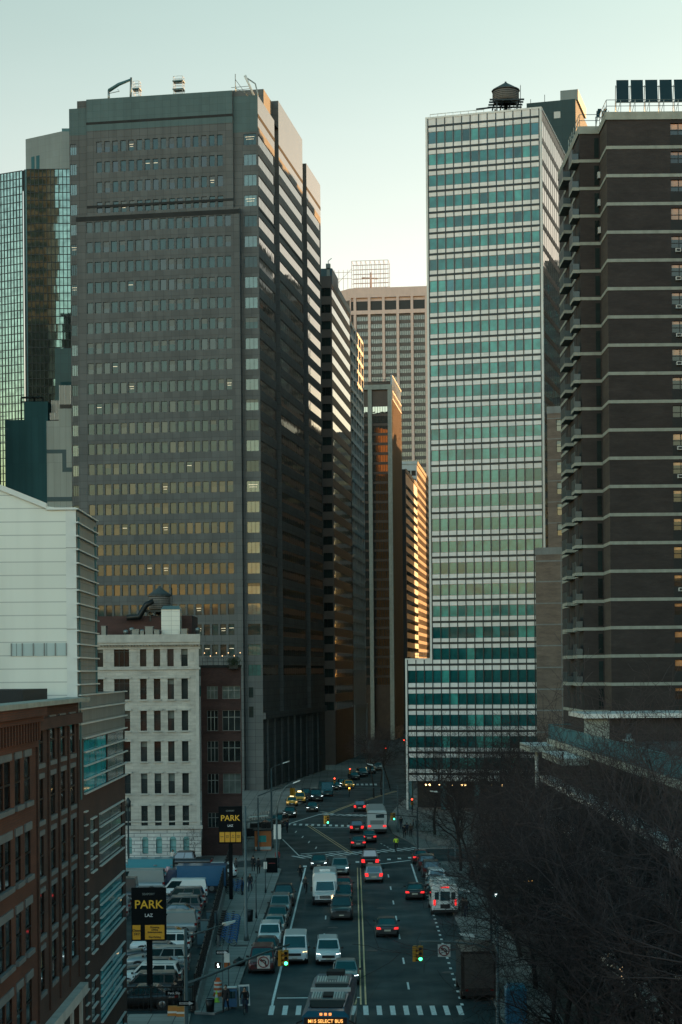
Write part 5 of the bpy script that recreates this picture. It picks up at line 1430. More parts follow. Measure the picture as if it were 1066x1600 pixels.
# ------------------------------------------------------------------ vehicles
def paint(name, c, metal=.0, rough=.28):
    m, nt, b = _nt(name); b.inputs['Base Color'].default_value = (*c, 1); b.inputs['Roughness'].default_value = rough; b.inputs['Metallic'].default_value = metal
    b.inputs['Coat Weight'].default_value = .6; b.inputs['Coat Roughness'].default_value = .06
    N, L = nt.nodes, nt.links; tc = N.new('ShaderNodeTexCoord'); n = N.new('ShaderNodeTexNoise'); n.inputs['Scale'].default_value = 3; n.inputs['Detail'].default_value = 5
    L.new(tc.outputs['Object'], n.inputs['Vector']); mr = N.new('ShaderNodeMapRange'); mr.inputs['To Min'].default_value = .2; mr.inputs['To Max'].default_value = .5
    L.new(n.outputs['Fac'], mr.inputs['Value']); L.new(mr.outputs['Result'], b.inputs['Roughness']); return m
PC = {'black': paint('black car paint', (.012,.013,.014)), 'dark grey': paint('dark grey car paint', (.045,.05,.052), .3), 'grey': paint('grey car paint', (.075,.10,.105), .3),
      'silver': paint('silver car paint', (.24,.28,.28), .4), 'white': paint('white car paint', (.66,.69,.67)), 'dark red': paint('dark red car paint', (.09,.012,.012), .1),
      'red': paint('red car paint', (.22,.03,.03), .1), 'dark blue': paint('dark blue car paint', (.012,.04,.09), .2), 'teal': paint('dark teal car paint', (.012,.07,.085), .2), 'bus': paint('deep blue bus paint', (.012,.10,.16), .1),
      'yellow': paint('yellow taxi paint', (.62,.33,.03)), 'blue': paint('blue truck paint', (.02,.10,.20)), 'light blue': paint('light blue truck paint', (.05,.26,.33)), 'brown': paint('dark brown truck paint', (.014,.012,.011))}
MG = glass('car glass', (.008,.035,.04), 2.2, .03, .3)
MT = pm('tyre rubber', (.014,.014,.014), .9, var=.2); MR = pm('alloy rim', (.25,.26,.26), .35, .8, .1); MK = pm('black car trim', (.012,.012,.012), .6, var=.2)
ML = pm('clear lamp glass', (.4,.42,.42), .15, var=.05); ML1 = emit('lit headlamp', (.85,1,1), 4.0); MLw = emit('warm lit headlamp', (1,.62,.25), 3.0)
MTL = pm('red lamp glass', (.16,.012,.012), .2, var=.1); MTL1 = emit('lit brake lamp', (1,.03,.03), .5); MPL = pm('number plate', (.5,.48,.38), .5, var=.1); MCH = pm('chrome grille', (.3,.31,.31), .25, .9, .1)
SPEC = { # L, W, H, hood, belt, front glass base, roof front, roof rear, rear glass base, rear deck height
 'sedan':  (4.7,1.82,1.45,.90,.90, 1.05, .30, -.95, -1.70, 1.02),
 'suv':    (4.6,1.88,1.70,1.02,1.04, 1.10, .45, -1.95, -2.20, 1.04),
 'pickup': (5.6,1.95,1.85,1.15,1.15, 1.25, .70, -.85, -1.05, 1.15),
 'van':    (4.9,1.92,2.00,1.12,1.12, 1.75, 1.00, -2.25, -2.40, 1.12),
 'bigvan': (5.9,2.05,2.45,1.25,1.25, 2.20, 1.55, -2.80, -2.92, 1.25)}
CM = {}
def quad_on(mb, a, b, c, d, u0, u1, v0, v1, off, m=0):
    """patch on the quad abcd (a-b bottom, d-c top) lifted by off"""
    a, b, c, d = map(Vector, (a, b, c, d)); n = ((b-a).cross(d-a)).normalized()*off
    f = lambda u, v: (a*(1-u)+b*u)*(1-v) + (d*(1-u)+c*u)*v + n
    mb.face([f(u0,v0), f(u1,v0), f(u1,v1), f(u0,v1)], m)
def car_parts(kind):
    if kind in CM: return CM[kind]
    L_, Wd, H, hood, belt, yA, yB, yC, yD, deck = SPEC[kind]; w = Wd/2; yf, yr = L_/2, -L_/2; zb = .24
    parts = []
    mb = MB()
    def ring(y, z0, zt, ww, cr):
        h = [(ww*.90, z0), (ww, z0+.16), (ww, z0+(zt-z0)*.62), (ww*.955, zt-.03), (ww*.82, zt+cr*.5)]
        return [(x, y, z) for x, z in h] + [(0, y, zt+cr)] + [(-x, y, z) for x, z in h[::-1]]
    st = [(yf, .36, hood-.30, w*.80, 0), (yf-.05, .28, hood-.20, w*.90, .01), (yf-.22, zb, hood-.12, w*.97, .03), (yf-.7, zb, hood-.05, w, .05), (yA+.1, zb, hood, w, .06), (yA-.3, zb, belt, w, .0),
          (0, zb, belt, w, 0), (yC, zb, max(belt, deck-.06), w, 0), (max(yD, yr+.45), zb, deck, w*.99, .02), (yr+.18, zb, deck-.02, w*.96, .02), (yr+.04, .30, deck-.10, w*.90, .0), (yr, .38, deck-.2, w*.84, 0)]
    if kind in ('suv','van','bigvan'):
        st = st[:7] + [(yr+.5, zb, belt, w, 0), (yr+.2, zb, belt, w*.98, 0), (yr+.03, .32, belt-.02, w*.95, 0), (yr, .40, belt-.05, w*.93, 0)]
    rings = [ring(*s_) for s_ in st]; k = len(rings[0]); base = 0
    for r in rings: mb.v += r
    for i in range(len(rings)-1):
        for j in range(k-1):
            mb.f.append((i*k+j, i*k+j+1, (i+1)*k+j+1, (i+1)*k+j)); mb.m.append(1 if j in (0, k-2) else 0); mb.s.append(j not in (0, k-2))
        mb.f.append((i*k+k-1, i*k, (i+1)*k, (i+1)*k+k-1)); mb.m.append(1); mb.s.append(False)
    mb.f.append(tuple(range(k-1,-1,-1))); mb.m.append(0); mb.s.append(False); e = (len(rings)-1)*k
    mb.f.append(tuple(range(e, e+k))); mb.m.append(0); mb.s.append(False)
    # cabin with a crowned roof
    wl, wu = w*.93, w*(.74 if kind in ('sedan','pickup') else .80 if kind == 'suv' else .86); hr = H-.05
    cab = [((yA, belt-.02), (yA-.0, belt)), ]
    A = [(-wl,yA,belt-.03),(wl,yA,belt-.03),(wu,yB,hr),(-wu,yB,hr)]
    Dd = [(wl,yD,max(deck,belt)-.03),(-wl,yD,max(deck,belt)-.03),(-wu,yC,hr),(wu,yC,hr)]
    mb.face(A[::-1] if False else [A[1],A[0],A[3],A[2]], 0); mb.face([Dd[1],Dd[0],Dd[3],Dd[2]], 0)
    for s in (-1, 1):
        q = [(s*wl,yA,belt-.03),(s*wl,yD,max(deck,belt)-.03),(s*wu,yC,hr),(s*wu,yB,hr)]
        mb.face(q if s < 0 else q[::-1], 0)
        wi = wu*.86
        rr = [(s*wu,yB,hr),(s*wu,yC,hr),(s*wi,yC+.06,H),(s*wi,yB-.06,H)]
        mb.face(rr if s < 0 else rr[::-1], 0, True)
    wi = wu*.86
    mb.face([(-wi,yB-.06,H),(-wi,yC+.06,H),(0,yC+.08,H+.02),(0,yB-.08,H+.02)], 0, True); mb.face([(0,yB-.08,H+.02),(0,yC+.08,H+.02),(wi,yC+.06,H),(wi,yB-.06,H)], 0, True)
    mb.face([(-wu,yB,hr),(-wi,yB-.06,H),(0,yB-.08,H+.02),(wi,yB-.06,H),(wu,yB,hr)], 0); mb.face([(wu,yC,hr),(wi,yC+.06,H),(0,yC+.08,H+.02),(-wi,yC+.06,H),(-wu,yC,hr)], 0)
    # wheel arches
    wb = L_*.29; wr = .33 if kind in ('sedan',) else .36 if kind in ('suv','van') else .39
    for s in (-1, 1):
        for y in (wb, -wb): mb.tube([(s*(w-.2), y, wr), (s*(w+.012), y, wr)], wr+.07, 14, 1)
    parts.append(('body', mb.mesh('body', [PC['black'], MK]), None, []))
    def add(name, mb, mat, kids=(), loc=(0,0,0)): parts.append((name, mb.mesh(name, mat if isinstance(mat, list) else [mat]), loc, list(kids)))
    g = MB(); quad_on(g, A[1], A[0], A[3], A[2], .06, .94, .08, .95, .012); add('windshield', g, MG)
    if kind != 'bigvan' or True:
        g = MB(); quad_on(g, Dd[1], Dd[0], Dd[3], Dd[2], .1, .9, .16 if kind in ('suv','van','bigvan') else .1, .93, .012); add('rear_window', g, MG)
    for s in (-1, 1):
        q = [(s*wl,yA,belt-.03),(s*wl,yD,max(deck,belt)-.03),(s*wu,yC,hr),(s*wu,yB,hr)]
        if s > 0: q = [q[1],q[0],q[3],q[2]]
        f = (lambda u: u) if s < 0 else (lambda u: 1-u)
        spans = {'sedan': ((.06,.46),(.50,.90)), 'suv': ((.06,.38),(.41,.70),(.73,.94)), 'pickup': ((.06,.5),(.54,.92)), 'van': ((.05,.34),), 'bigvan': ((.04,.26),)}[kind]
        for u0, u1 in spans:
            g = MB(); a, b = sorted((f(u0), f(u1))); quad_on(g, *q, a, b, .14, .9, .012); add('side_window', g, MG)
    for s in (-1, 1):
        for y in (wb, -wb):
            t = MB(); t.tube([(-.11,0,0),(-.09,0,0),(.09,0,0),(.11,0,0)], [wr-.03,wr,wr,wr-.03], 16)
            rm = MB(); rm.lathe([(0,.03),(.08,.035),(wr*.6,.012),(wr*.68,.0)], 12); rm.xform(Matrix.Rotation(R(90*s),4,'Y'))
            parts.append(('wheel', t.mesh('wheel', [MT]), (s*(w-.10), y, wr), [('rim', rm.mesh('rim', [MR]), (s*.113,0,0))]))
    for s in (-1, 1):
        h = MB(); z = hood-.28; h.hexa([(s*w*.64,yf-.08,z),(s*w*.9,yf-.16,z),(s*w*.9,yf-.30,z),(s*w*.64,yf-.2,z),(s*w*.64,yf-.05,z+.12),(s*w*.93,yf-.2,z+.14),(s*w*.93,yf-.4,z+.14),(s*w*.64,yf-.2,z+.12)]); add('headlight', h, ML)
    for s in (-1, 1):
        h = MB(); zt = deck-.12 if kind not in ('suv','van','bigvan') else belt-.02; hh = .17 if kind in ('sedan',) else .34
        h.hexa([(s*w*.56,yr-.015,zt-hh),(s*w*.93,yr-.005,zt-hh),(s*w*.97,yr+.2,zt-hh),(s*w*.56,yr+.1,zt-hh),(s*w*.62,yr-.015,zt),(s*w*.93,yr+.0,zt),(s*w*.97,yr+.2,zt),(s*w*.62,yr+.1,zt)]); add('tail_light', h, MTL)
    for s in (-1, 1):
        h = MB(); h.hexa([(s*(w-.02),yA-.2,belt),(s*(w+.2),yA-.17,belt+.02),(s*(w+.18),yA-.06,belt+.02),(s*(w-.02),yA-.1,belt),(s*(w-.02),yA-.2,belt+.12),(s*(w+.2),yA-.17,belt+.16),(s*(w+.18),yA-.08,belt+.16),(s*(w-.02),yA-.1,belt+.12)]); add('mirror', h, MK)
    h = MB(); z = hood-.33; h.box(-w*.5, w*.5, yf-.04, yf+.008, z-.12, z+.08); h.box(-w*.62, w*.62, yf-.08, yf+.012, .30, .44); add('grille', h, MK)
    h = MB(); h.box(-.26,.26, yr-.022, yr+.02, .58, .72); add('license_plate', h, MPL)
    h = MB(); h.box(-.2,.2, yf+.0, yf+.02, .46, .56); add('license_plate', h, MPL)
    if kind in ('suv',):
        h = MB()
        for s in (-1, 1): h.tube([(s*wu*.92,yB-.3,H-.02),(s*wu*.92,yC+.15,H-.02)], .025, 4)
        add('roof_rail', h, MCH)
    if kind == 'pickup':
        h = MB(); h.box(-w*.82, w*.82, yr+.1, yD-.1, belt-.02, belt+.035); add('bed_cover', h, MK)
    CM[kind] = parts
    return parts
CATS = {'sedan': 'car', 'suv': 'car', 'pickup': 'pickup truck', 'van': 'van', 'bigvan': 'van', 'taxi': 'taxi'}
NAMES = {'sedan': 'parked_car', 'suv': 'parked_car', 'pickup': 'pickup_truck', 'van': 'van', 'bigvan': 'delivery_van'}
def car(kind, colour, x, y, rz, label, group, lights=None, name=None, sc=1.0, z=0.004, cat=None, parts=None):
    """lights: 'front' or 'warm' lit headlamps, 'rear' lit brake lamps"""
    root = thing(name or NAMES[kind], label, cat or CATS[kind], (x, y, z), R(rz), group)
    if sc != 1: root.scale = sc if isinstance(sc, tuple) else (sc, sc, sc)
    for nm, me, loc, kids in car_parts(kind):
        o = link(nm, me, root, loc or (0,0,0))
        if nm == 'body': o.material_slots[0].link = 'OBJECT'; o.material_slots[0].material = PC[colour]
        if nm == 'headlight' and lights in ('front', 'warm'): o.material_slots[0].link = 'OBJECT'; o.material_slots[0].material = ML1 if lights == 'front' else MLw
        if nm == 'tail_light' and lights == 'rear': o.material_slots[0].link = 'OBJECT'; o.material_slots[0].material = MTL1
        for kn, km, kl in kids: link(kn, km, o, kl)
    return root
def taxi_sign(root, H):
    m = MB(); m.box(-.3,.3,-.12,.12,H-.01,H+.2); m.build('roof_sign', emit('taxi roof sign', (1,.8,.4), 1.2) if 'taxi roof sign' not in bpy.data.materials else bpy.data.materials['taxi roof sign'], root)
def X(u, d, v=1450): a, b = ab(u, v); return a*d/FOC
PKL = 'cars parked along the left kerb'; MV1 = 'oncoming traffic'; MV2 = 'traffic heading away'; PKR = 'cars parked along the right kerb'
# parked nose towards the viewer along the left kerb
for kind, col, y, lab, dx in (('suv','dark red',127.4,'maroon crossover parked first at the left kerb, facing the crosswalk',0),('sedan','dark grey',133.4,'dark grey saloon parked behind the maroon crossover at the left kerb',0),
        ('suv','white',139.2,'white crossover parked third along the left kerb',0),('sedan','silver',145.2,'silver saloon parked behind the white crossover at the left kerb',.1),('sedan','grey',150.9,'grey saloon parked fifth along the left kerb',.1),
        ('suv','silver',156.8,'silver crossover parked just before the black pickup at the left kerb',.1),('pickup','black',163.6,'black pickup parked last in the left kerb row, nearest the cyclists',.15)):
    car(kind, col, KL(y)+1.25+dx, y, 180, lab, PKL)
car('van','white',X(461.5,131.6),131.6,180,'white compact van driving towards the viewer beside the parked cars',MV1,'warm',name='compact_van')
car('suv','white',X(512.5,131),131,181,'white crossover with one bright headlamp in the middle oncoming lane',MV1,'front',name='moving_car')
car('sedan','silver',X(540,122.5),122.5,180,'silver saloon half hidden behind the long blue bus',MV1,'front',name='moving_car')
car('pickup','dark grey',X(534,154.5),154.5,180,'dark grey four by four with a wide grille behind the saloon and crossover',MV1,None,name='moving_car')
car('suv','teal',X(535,164),164,180,'dark teal car close behind the four by four',MV1,None,name='moving_car')
car('sedan','red',X(537,172),172,180,'small red car with pale roof behind the shuttle bus',MV1,None,name='moving_car',)
car('sedan','dark grey',X(499.5,193.5),193.5,180,'dark saloon with headlamps on at the middle crosswalk',MV1,'front',name='moving_car')
car('suv','silver',X(532.5,187.5),187.5,180,'silver crossover with headlamps on crossing the middle stop line',MV1,'front',name='moving_car')
# heading away
car('sedan','dark grey',X(604.5,144),144,0,'dark grey saloon alone in the right lane with brake lamps lit',MV2,'rear',name='moving_car')
car('suv','silver',X(584.5,181),181,0,'silver estate car braking behind the black four by four',MV2,'rear',name='moving_car')
car('pickup','black',X(579,193.5),193.5,0,'black four by four braking at the middle crosswalk',MV2,'rear',name='moving_car',sc=(1,.85,1.08))
car('sedan','black',X(649.5,167),167,-3,'black saloon braking next to the white shuttle bus',MV2,'rear',name='moving_car')
car('sedan','dark grey',X(561,215.5),215.5,0,'dark saloon leading the braking pair beyond the middle crosswalk',MV2,'rear',name='moving_car')
car('sedan','black',X(578,223),223,0,'black saloon braking just behind the pale coach',MV2,'rear',name='moving_car')
car('suv','black',X(559,236),236,0,'black car braking left of the pale coach',MV2,'rear',name='moving_car')
car('suv','black',X(566,272),272,-6,'black car with bright red lamps at the far crosswalk',MV2,'rear',name='moving_car')
# parked on the right
for kind, col, u, y, lab, lit in (('sedan','dark red',655,198,'dark red saloon parked at the right corner by the middle crosswalk','rear'),('suv','black',664,191,'black crossover parked behind the dark red saloon at the right kerb',None),('suv','dark grey',671,185,'dark grey crossover parked third along the right kerb',None),
        ('suv','white',678.5,177.5,'white crossover parked along the right kerb under the trees',None),('sedan','silver',677,172.5,'silver car parked in front of the white crossover at the right kerb',None),('sedan','dark red',683,167.5,'maroon saloon parked ahead of the white shuttle bus',None)):
    car(kind, col, X(u, y)+.2, y, 0, lab, PKR, lit)
# beyond the intersection
FAR = 'traffic beyond the intersection'
car('sedan','black',X(455,262),262,180,'black saloon with headlamps on turning below the far street lamp',FAR,'front',name='moving_car')
car('sedan','dark grey',X(490,272),272,180,'dark saloon with headlamps on, right of the black saloon at the far crosswalk',FAR,'front',name='moving_car')
r = car('sedan','yellow',X(458,284),284,182,'yellow taxi saloon nearest in the pair of taxis by the grey tower',FAR,'warm',name='taxi',cat='taxi'); taxi_sign(r, 1.45)
r = car('suv','yellow',X(470,291),291,184,'taller yellow taxi behind the taxi saloon by the grey tower',FAR,'warm',name='taxi',cat='taxi'); taxi_sign(r, 1.7)
car('suv','black',X(495,294),294,187,'black four by four with headlamps on right of the taxis',FAR,'front',name='moving_car',sc=1.12)
car('suv','dark grey',X(482,299),299,186,'dark car parked between the taxis and the black four by four',FAR,None)
car('bigvan','teal',X(511,306),306,187,'pale blue van parked behind the black four by four',FAR,None)
car('sedan','black',X(525,322),322,188,'black saloon with headlamps on far along the grey tower',FAR,'front',name='moving_car')
car('sedan','dark grey',X(538,330),330,188,'dark saloon with headlamps on farthest along the grey tower',FAR,'front',name='moving_car')
car('sedan','yellow',X(546,326),326,189,'yellow taxi standing far down the street by the red signals',FAR,'warm',name='taxi',cat='taxi')
car('sedan','dark grey',X(423,241),241,150,'dark saloon waiting at the left corner under the curved street lamp',FAR,None,name='moving_car')
car('suv','black',X(437,246),246,165,'black crossover at the left corner beside the banner pole',FAR,None,name='moving_car')
for i, (u, d) in enumerate(((553,352),(566,362),(578,372),(590,384))):
    car(('sedan','suv')[i%2], ('black','grey','dark grey','silver')[i], X(u,d,1210), d, 190, ('black saloon','grey crossover','dark grey saloon','silver crossover')[i]+' parked far down the shaded street past the red signals', FAR)
# car park
LOT = 'cars in the car park'
col1 = [('sedan','black',113.5),('suv','dark grey',117),('suv','white',120.8),('sedan','black',124.2),('suv','silver',127.9),('sedan','dark grey',131.6),('suv','white',135.2),('sedan','grey',139.2),('van','silver',144.6),('sedan','silver',149.4),('sedan','teal',153.2),('suv','dark grey',156.8),('sedan','grey',160.2),('suv','black',163.2),('van','white',167.2)]
nth = ['first','second','third','fourth','fifth','sixth','seventh','eighth','ninth','tenth','eleventh','twelfth','thirteenth','fourteenth','fifteenth','sixteenth','seventeenth']
words_ = {'sedan':'saloon','suv':'crossover','van':'small van','bigvan':'long van','pickup':'pickup'}
jr = random.Random(3)
for i, (k, c, y) in enumerate(col1):
    car(k, c, FX(y)-1.0-SPEC[k][0]/2-jr.uniform(0,.5), y, 90+jr.uniform(-2,2), f'{c} {words_[k]} {nth[i]} from the near end of the car park row along the fence', LOT)
col2 = [('suv','grey',118),('sedan','silver',122),('suv','black',126),('sedan','white',130),('suv','dark grey',133.8),('sedan','silver',137.6),('sedan','black',141.6),('suv','white',145.6),('sedan','dark grey',149.6),('sedan','silver',153.4),('suv','grey',157),('sedan','black',160.6),('bigvan','dark grey',165)]
for i, (k, c, y) in enumerate(col2):
    car(k, c, FX(y)-7.4-SPEC[k][0]/2-jr.uniform(0,.6), y, 90+jr.uniform(-3,3), f'{c} {words_[k]} {nth[i]} from the near end of the inner car park row', LOT)
car('suv','white',X(337,184),184,90,'white four by four at the far end of the car park by the fence',LOT)
car('sedan','dark red',X(232,191),191,90,'dark red saloon in front of the arched ground floor',LOT)
car('sedan','black',X(272,184),184,90,'black saloon parked behind the blue box truck',LOT)
car('pickup','black',X(290,193),193,90,'black pickup with a row of roof lamps before the pale stone building',LOT,sc=1.1)
car('bigvan','silver',X(212,172),172,90,'silver van left of the blue box truck in the car park',LOT)
def box_truck(x, y, rz, L_, W_, H, cab, colour, boxmat, label, group, lights=False, name='box_truck', graffiti=False):
    t = thing(name, label, 'truck', (x, y, 0.004), R(rz), group); w = W_/2
    m = MB(); m.box(-w, w, -L_/2, L_/2-cab, .75, H); m.box(-w-.02, w+.02, -L_/2-.02, L_/2-cab+.02, H, H+.05); m.box(-w-.015, w+.015, -L_/2-.015, L_/2-cab, .70, .82); m.build('cargo_box', boxmat, t)
    m = MB(); yc = L_/2-cab; hc = min(H-.3, 2.3); m.hexa([(-w*.94,yc+.05,.45),(w*.94,yc+.05,.45),(w*.94,L_/2,.45),(-w*.94,L_/2,.45)][0:4] + [(-w*.9,yc+.05,hc),(w*.9,yc+.05,hc),(w*.86,L_/2-.75,hc),(-w*.86,L_/2-.75,hc)]); m.box(-w*.9, w*.9, L_/2-.1, L_/2+.25, .45, 1.15); m.build('cab', PC[colour], t)
    m = MB(); quad_on(m, (w*.94,L_/2,.45), (-w*.94,L_/2,.45), (-w*.86,L_/2-.75,hc), (w*.86,L_/2-.75,hc), .06, .94, .52, .95, .02); m.build('windshield', MG, t)
    m = MB(); m.box(-w*.8, w*.8, -L_/2-.03, -L_/2-.001, .9, H-.15); m.build('rear_door', pm('truck roller door '+label[:6], (.05,.045,.04), .6, 0, .2, 4), t)
    m = MB(); m.box(-w*.9, w*.9, -L_/2, L_/2-.3, .45, .7); m.build('chassis', MK, t)
    for s in (-1, 1):
        for yy_ in (-L_/2+1.4, L_/2-1.0):
            q = MB(); q.tube([(-.15,0,0),(.15,0,0)], .45, 14); o = q.build('wheel', MT, t, (s*(w-.18), yy_, .45)); q = MB(); q.tube([(0,0,0),(s*.02,0,0)], .24, 10); q.build('rim', MR, o, (s*.15,0,0))
        q = MB(); q.box(s*w*.7-.1, s*w*.7+.1, -L_/2-.05, -L_/2-.035, .72, .84); q.build('tail_light', MTL1 if lights else MTL, t)
    return t
box_truck(X(304,173), 173, 90, 6.4, 2.2, 2.65, 1.6, 'dark blue', PC['blue'], 'blue box truck beside the white van in the car park', LOT)
t = box_truck(X(226,178.5), 178.5, 90, 6.0, 2.1, 2.75, 1.5, 'light blue', PC['light blue'], 'light blue box truck with pink painted shapes at the far car park end', LOT)
m = MB(); gr = random.Random(2)
for k in range(7): m.tube([(-1.07,-2.9+k*.33,1.2+gr.uniform(0,1.0)),(-1.075,-2.9+k*.33,1.2+gr.uniform(0,1.0))], gr.uniform(.12,.24), 9)
m.xform(Matrix.Identity(4)); m.build('painted_shapes', pm('pink spray paint', (.5,.32,.34), .7, var=.3), t)
box_truck(X(743,117), 117.4, 0, 6.6, 2.35, 3.25, 1.7, 'brown', [PC['brown']], 'dark brown box truck parked near the corner under bare trees', PKR)
# shuttle buses
def shuttle(x, y, rz, label, front_lit=False, rear_lit=False, group='white shuttle buses'):
    t = thing('shuttle_bus', label, 'bus', (x, y, .004), R(rz), group); w, L_ = 1.17, 7.2
    m = MB(); yb = L_/2-2.0
    prof = [(w*.98,.55),(w,1.2),(w*.985,2.55),(w*.86,2.85),(0,2.93)]
    pts = [(x_, z_) for x_, z_ in prof] + [(-x_, z_) for x_, z_ in prof[::-1][1:]]
    n = len(pts)
    ys = [-L_/2, -L_/2+.06, yb-.05, yb+.25]; sc = [(.97,.985),(1,1),(1,1),(.93,.97)]
    for yv, (a, b) in zip(ys, sc): m.v += [(p[0]*a, yv, .55+(p[1]-.55)*b) for p in pts]
    for i in range(3):
        for j in range(n-1): m.f.append((i*n+j, (i+1)*n+j, (i+1)*n+j+1, i*n+j+1)); m.m.append(0); m.s.append(False)
        m.f.append((i*n+n-1,(i+1)*n+n-1,(i+1)*n,i*n)); m.m.append(0); m.s.append(False)
    m.f.append(tuple(range(n))); m.m.append(0); m.s.append(False); m.f.append(tuple(range(4*n-1, 3*n-1, -1))); m.m.append(0); m.s.append(False)
    b = m.build('body', PC['white'], t)
    m = MB(); m.hexa([(-1.0,yb,.42),(1.0,yb,.42),(.95,L_/2,.42),(-.95,L_/2,.42),(-1.0,yb,1.3),(1.0,yb,1.3),(.9,L_/2-.05,1.08),(-.9,L_/2-.05,1.08)]); m.hexa([(-.98,yb+.1,1.3),(.98,yb+.1,1.3),(.95,yb+1.0,1.24),(-.95,yb+1.0,1.24),(-.92,yb+.1,2.12),(.92,yb+.1,2.12),(.84,yb+.42,2.12),(-.84,yb+.42,2.12)]); m.build('nose', PC['white'], t)
    m = MB(); quad_on(m, (.95,yb+1.0,1.24),(-.95,yb+1.0,1.24),(-.84,yb+.42,2.12),(.84,yb+.42,2.12), .05,.95,.08,.95,.015); m.build('windshield', MG, t)
    for s in (-1, 1):
        for k in range(4):
            q = MB(); y0 = -L_/2+.4+k*1.15; q.box(s*w*1.0-.012, s*w*1.0+.012, y0, y0+1.0, 1.45, 2.3); q.build('side_window', MG, t)
        q = MB(); q.box(s*.55, s*.9, -L_/2-.03, -L_/2+.02, 1.5, 2.15); q.build('rear_window', MG, t)
        q = MB(); q.box(s*.92-.09, s*.92+.09, -L_/2-.04, -L_/2+.02, 1.0, 1.5); q.build('tail_light', MTL1 if rear_lit else MTL, t)
        q = MB(); q.box(s*.78-.14, s*.78+.14, L_/2-.06, L_/2+.02, .72, .98); q.build('headlight', MLw if front_lit and s < 0 else ML, t)
        q = MB(); q.box(s*1.25-.1, s*1.25+.1, yb+.85, yb+.95, 1.25, 1.7); q.build('mirror', MK, t)
        for yv in (-L_/2+1.5, L_/2-1.1):
            q = MB(); q.tube([(-.13,0,0),(.13,0,0)], .4, 14); o = q.build('wheel', MT, t, (s*(w-.12), yv, .4)); q = MB(); q.tube([(0,0,0),(s*.02,0,0)], .2, 10); q.build('rim', MR, o, (s*.13,0,0))
    q = MB(); q.box(-.42,.42,-L_/2-.03,-L_/2+.02,1.4,2.2); q.build('emergency_door_window', MG, t)
    q = MB(); q.box(-.42,.42,-L_/2-.04,-L_/2+.02,.72,1.1); q.build('rear_vent', MK, t)
    q = MB(); q.box(-.35,.35,-L_/2-.03,-L_/2+.02,2.52,2.62); q.build('marker_lights', MTL1 if rear_lit else MTL, t)
    q = MB(); q.box(-w*.95, w*.95, -L_/2-.12, -L_/2+.0, .42, .62); q.box(-.95,.95,L_/2-.02,L_/2+.1,.4,.62); q.build('bumper', MK, t)
    q = MB(); q.box(-.5,.5,L_/2-.04,L_/2+.01,.7,1.0); q.build('grille', MCH, t)
    q = MB(); q.box(-.5,.5,-1.2,.2,2.9,3.05); q.build('roof_unit', PC['white'], b)
    return t
shuttle(X(508.5,164.5), 165, 180.5, 'white shuttle bus coming towards the viewer behind the two cyclists', front_lit=True)
shuttle(X(689,161), 157.5, 0, 'white shuttle bus seen from behind at the right kerb', rear_lit=True)
# pale coach at the far stop
def coach(x, y, rz):
    t = thing('coach', 'pale city coach seen from behind at the far crosswalk', 'bus', (x, y, .004), R(rz)); w, L_, H = 1.28, 12, 3.15
    m = MB()
    for p in ((-w,w,-L_/2,L_/2,.35,H-.2),): m.box(*p)
    m.hexa([(-w,-L_/2,H-.2),(w,-L_/2,H-.2),(w,L_/2,H-.2),(-w,L_/2,H-.2),(-w+.25,-L_/2+.15,H),(w-.25,-L_/2+.15,H),(w-.25,L_/2-.2,H),(-w+.25,L_/2-.2,H)]); m.build('body', PC['white'], t)
    for s in (-1, 1):
        m = MB(); m.box(s*w-.012, s*w+.012, -L_/2+.8, L_/2-.5, 1.45, 2.6); m.build('window_band', MG, t)
        m = MB(); m.box(s*w-.014, s*w+.014, -L_/2+.1, L_/2-.4, .95, 1.2); m.build('stripe', PC['dark blue'], t)
        q = MB(); q.box(s*1.0-.2, s*1.0+.2, -L_/2-.03, -L_/2+.02, .95, 1.2); q.build('tail_light', MTL1, t)
        for yv in (-L_/2+2.6, L_/2-2.4): q = MB(); q.tube([(-.14,0,0),(.14,0,0)], .48, 14); q.build('wheel', MT, t, (s*(w-.13), yv, .48))
    m = MB(); m.box(-.15,.95,-L_/2-.02,-L_/2+.02,2.15,2.6); m.build('rear_window', MG, t)
    m = MB(); m.box(-.9,.9,-L_/2-.02,-L_/2+.02,1.3,1.85); m.build('engine_grille', PC['silver'], t)
    m = MB(); m.box(-w,w,-L_/2-.06,-L_/2,.35,.7); m.build('bumper', MK, t)
coach(X(590,236), 238.5, 0)
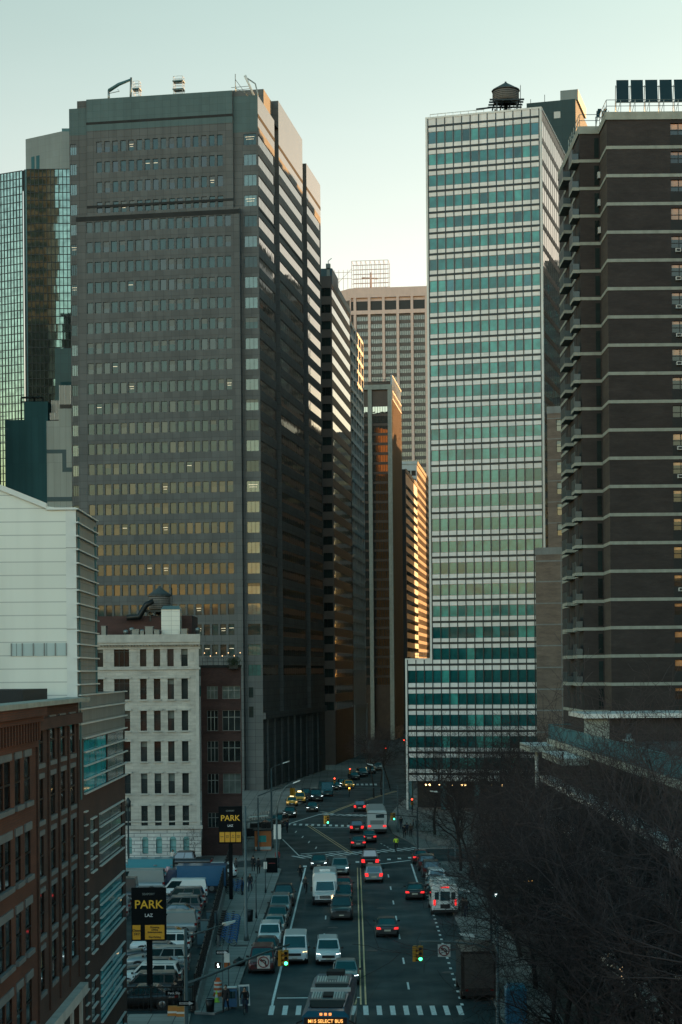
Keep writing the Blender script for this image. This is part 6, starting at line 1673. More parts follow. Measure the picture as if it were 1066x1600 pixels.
# long blue bus nearest the viewer
def city_bus(x, y, rz):
    t = thing('city_bus', 'dark blue city bus with grey roof units at the near crosswalk', 'bus', (x, y, .004), R(rz)); w, L_, H = 1.3, 12.4, 3.05
    m = MB(); m.hexa([(-w,-L_/2,.35),(w,-L_/2,.35),(w,L_/2,.35),(-w,L_/2,.35),(-w,-L_/2,H-.28),(w,-L_/2,H-.28),(w,L_/2-.1,H-.28),(-w,L_/2-.1,H-.28)])
    m.hexa([(-w,-L_/2,H-.28),(w,-L_/2,H-.28),(w,L_/2-.1,H-.28),(-w,L_/2-.1,H-.28),(-w+.3,-L_/2+.2,H),(w-.3,-L_/2+.2,H),(w-.3,L_/2-.35,H),(-w+.3,L_/2-.35,H)]); b = m.build('body', PC['bus'], t)
    m = MB(); quad_on(m, (w,L_/2,.35),(-w,L_/2,.35),(-w,L_/2-.1,H-.28),(w,L_/2-.1,H-.28), .05,.95,.32,.8,.015); m.build('windshield', MG, t)
    m = MB(); quad_on(m, (w,L_/2,.35),(-w,L_/2,.35),(-w,L_/2-.1,H-.28),(w,L_/2-.1,H-.28), .05,.95,.82,.99,.015); sg = m.build('destination_display', MK, t)
    o = text('M15 SELECT BUS', emit('amber bus display', (1,.45,.12), .7), sg, (0, L_/2-.03, H-.5), 1.0); o.rotation_euler = (R(90), 0, R(180))
    for s in (-1, 1):
        m = MB(); m.box(s*w-.014, s*w+.014, -L_/2+.6, L_/2-.5, 1.35, 2.4); m.build('window_band', MG, t)
        m = MB(); m.box(s*w-.012, s*w+.016, -L_/2+.1, L_/2-.2, .75, 1.05); m.build('pale_stripe', PC['silver'], t)
        for yv in (-L_/2+2.8, L_/2-2.6): q = MB(); q.tube([(-.14,0,0),(.14,0,0)], .48, 14); q.build('wheel', MT, t, (s*(w-.12), yv, .48))
        q = MB(); q.tube([(s*(w-.1),L_/2-.2,2.6),(s*(w+.25),L_/2+.2,2.5),(s*(w+.27),L_/2+.2,2.2)], .05, 5); q.box(s*(w+.27)-.12, s*(w+.27)+.12, L_/2+.17, L_/2+.25, 1.8, 2.25); q.build('mirror', MK, t)
        q = MB(); q.box(s*.95-.2, s*.95+.2, L_/2-.02, L_/2+.03, .75, .98); q.build('headlight', ML, t)
    for k in (-.25, 0, .25): q = MB(); q.box(k-.07, k+.07, L_/2-.22, L_/2-.12, H-.2, H-.08); q.build('marker_light', emit('amber marker', (1,.3,.08), .7) if k < -.2 else bpy.data.materials['amber marker'], t)
    # roof gear: two louvred units with dark trays, a cross beam
    for y0, nm in ((2.6, 0), (-2.6, 1)):
        m = MB(); m.box(-.95,.95,y0-.9,y0+1.1,H+.002,H+.26,0); u = m.build('roof_unit', M['galv'], b)
        m = MB()
        for k in range(12):
            if 4 <= k <= 7 and nm == 0: continue
            x_ = -.82+k*.15; m.box(x_, x_+.07, y0-.75, y0+.95, H+.26, H+.33, 0)
        m.build('louvres', M['white_paint'], u)
        m = MB(); m.box(-.28,.28,y0-.5,y0+.75,H+.26,H+.38); m.build('hatch', M['void'] if nm == 0 else M['galv'], u)
        m = MB(); m.hexa([(-1.0,y0+1.15,H+.002),(1.0,y0+1.15,H+.002),(.85,y0+2.4,H+.002),(-.85,y0+2.4,H+.002),(-1.0,y0+1.15,H+.2),(1.0,y0+1.15,H+.2),(.85,y0+2.4,H+.05),(-.85,y0+2.4,H+.05)]); m.build('roof_tray', M['void'], b)
        for s in (-1, 1):
            m = MB(); m.hexa([(s*1.02,y0-1.0,H),(s*1.14,y0-1.0,H),(s*1.0,y0+2.5,H),(s*.9,y0+2.5,H),(s*1.02,y0-1.0,H+.2),(s*1.1,y0-1.0,H+.2),(s*.98,y0+2.5,H+.1),(s*.92,y0+2.5,H+.1)]); m.build('roof_fairing', PC['bus'], b)
    m = MB(); m.box(-1.15,1.15,-.15,.15,H+.002,H+.2); m.build('cross_beam', M['white_paint'], b)
    m = MB(); m.box(-.6,.5,-L_/2+.2,-L_/2+1.2,H+.002,H+.3); m.build('rear_vent', M['void'], b)
    m = MB(); m.box(-w, w, L_/2-.02, L_/2+.06, .35, .7); m.build('bumper', MK, t)
city_bus(X(517,101.5,1550), 101.6, 177.6)
# ------------------------------------------------------------------ people and bicycles
PS = {'skin': pm('skin', (.32,.2,.14), .6, var=.1), 'tan': pm('brown skin', (.14,.08,.055), .6, var=.1)}
def cloth(n, c): return pm(n, c, .9, var=.2, scale=8)
CL = {k: cloth(k + ' cloth', c) for k, c in {'black': (.012,.013,.015), 'grey': (.07,.075,.08), 'navy': (.015,.025,.05), 'red': (.25,.03,.03), 'lime': (.55,.75,.05), 'blue': (.03,.10,.25), 'white': (.5,.5,.48), 'brown': (.07,.045,.03), 'orange': (.45,.12,.03)}.items()}
HAIR = pm('dark hair', (.015,.012,.01), .7, var=.2)
FIGM = {}
def person(pose, x, y, rz, coat, legs, label, group=None, skin='skin', z=.13, sc=1.0, extra=None):
    t = thing('person', label, 'person', (x, y, z), R(rz), group); t.scale = (sc, sc, sc)
    key = (pose, coat, legs, skin)
    me = FIGM.get(key)
    if me is None:
        me = SKEL[pose].copy()
        for k_, m_ in enumerate((PS[skin], CL[coat], CL[legs], MK, HAIR)): me.materials[k_] = m_
        FIGM[key] = me
    b = link('body', me, t)
    hx = (0, .34, 1.66) if pose == 'cycle' else (0, -.02, 1.67)
    h = MB(); h.lathe([(.0,.085),(.06,.07),(.098,.02),(.104,-.03),(.085,-.09)], 10); h.build('hair', HAIR, t, hx)
    if extra == 'bag':
        m = MB(); m.hexa([(-.12,-.05,.5),(.12,-.05,.5),(.12,.05,.5),(-.12,.05,.5),(-.1,-.04,.82),(.1,-.04,.82),(.1,.04,.82),(-.1,.04,.82)]); m.tube([(-.07,0,.82),(0,0,.9),(.07,0,.82)], .012, 4)
        tag(m.build('carrier_bag', CL['white'], None, (x-.28, y, z)), 'white carrier bag held by the walker on the left pavement', 'bag')
    if extra == 'pack':
        m = MB(); m.hexa([(-.15,-.30,1.05),(.15,-.30,1.05),(.15,-.12,1.05),(-.15,-.12,1.05),(-.13,-.26,1.5),(.13,-.26,1.5),(.13,-.12,1.5),(-.13,-.12,1.5)]); m.build('rucksack', CL['black'], t)
    return t
FR = pm('bicycle frame', (.02,.03,.05), .4, .3, .1)
BM = {}
def bicycle(x, y, rz, mat, label, group, z=.13, name='bicycle', basket=False):
    t = thing(name, label, 'bicycle', (x, y, z), R(rz), group)
    if 'tyre' not in BM:
        m = MB(); N_ = 18
        pts = [(0, .33*math.cos(2*math.pi*k/N_), .33*math.sin(2*math.pi*k/N_)) for k in range(N_+1)]
        m.tube(pts, .022, 5, 0, cap=False); 
        BM['tyre'] = m.mesh('wheel', [MT])
        m = MB()
        for k in range(8): an = math.pi*k/8; m.tube([(0,.31*math.cos(an),.31*math.sin(an)),(0,-.31*math.cos(an),-.31*math.sin(an))], .004, 3, cap=False)
        m.tube([(-.05,0,0),(.05,0,0)], .03, 6); BM['spokes'] = m.mesh('spokes', [M['galv']])
        m = MB(); j = lambda *p: [(0,a,b) for a, b in p]
        m.tube(j((-.52,.34),(-.12,.3),(.36,.82),(.40,.86)), .025, 5); m.tube(j((-.12,.3),(-.26,.86)), .022, 5); m.tube(j((-.52,.34),(-.22,.72),(.36,.78)), .02, 5); m.tube(j((.52,.34),(.38,.92)), .022, 5); BM['frame'] = m.mesh('frame', [MK])
        m = MB(); m.tube([(-.27,.24,1.02),(-.1,.38,1.03),(.1,.38,1.03),(.27,.24,1.02)], .016, 5); m.tube([(0,.38,.9),(0,.38,1.03)], .016, 5); BM['bar'] = m.mesh('handlebar', [MK])
        m = MB(); m.hexa([(-.04,-.12,.9),(.04,-.12,.9),(.09,-.38,.9),(-.09,-.38,.9),(-.03,-.12,.95),(.03,-.12,.95),(.08,-.38,.96),(-.08,-.38,.96)]); BM['saddle'] = m.mesh('saddle', [MK])
        m = MB(); m.hexa([(-.14,.44,.78),(.14,.44,.78),(.14,.68,.78),(-.14,.68,.78),(-.19,.40,1.02),(.19,.40,1.02),(.19,.74,1.02),(-.19,.74,1.02)]); BM['basket'] = m.mesh('basket', [MK])
        m = MB(); m.tube(j((-.86,.30),(-.74,.58),(-.5,.69),(-.3,.62)), .04, 5); BM['guard'] = m.mesh('mudguard', [MK])
    for yv in (-.52, .52): w_ = link('wheel', BM['tyre'], t, (0, yv, .355)); link('spokes', BM['spokes'], w_)
    o = link('frame', BM['frame'], t); o.material_slots[0].link = 'OBJECT'; o.material_slots[0].material = mat
    link('handlebar', BM['bar'], t); link('saddle', BM['saddle'], t)
    if basket:
        link('basket', BM['basket'], t); o = link('mudguard', BM['guard'], t); o.material_slots[0].link = 'OBJECT'; o.material_slots[0].material = mat
    return t
def cyclist(u, v, rz, coat, legs, lab, lab2, sc=1.0, mat=None):
    p = G(u, v); person('cycle', p.x, p.y, rz, coat, legs, lab, 'cyclists', z=.02, sc=sc)
    bicycle(p.x, p.y, rz, mat or FR, lab2, 'ridden bicycles', z=.006)
cyclist(384, 1584, 175, 'black', 'navy', 'cyclist in black riding towards the viewer at the near crosswalk', 'dark bicycle under the rider at the near crosswalk')
cyclist(469.5, 1377, 182, 'black', 'black', 'cyclist in black straddling the bike lane line, farther of two', 'dark bicycle of the farther bike lane rider')
cyclist(477.5, 1396, 182, 'grey', 'black', 'cyclist in grey in the bike lane, nearer of two', 'dark bicycle of the nearer bike lane rider')
cyclist(619.5, 1332, 0, 'lime', 'black', 'cyclist in a lime yellow jacket crossing the middle crosswalk', 'dark bicycle of the rider in the lime jacket', 1.1)
PED = 'pedestrians'
for (u, v, pose, rz, coat, legs, lab, kw) in (
    (353,1582,'walk',170,'black','black','pedestrian in a black coat with red scarf colours by the orange barrel',{}),
    (274,1573,'walk',10,'black','black','pedestrian in black on the pavement beside the car park corner',{}),
    (281,1567,'stand',20,'black','grey','second pedestrian in black close behind the first at the car park corner',{}),
    (391,1393,'walk',175,'black','navy','pedestrian in dark coat carrying a white bag on the left pavement',{'extra':'bag'}),
    (378.5,1399,'stand',90,'navy','black','person in a navy cap by the docked blue bicycles',{}),
    (396,1362,'walk',0,'black','black','pedestrian in black walking away, left of a pair',{}),
    (404,1366,'walk',5,'grey','black','pedestrian with dark rucksack walking away, right of a pair',{'extra':'pack'}),
    (369,1366,'stand',120,'grey','black','person in grey standing by the car park entrance',{}),
    (434,1352,'stand',180,'red','navy','person in red jacket by the kerb at the middle crosswalk',{}),
    (632,1310,'walk',0,'black','black','pedestrian in black nearest the kerb beyond the crosswalk',{}),
    (636,1306,'stand',0,'navy','black','pedestrian in navy in the group by the tower',{}),
    (642,1308,'walk',180,'brown','black','pedestrian in brown in the group by the tower',{}),
    (646,1301,'stand',90,'black','grey','pedestrian with grey trousers in the group by the tower',{}),
    (627,1296,'walk',0,'black','navy','pedestrian in black at the back of the group by the tower',{}),
    (652,1299,'walk',0,'grey','black','pedestrian in grey on the far right pavement',{}),
    (724,1433,'walk',0,'black','black','pedestrian in black on the right pavement beside the shuttle bus, left of two',{}),
    (729,1434,'walk',0,'black','navy','pedestrian in black on the right pavement beside the shuttle bus, right of two',{}),
    (735,1376,'walk',0,'grey','black','pedestrian in grey under the trees beyond the shuttle bus',{}),
    (746,1360,'walk',180,'black','black','pedestrian in black among the tree trunks',{}),
    (449,1302,'stand',60,'navy','black','pedestrian in navy waiting at the far left kerb',{}),
    (270,1352,'stand',180,'white','grey','person in a white coat standing among the parked cars',{})):
    p = G(u, v, .13); person(pose, p.x, p.y, rz, coat, legs, lab, PED, **kw)
DOCK = 'docked blue hire bicycles'
BBL = pm('hire bicycle blue', (.03,.16,.42), .45, .2, .1)
dock = thing('bike_dock', 'long low rail of the bicycle docking station on the left pavement', 'bike dock', (0,0,0))
m = MB(); a, b = Vector((FX(137)+.55,137,.13)), Vector((FX(152)+.6,152,.13)); m.box(-.12,.12,0,(b-a).length,0,.1); m.build('rail', M['frame_grey'], dock, a, math.atan2(-(b.x-a.x), b.y-a.y))
for k in range(11):
    y = 137.6 + k*1.32
    m = MB(); m.box(-.1,.1,-.1,.1,0,.85); m.build('docking_post', M['frame_grey'], dock, (FX(y)+.62,y,.2))
    bicycle(FX(y)+1.25, y, 84, BBL, 'blue hire bicycle with front basket docked in the row along the car park fence', DOCK, name='hire_bicycle', basket=True)
for k in range(5):
    y = 170 + k*1.4
    bicycle(FX(y)+1.1, y, 84, BBL, 'blue hire bicycle parked farther along the fence beside the person in navy', DOCK+' farther along', name='hire_bicycle', basket=True)

# ------------------------------------------------------------------ car park fence and signs
def fence(name, label, p, q, h, mat, gap=.14, wall=0):
    p, q = Vector(p), Vector(q); L_ = (q-p).length; t = thing(name, label, 'fence', p, math.atan2(q.y-p.y, q.x-p.x))
    n = max(1, int(L_/2.6))
    for k in range(n+1):
        m = MB(); m.box(-.05,.05,-.05,.05,0,h+.08); m.build('post', mat, t, (L_*k/n,0,0))
    m = MB(); m.box(0,L_,-.03,.03,h-.08,h); m.box(0,L_,-.03,.03,wall+.1,wall+.17); m.build('rail', mat, t)
    m = MB(); x = 0
    while x < L_: m.box(x,x+.035,-.015,.015,wall+.17,h-.08); x += gap
    m.build('mesh_panel', mat, t)
    if wall:
        m = MB(); m.hexa([(0,-.3,0),(L_,-.3,0),(L_,.3,0),(0,.3,0),(0,-.12,wall),(L_,-.12,wall),(L_,.12,wall),(0,.12,wall)]); m.build('base_wall', M['concrete_dark'], t)
    return t
fence('mesh_fence', 'dark mesh fence on a concrete base between car park and left pavement', (FX(111.5),111.5,.1), (FX(190),190,.1), 2.3, M['frame_dark'], .16, .55)
fence('corner_fence', 'dark railing closing the near end of the car park below the big sign', (-17.5,111.2,.1), (FX(111.5)-.1,111.3,.1), 1.6, M['frame_dark'], .3)
MY = pm('amber sign paint', (.62,.30,.02), .5, var=.08); MLT = pm('amber lettering', (.75,.42,.03), .5, var=.05); MWL = pm('white lettering', (.7,.7,.7), .5, var=.05); MBK = pm('black sign face', (.004,.006,.007), .7, var=.15, spec=.1); MDL = pm('dark lettering', (.02,.015,.01), .6, var=.1)
def park_sign(x, y, w_, h_, z0, label, four=False):
    t = thing('parking_sign', label, 'sign', (x, y, 0), 0, 'parking signs')
    m = MB(); m.box(-w_*.08, w_*.08, .02, .30, 0, z0+.2); m.build('pole', MBK, t)
    m = MB(); m.box(-w_/2, w_/2, -.14, .14, z0, z0+h_); bd = m.build('board', MBK, t)
    text('SEAPORT', M['galv'], bd, (0,-.145,z0+h_*.88), w_/2.3)
    text('PARK', MLT, bd, (0,-.145,z0+h_*.68), w_/2.3, 'lettering'); text('LAZ', MWL, bd, (0,-.145,z0+h_*.48), w_/2.3)
    if not four:
        for a, b, key, cx in ((-w_*.47,-w_*.24,'Open\n24/7',-w_*.355), (-w_*.11,w_*.45,'Shopping\nDining\nEntertainment\n\nDay Parking',w_*.17)):
            m = MB(); m.box(a, b, -.165, -.142, z0+h_*.03, z0+h_*.30); pn = m.build('notice', MY, t); text(key, MDL, pn, (cx,-.168,z0+h_*.165), w_/2.3)
    else:
        for k, key in enumerate(('Open','Early\nBird','24\nHour','Daily\nMax')):
            a = -w_*.46 + k*w_*.235; m = MB(); m.box(a, a+w_*.205, -.165, -.142, z0+h_*.04, z0+h_*.31); pn = m.build('notice', MY, t); text(key, MDL, pn, (a+w_*.1,-.168,z0+h_*.19), w_/2.3)
    return t
d = 113.5; z0 = Z(233,1470,d); z1 = Z(233,1387,d); park_sign(X(233,d), d, 54*d/FOC, z1-z0, z0, 'large black and amber PARK sign on a post in the near car park corner')
d = 166; z0 = Z(362,1318,d); z1 = Z(362,1260,d); park_sign(X(361.5,d), d, 36.5*d/FOC, z1-z0, z0, 'farther black and amber PARK sign with four price panels', True)

# ------------------------------------------------------------------ signals, lamps, posts
MYL = pm('signal yellow housing', (.42,.21,.02), .5, var=.12); MPO = pm('grey green steel pole', (.10,.13,.13), .5, .3, .12); MPD = pm('dark steel pole', (.03,.04,.042), .5, .3, .12)
EG = emit('green signal', (.05,1,.45), 2.5); ER = emit('red signal', (1,.05,.03), 3); EA = emit('amber signal', (1,.4,.05), 4); EW = emit('white walk signal', (.8,1,1), 5)
def signal(loc, rz, lit, label, group='traffic signals', twin=True, sc=1.0):
    t = thing('traffic_signal', label, 'traffic light', loc, R(rz), group); t.scale = (sc,)*3
    for hi, (dx, rot) in enumerate(((.0, 0), (-.34, 70)) if twin else ((0, 0),)):
        m = MB(); m.box(-.16,.16,-.1,.1,-.48,.48); h = m.build('housing', MYL, t, (dx,0,0), R(rot))
        for k, (c, e) in enumerate((('red',ER),('amber',EA),('green',EG))):
            z = .31 - .31*k
            m = MB(); m.tube([(0,-.1,z),(0,-.125,z)], .105, 12); on = (hi == 0 and c == lit); m.build('lens', e if on else M['void'], h)
            m = MB(); m.lathe([(.125,0),(.125,.2)], 12); m.xform(Matrix.Translation((0,-.1,z)) @ Matrix.Rotation(R(90),4,'X')); m.build('visor', MYL, h)
    m = MB(); m.tube([(0,.05,.45),(0,.05,.75)], .03, 5); m.build('bracket', MPO, t)
    return t
def pole(name, label, base, h, r=.09, mat=None, group=None, arms=(), cat='street lamp'):
    """arms: list of (points, radius, luminaire?) in coordinates relative to the base"""
    t = thing(name, label, cat, base, 0, group); mat = mat or MPO
    m = MB(); m.tube([(0,0,0),(0,0,.5),(0,0,.55),(0,0,h)], [r*1.9,r*1.7,r*1.1,r*.75], 8); m.build('pole', mat, t)
    for pts, rr, lum in arms:
        m = MB(); m.tube(pts, [rr*1.2] + [rr]*(len(pts)-2) + [rr*.7], 6); a = m.build('arm', mat, t)
        if lum:
            e, d_ = Vector(pts[-1]), (Vector(pts[-1])-Vector(pts[-2])).normalized()
            m = MB(); q = d_*.9; s_ = Vector((-d_.y, d_.x, 0)).normalized()*.16
            m.hexa([e-s_-Vector((0,0,.06)), e+q*.9-s_*.5-Vector((0,0,.05)), e+q*.9+s_*.5-Vector((0,0,.05)), e+s_-Vector((0,0,.06)), e-s_*.8+Vector((0,0,.1)), e+q-s_*.4+Vector((0,0,.05)), e+q+s_*.4+Vector((0,0,.05)), e+s_*.8+Vector((0,0,.1))]); m.build('lamp_head', M['white_paint'], a)
    return t
def rel(base, *pts): return [(p.x-base[0], p.y-base[1], p.z-base[2]) for p in pts]
def nosign(x, y, z, label):
    t = thing('turn_ban_sign', label, 'sign', (x, y, z), 0, 'no left turn signs')
    m = MB(); m.box(-.36,.36,0,.02,-.36,.36); m.build('panel', M['white_paint'], t)
    m = MB(); N_ = 20
    m.tube([(.29*math.cos(2*math.pi*k/N_),-.01,.29*math.sin(2*math.pi*k/N_)) for k in range(N_+1)], .035, 5, cap=False); m.tube([(-.2,-.02,.2),(.2,-.02,-.2)], .03, 5); m.build('red_ring', PC['red'], t)
    m = MB(); m.tube([(.12,-.012,-.2),(.12,-.012,.03),(.05,-.012,.1),(-.1,-.012,.1)], .035, 5); m.face([(-.22,-.014,.1),(-.08,-.014,-.0),(-.08,-.014,.2)]); m.build('arrow', MK, t)
# near left mast
bx_, by_ = X(291,92,1560), 92.0; b = (bx_, by_, .13)
tip = P(452,1476,101)
pole('signal_mast', 'tall grey signal mast at the near left corner with arms over street', b, Z(290,1455,92), .11, None, 'signal masts',
     [(rel(b, Vector((bx_,by_,Z(290,1538,92))), P(345,1517,94.5), P(400,1494,98), tip), .07, False), (rel(b, Vector((bx_,by_,Z(290,1464,92))), P(325,1453,93), P(350,1445,94)), .045, True), (rel(b, Vector((bx_,by_,Z(290,1496,92))), P(283,1497,90)), .04, True)], 'signal mast')
signal(tuple(P(447,1497,100.7)), 0, 'green', 'yellow twin signal showing green, left of the oncoming compact van', sc=.93)
p_ = P(412,1503,98.6); nosign(p_.x, p_.y-.12, p_.z, 'no left turn sign hanging from the left mast arm')
p_ = P(291,1568,91.6); t = thing('one_way_sign', 'black ONE WAY arrow sign on the near left signal mast', 'sign', tuple(p_), 0, 'one way signs')
def oneway(t, s_=1.0):
    m = MB(); m.box(-.42*s_,.42*s_,0,.02,-.13*s_,.13*s_); m.build('panel', MBK, t)
    m = MB(); m.face([(-.36*s_,-.006,-.055*s_),(.14*s_,-.006,-.055*s_),(.14*s_,-.006,.055*s_),(-.36*s_,-.006,.055*s_)]); m.face([(.14*s_,-.006,-.11*s_),(.37*s_,-.006,0),(.14*s_,-.006,.11*s_)]); a = m.build('arrow', MWL, t)
    text('ONE WAY', MBK, a, (-.1*s_,-.012,0), .55*s_)
oneway(t)
p_ = P(272,1552,91.8); t = thing('street_name_sign', 'dark street name sign reading Peck Slip beside the near left mast', 'sign', tuple(p_)); m = MB(); m.box(-.45,.45,0,.02,-.13,.13); bd = m.build('panel', MBK, t); text('Peck Slip', MWL, bd, (0,-.014,0), .9)
m = MB(); m.tube([(.3,.03,0),(bx_-p_.x,.2,-.02)], .02, 4); m.build('bracket', MPO, t)
# near right masts (mostly among the trees)
b = (X(778,101,1540), 101.0, .13)
pole('signal_mast', 'signal mast at the near right corner with long level arm over the street', b, 7.0, .11, None, 'signal masts',
     [(rel(b, Vector((b[0],b[1],4.6)), P(766,1484,101), P(745,1476,101), P(700,1471.5,101), P(655,1471,101)), .065, False), (rel(b, Vector((b[0],b[1],6.7)), P(765,1466,101), P(742,1463,101)), .045, True)], 'signal mast')
signal(tuple(P(657,1490,101)), 0, 'green', 'yellow twin signal showing green above the right lanes', sc=.93)
p_ = P(694,1485,100.9); nosign(p_.x, p_.y-.1, p_.z, 'no left turn sign hanging from the right mast arm')
b = (X(768,128,1500), 128.0, .13)
pole('street_lamp', 'street lamp reaching left over the right kerb near the shuttle bus', b, Z(768,1400,128), .1, MPD, 'street lamps', [(rel(b, Vector((b[0],b[1],Z(768,1405,128))), P(750,1397,128), P(735,1393.5,128)), .05, True)])
# corner cluster on the left pavement: signal posts with one way sign and pedestrian signals
p0 = G(348,1558,.13); b = tuple(p0)
pole('sign_post', 'thin post carrying a ONE WAY sign and pedestrian signals on the left corner', b, 3.55, .04, MPO, 'corner posts', cat='post')
p_ = P(347.5,1488.5,p0.y-.1); t = thing('one_way_sign', 'black ONE WAY arrow sign over the orange pedestrian signals', 'sign', tuple(p_), 0, 'one way signs'); oneway(t)
def pedsig(u, v, lit, label):
    p = P(u, v, p0.y-.15); t = thing('pedestrian_signal', label, 'pedestrian signal', tuple(p), 0, 'pedestrian signals'); m = MB(); m.box(-.2,.2,-.09,.09,-.2,.2); h = m.build('housing', PC['brown'] if lit else pm('orange signal back', (.32,.09,.02), .6, var=.15), t)
    if lit: m = MB(); m.tube([(.03,-.1,-.12),(.0,-.1,.0),(.02,-.1,.1)], .035, 5); m.tube([(.0,-.1,.0),(.08,-.1,-.1)], .03, 5); m.build('walking_figure', EW, h)
    m = MB(); m.tube([(0,.05,0),(.16 if u < 345 else -.12,.15,0)], .02, 4); m.build('bracket', MPO, t)
pedsig(340.5, 1508.5, True, 'pedestrian signal with lit white walking figure on the left corner'); pedsig(355, 1509, False, 'orange pedestrian signal seen from behind on the left corner')
p1 = G(357.5,1560,.13); pole('sign_post', 'second thin post with a pale notice beside the ONE WAY post', tuple(p1), 3.5, .035, MPD, 'corner posts', cat='post')
m = MB(); m.box(-.18,.18,-.02,.02,-.3,.3); tag(m.build('notice_panel', M['white_paint'], None, tuple(P(354.5,1497,p1.y-.06))), 'pale notice panel on the second thin corner post', 'sign')
def barrel(u, v):
    p = G(u, v, .13); t = thing('traffic_barrel', 'orange and white striped construction barrel on the left corner', 'barrel', tuple(p)); mo = PC['red'] if False else pm('barrel orange', (.52,.11,.03), .6, var=.15)
    m = MB(); m.lathe([(0,0),(.36,0),(.36,.06),(.30,.07),(.29,.3),(.285,.3),(.27,.62),(.26,.63),(.24,.98),(.16,1.02),(0,1.02)], 14); d_ = m.build('drum', mo, t)
    for z_, r_ in ((.26,.302),(.56,.288),(.82,.268)): m = MB(); m.lathe([(r_,z_),(r_-.006,z_+.13)], 14); m.build('white_band', M['white_paint'], d_)
    m = MB(); m.box(-.12,.12,-.02,.02,1.02,1.2); m.build('handle', mo, t)
barrel(341, 1556)
p = G(338.5,1566,.13); t = thing('traffic_cone', 'lime green cone beside the striped construction barrel', 'cone', tuple(p)); m = MB(); m.lathe([(.03,.75),(.16,.03)], 12); m.build('cone', pm('lime cone', (.45,.75,.08), .6, var=.1), t); m = MB(); m.box(-.2,.2,-.2,.2,0,.04); m.build('base', pm('lime cone base', (.4,.65,.08), .6, var=.1), t); m = MB(); m.lathe([(.085,.5),(.112,.3)], 12); m.build('white_band', M['white_paint'], t)
def bin_(u, v, label, mat=None, sc=1.0):
    p = G(u, v, .13); t = thing('litter_bin', label, 'litter bin', tuple(p), 0, 'litter bins'); t.scale = (sc,)*3
    m = MB(); m.lathe([(0,0),(.24,0),(.29,.82),(.27,.82),(.23,.1),(0,.1)], 14, sm=True); m.build('basket', mat or M['frame_dark'], t); m = MB(); m.tube([(.3*math.cos(k*math.pi/7),.3*math.sin(k*math.pi/7),.83) for k in range(15)], .02, 5, cap=False); m.build('rim', M['galv'], t)
bin_(328.5, 1581, 'dark wire litter bin on the left corner near the barrel')
bin_(389.5, 1440, 'dark litter bin beside the lamp pole on the left pavement', sc=1.25)
p = G(357,1582,.13)
t = thing('news_stand', 'blue news boxes behind a white framed panel on the left corner', 'news box', (p.x,p.y+2.0,.13)); m = MB(); m.hexa([(-.42,-.25,0),(.42,-.25,0),(.42,.25,0),(-.42,.25,0),(-.42,-.2,1.15),(.42,-.2,1.15),(.42,.25,1.2),(-.42,.25,1.2)]); m.build('box', PC['blue'], t); m = MB(); m.box(-.34,.34,-.27,-.235,.55,1.0); m.build('window', MG, t); m = MB(); m.box(-.42,.42,-.26,.26,1.2,1.25); m.build('lid', M['white_paint'], t)
t = thing('folding_board', 'white framed folding board leaning at the kerb by the news boxes', 'board', (p.x+.85,p.y+2.4,.13), R(12)); m = MB(); m.hexa([(-.35,-.3,0),(.35,-.3,0),(.35,-.24,0),(-.35,-.24,0),(-.35,.0,1.3),(.35,.0,1.3),(.35,.05,1.3),(-.35,.05,1.3)]); m.build('panel', M['white_paint'], t); m = MB(); m.hexa([(-.28,-.285,.12),(.28,-.285,.12),(.28,-.29,.12),(-.28,-.29,.12),(-.28,-.055,1.2),(.28,-.055,1.2),(.28,-.06,1.2),(-.28,-.06,1.2)]); m.build('poster', M['slate_band'], t)
m = MB(); m.lathe([(0,0),(.4,.04),(.48,.25),(.36,.46),(.12,.56),(.06,.66),(0,.66)], 12); p = G(374,1509,.13); tag(m.build('rubbish_bag', pm('black rubbish bag', (.01,.01,.01), .35, var=.2, bump=.6, bscale=7), None, tuple(p)), 'black rubbish bag at the kerb beside the maroon crossover', 'bag')
for u, v, lab in ((270,1590,'orange plastic barrier block at the foot of the near left mast'),(284,1591,'second orange barrier block touching the near left mast')):
    p = G(u, v, .0); t = thing('barrier_block', lab, 'barrier', (p.x,p.y,.0), 0, 'orange barrier blocks'); m = MB(); m.hexa([(-.32,-.22,0),(.32,-.22,0),(.32,.22,0),(-.32,.22,0),(-.28,-.14,.72),(.28,-.14,.72),(.28,.14,.72),(-.28,.14,.72)]); m.build('body', pm('barrier orange '+lab[:3], (.42,.17,.03), .6, var=.2), t); m = MB(); m.box(-.3,.3,-.215,-.17,.3,.42); m.build('reflective_strip', M['white_paint'], t)
# utility cabinets by the fence
for i, (u, v) in enumerate(((331,1452),(322,1462),(317,1478))):
    p = G(u, v, .13); t = thing('utility_cabinet', ('grey green utility cabinet against the fence beside the docked bicycles','second utility cabinet along the fence, nearer the viewer','lowest utility cabinet along the fence, nearest the big sign')[i], 'cabinet', tuple(p), R(-3), 'utility cabinets')
    m = MB(); m.box(-.45,.45,-.3,.3,0,(1.5,1.3,1.1)[i]); m.build('case', M['balc_panel'], t); m = MB(); m.box(-.38,.38,-.325,-.301,.15,(1.4,1.2,1.0)[i]); m.build('door', M['slate_band'], t)
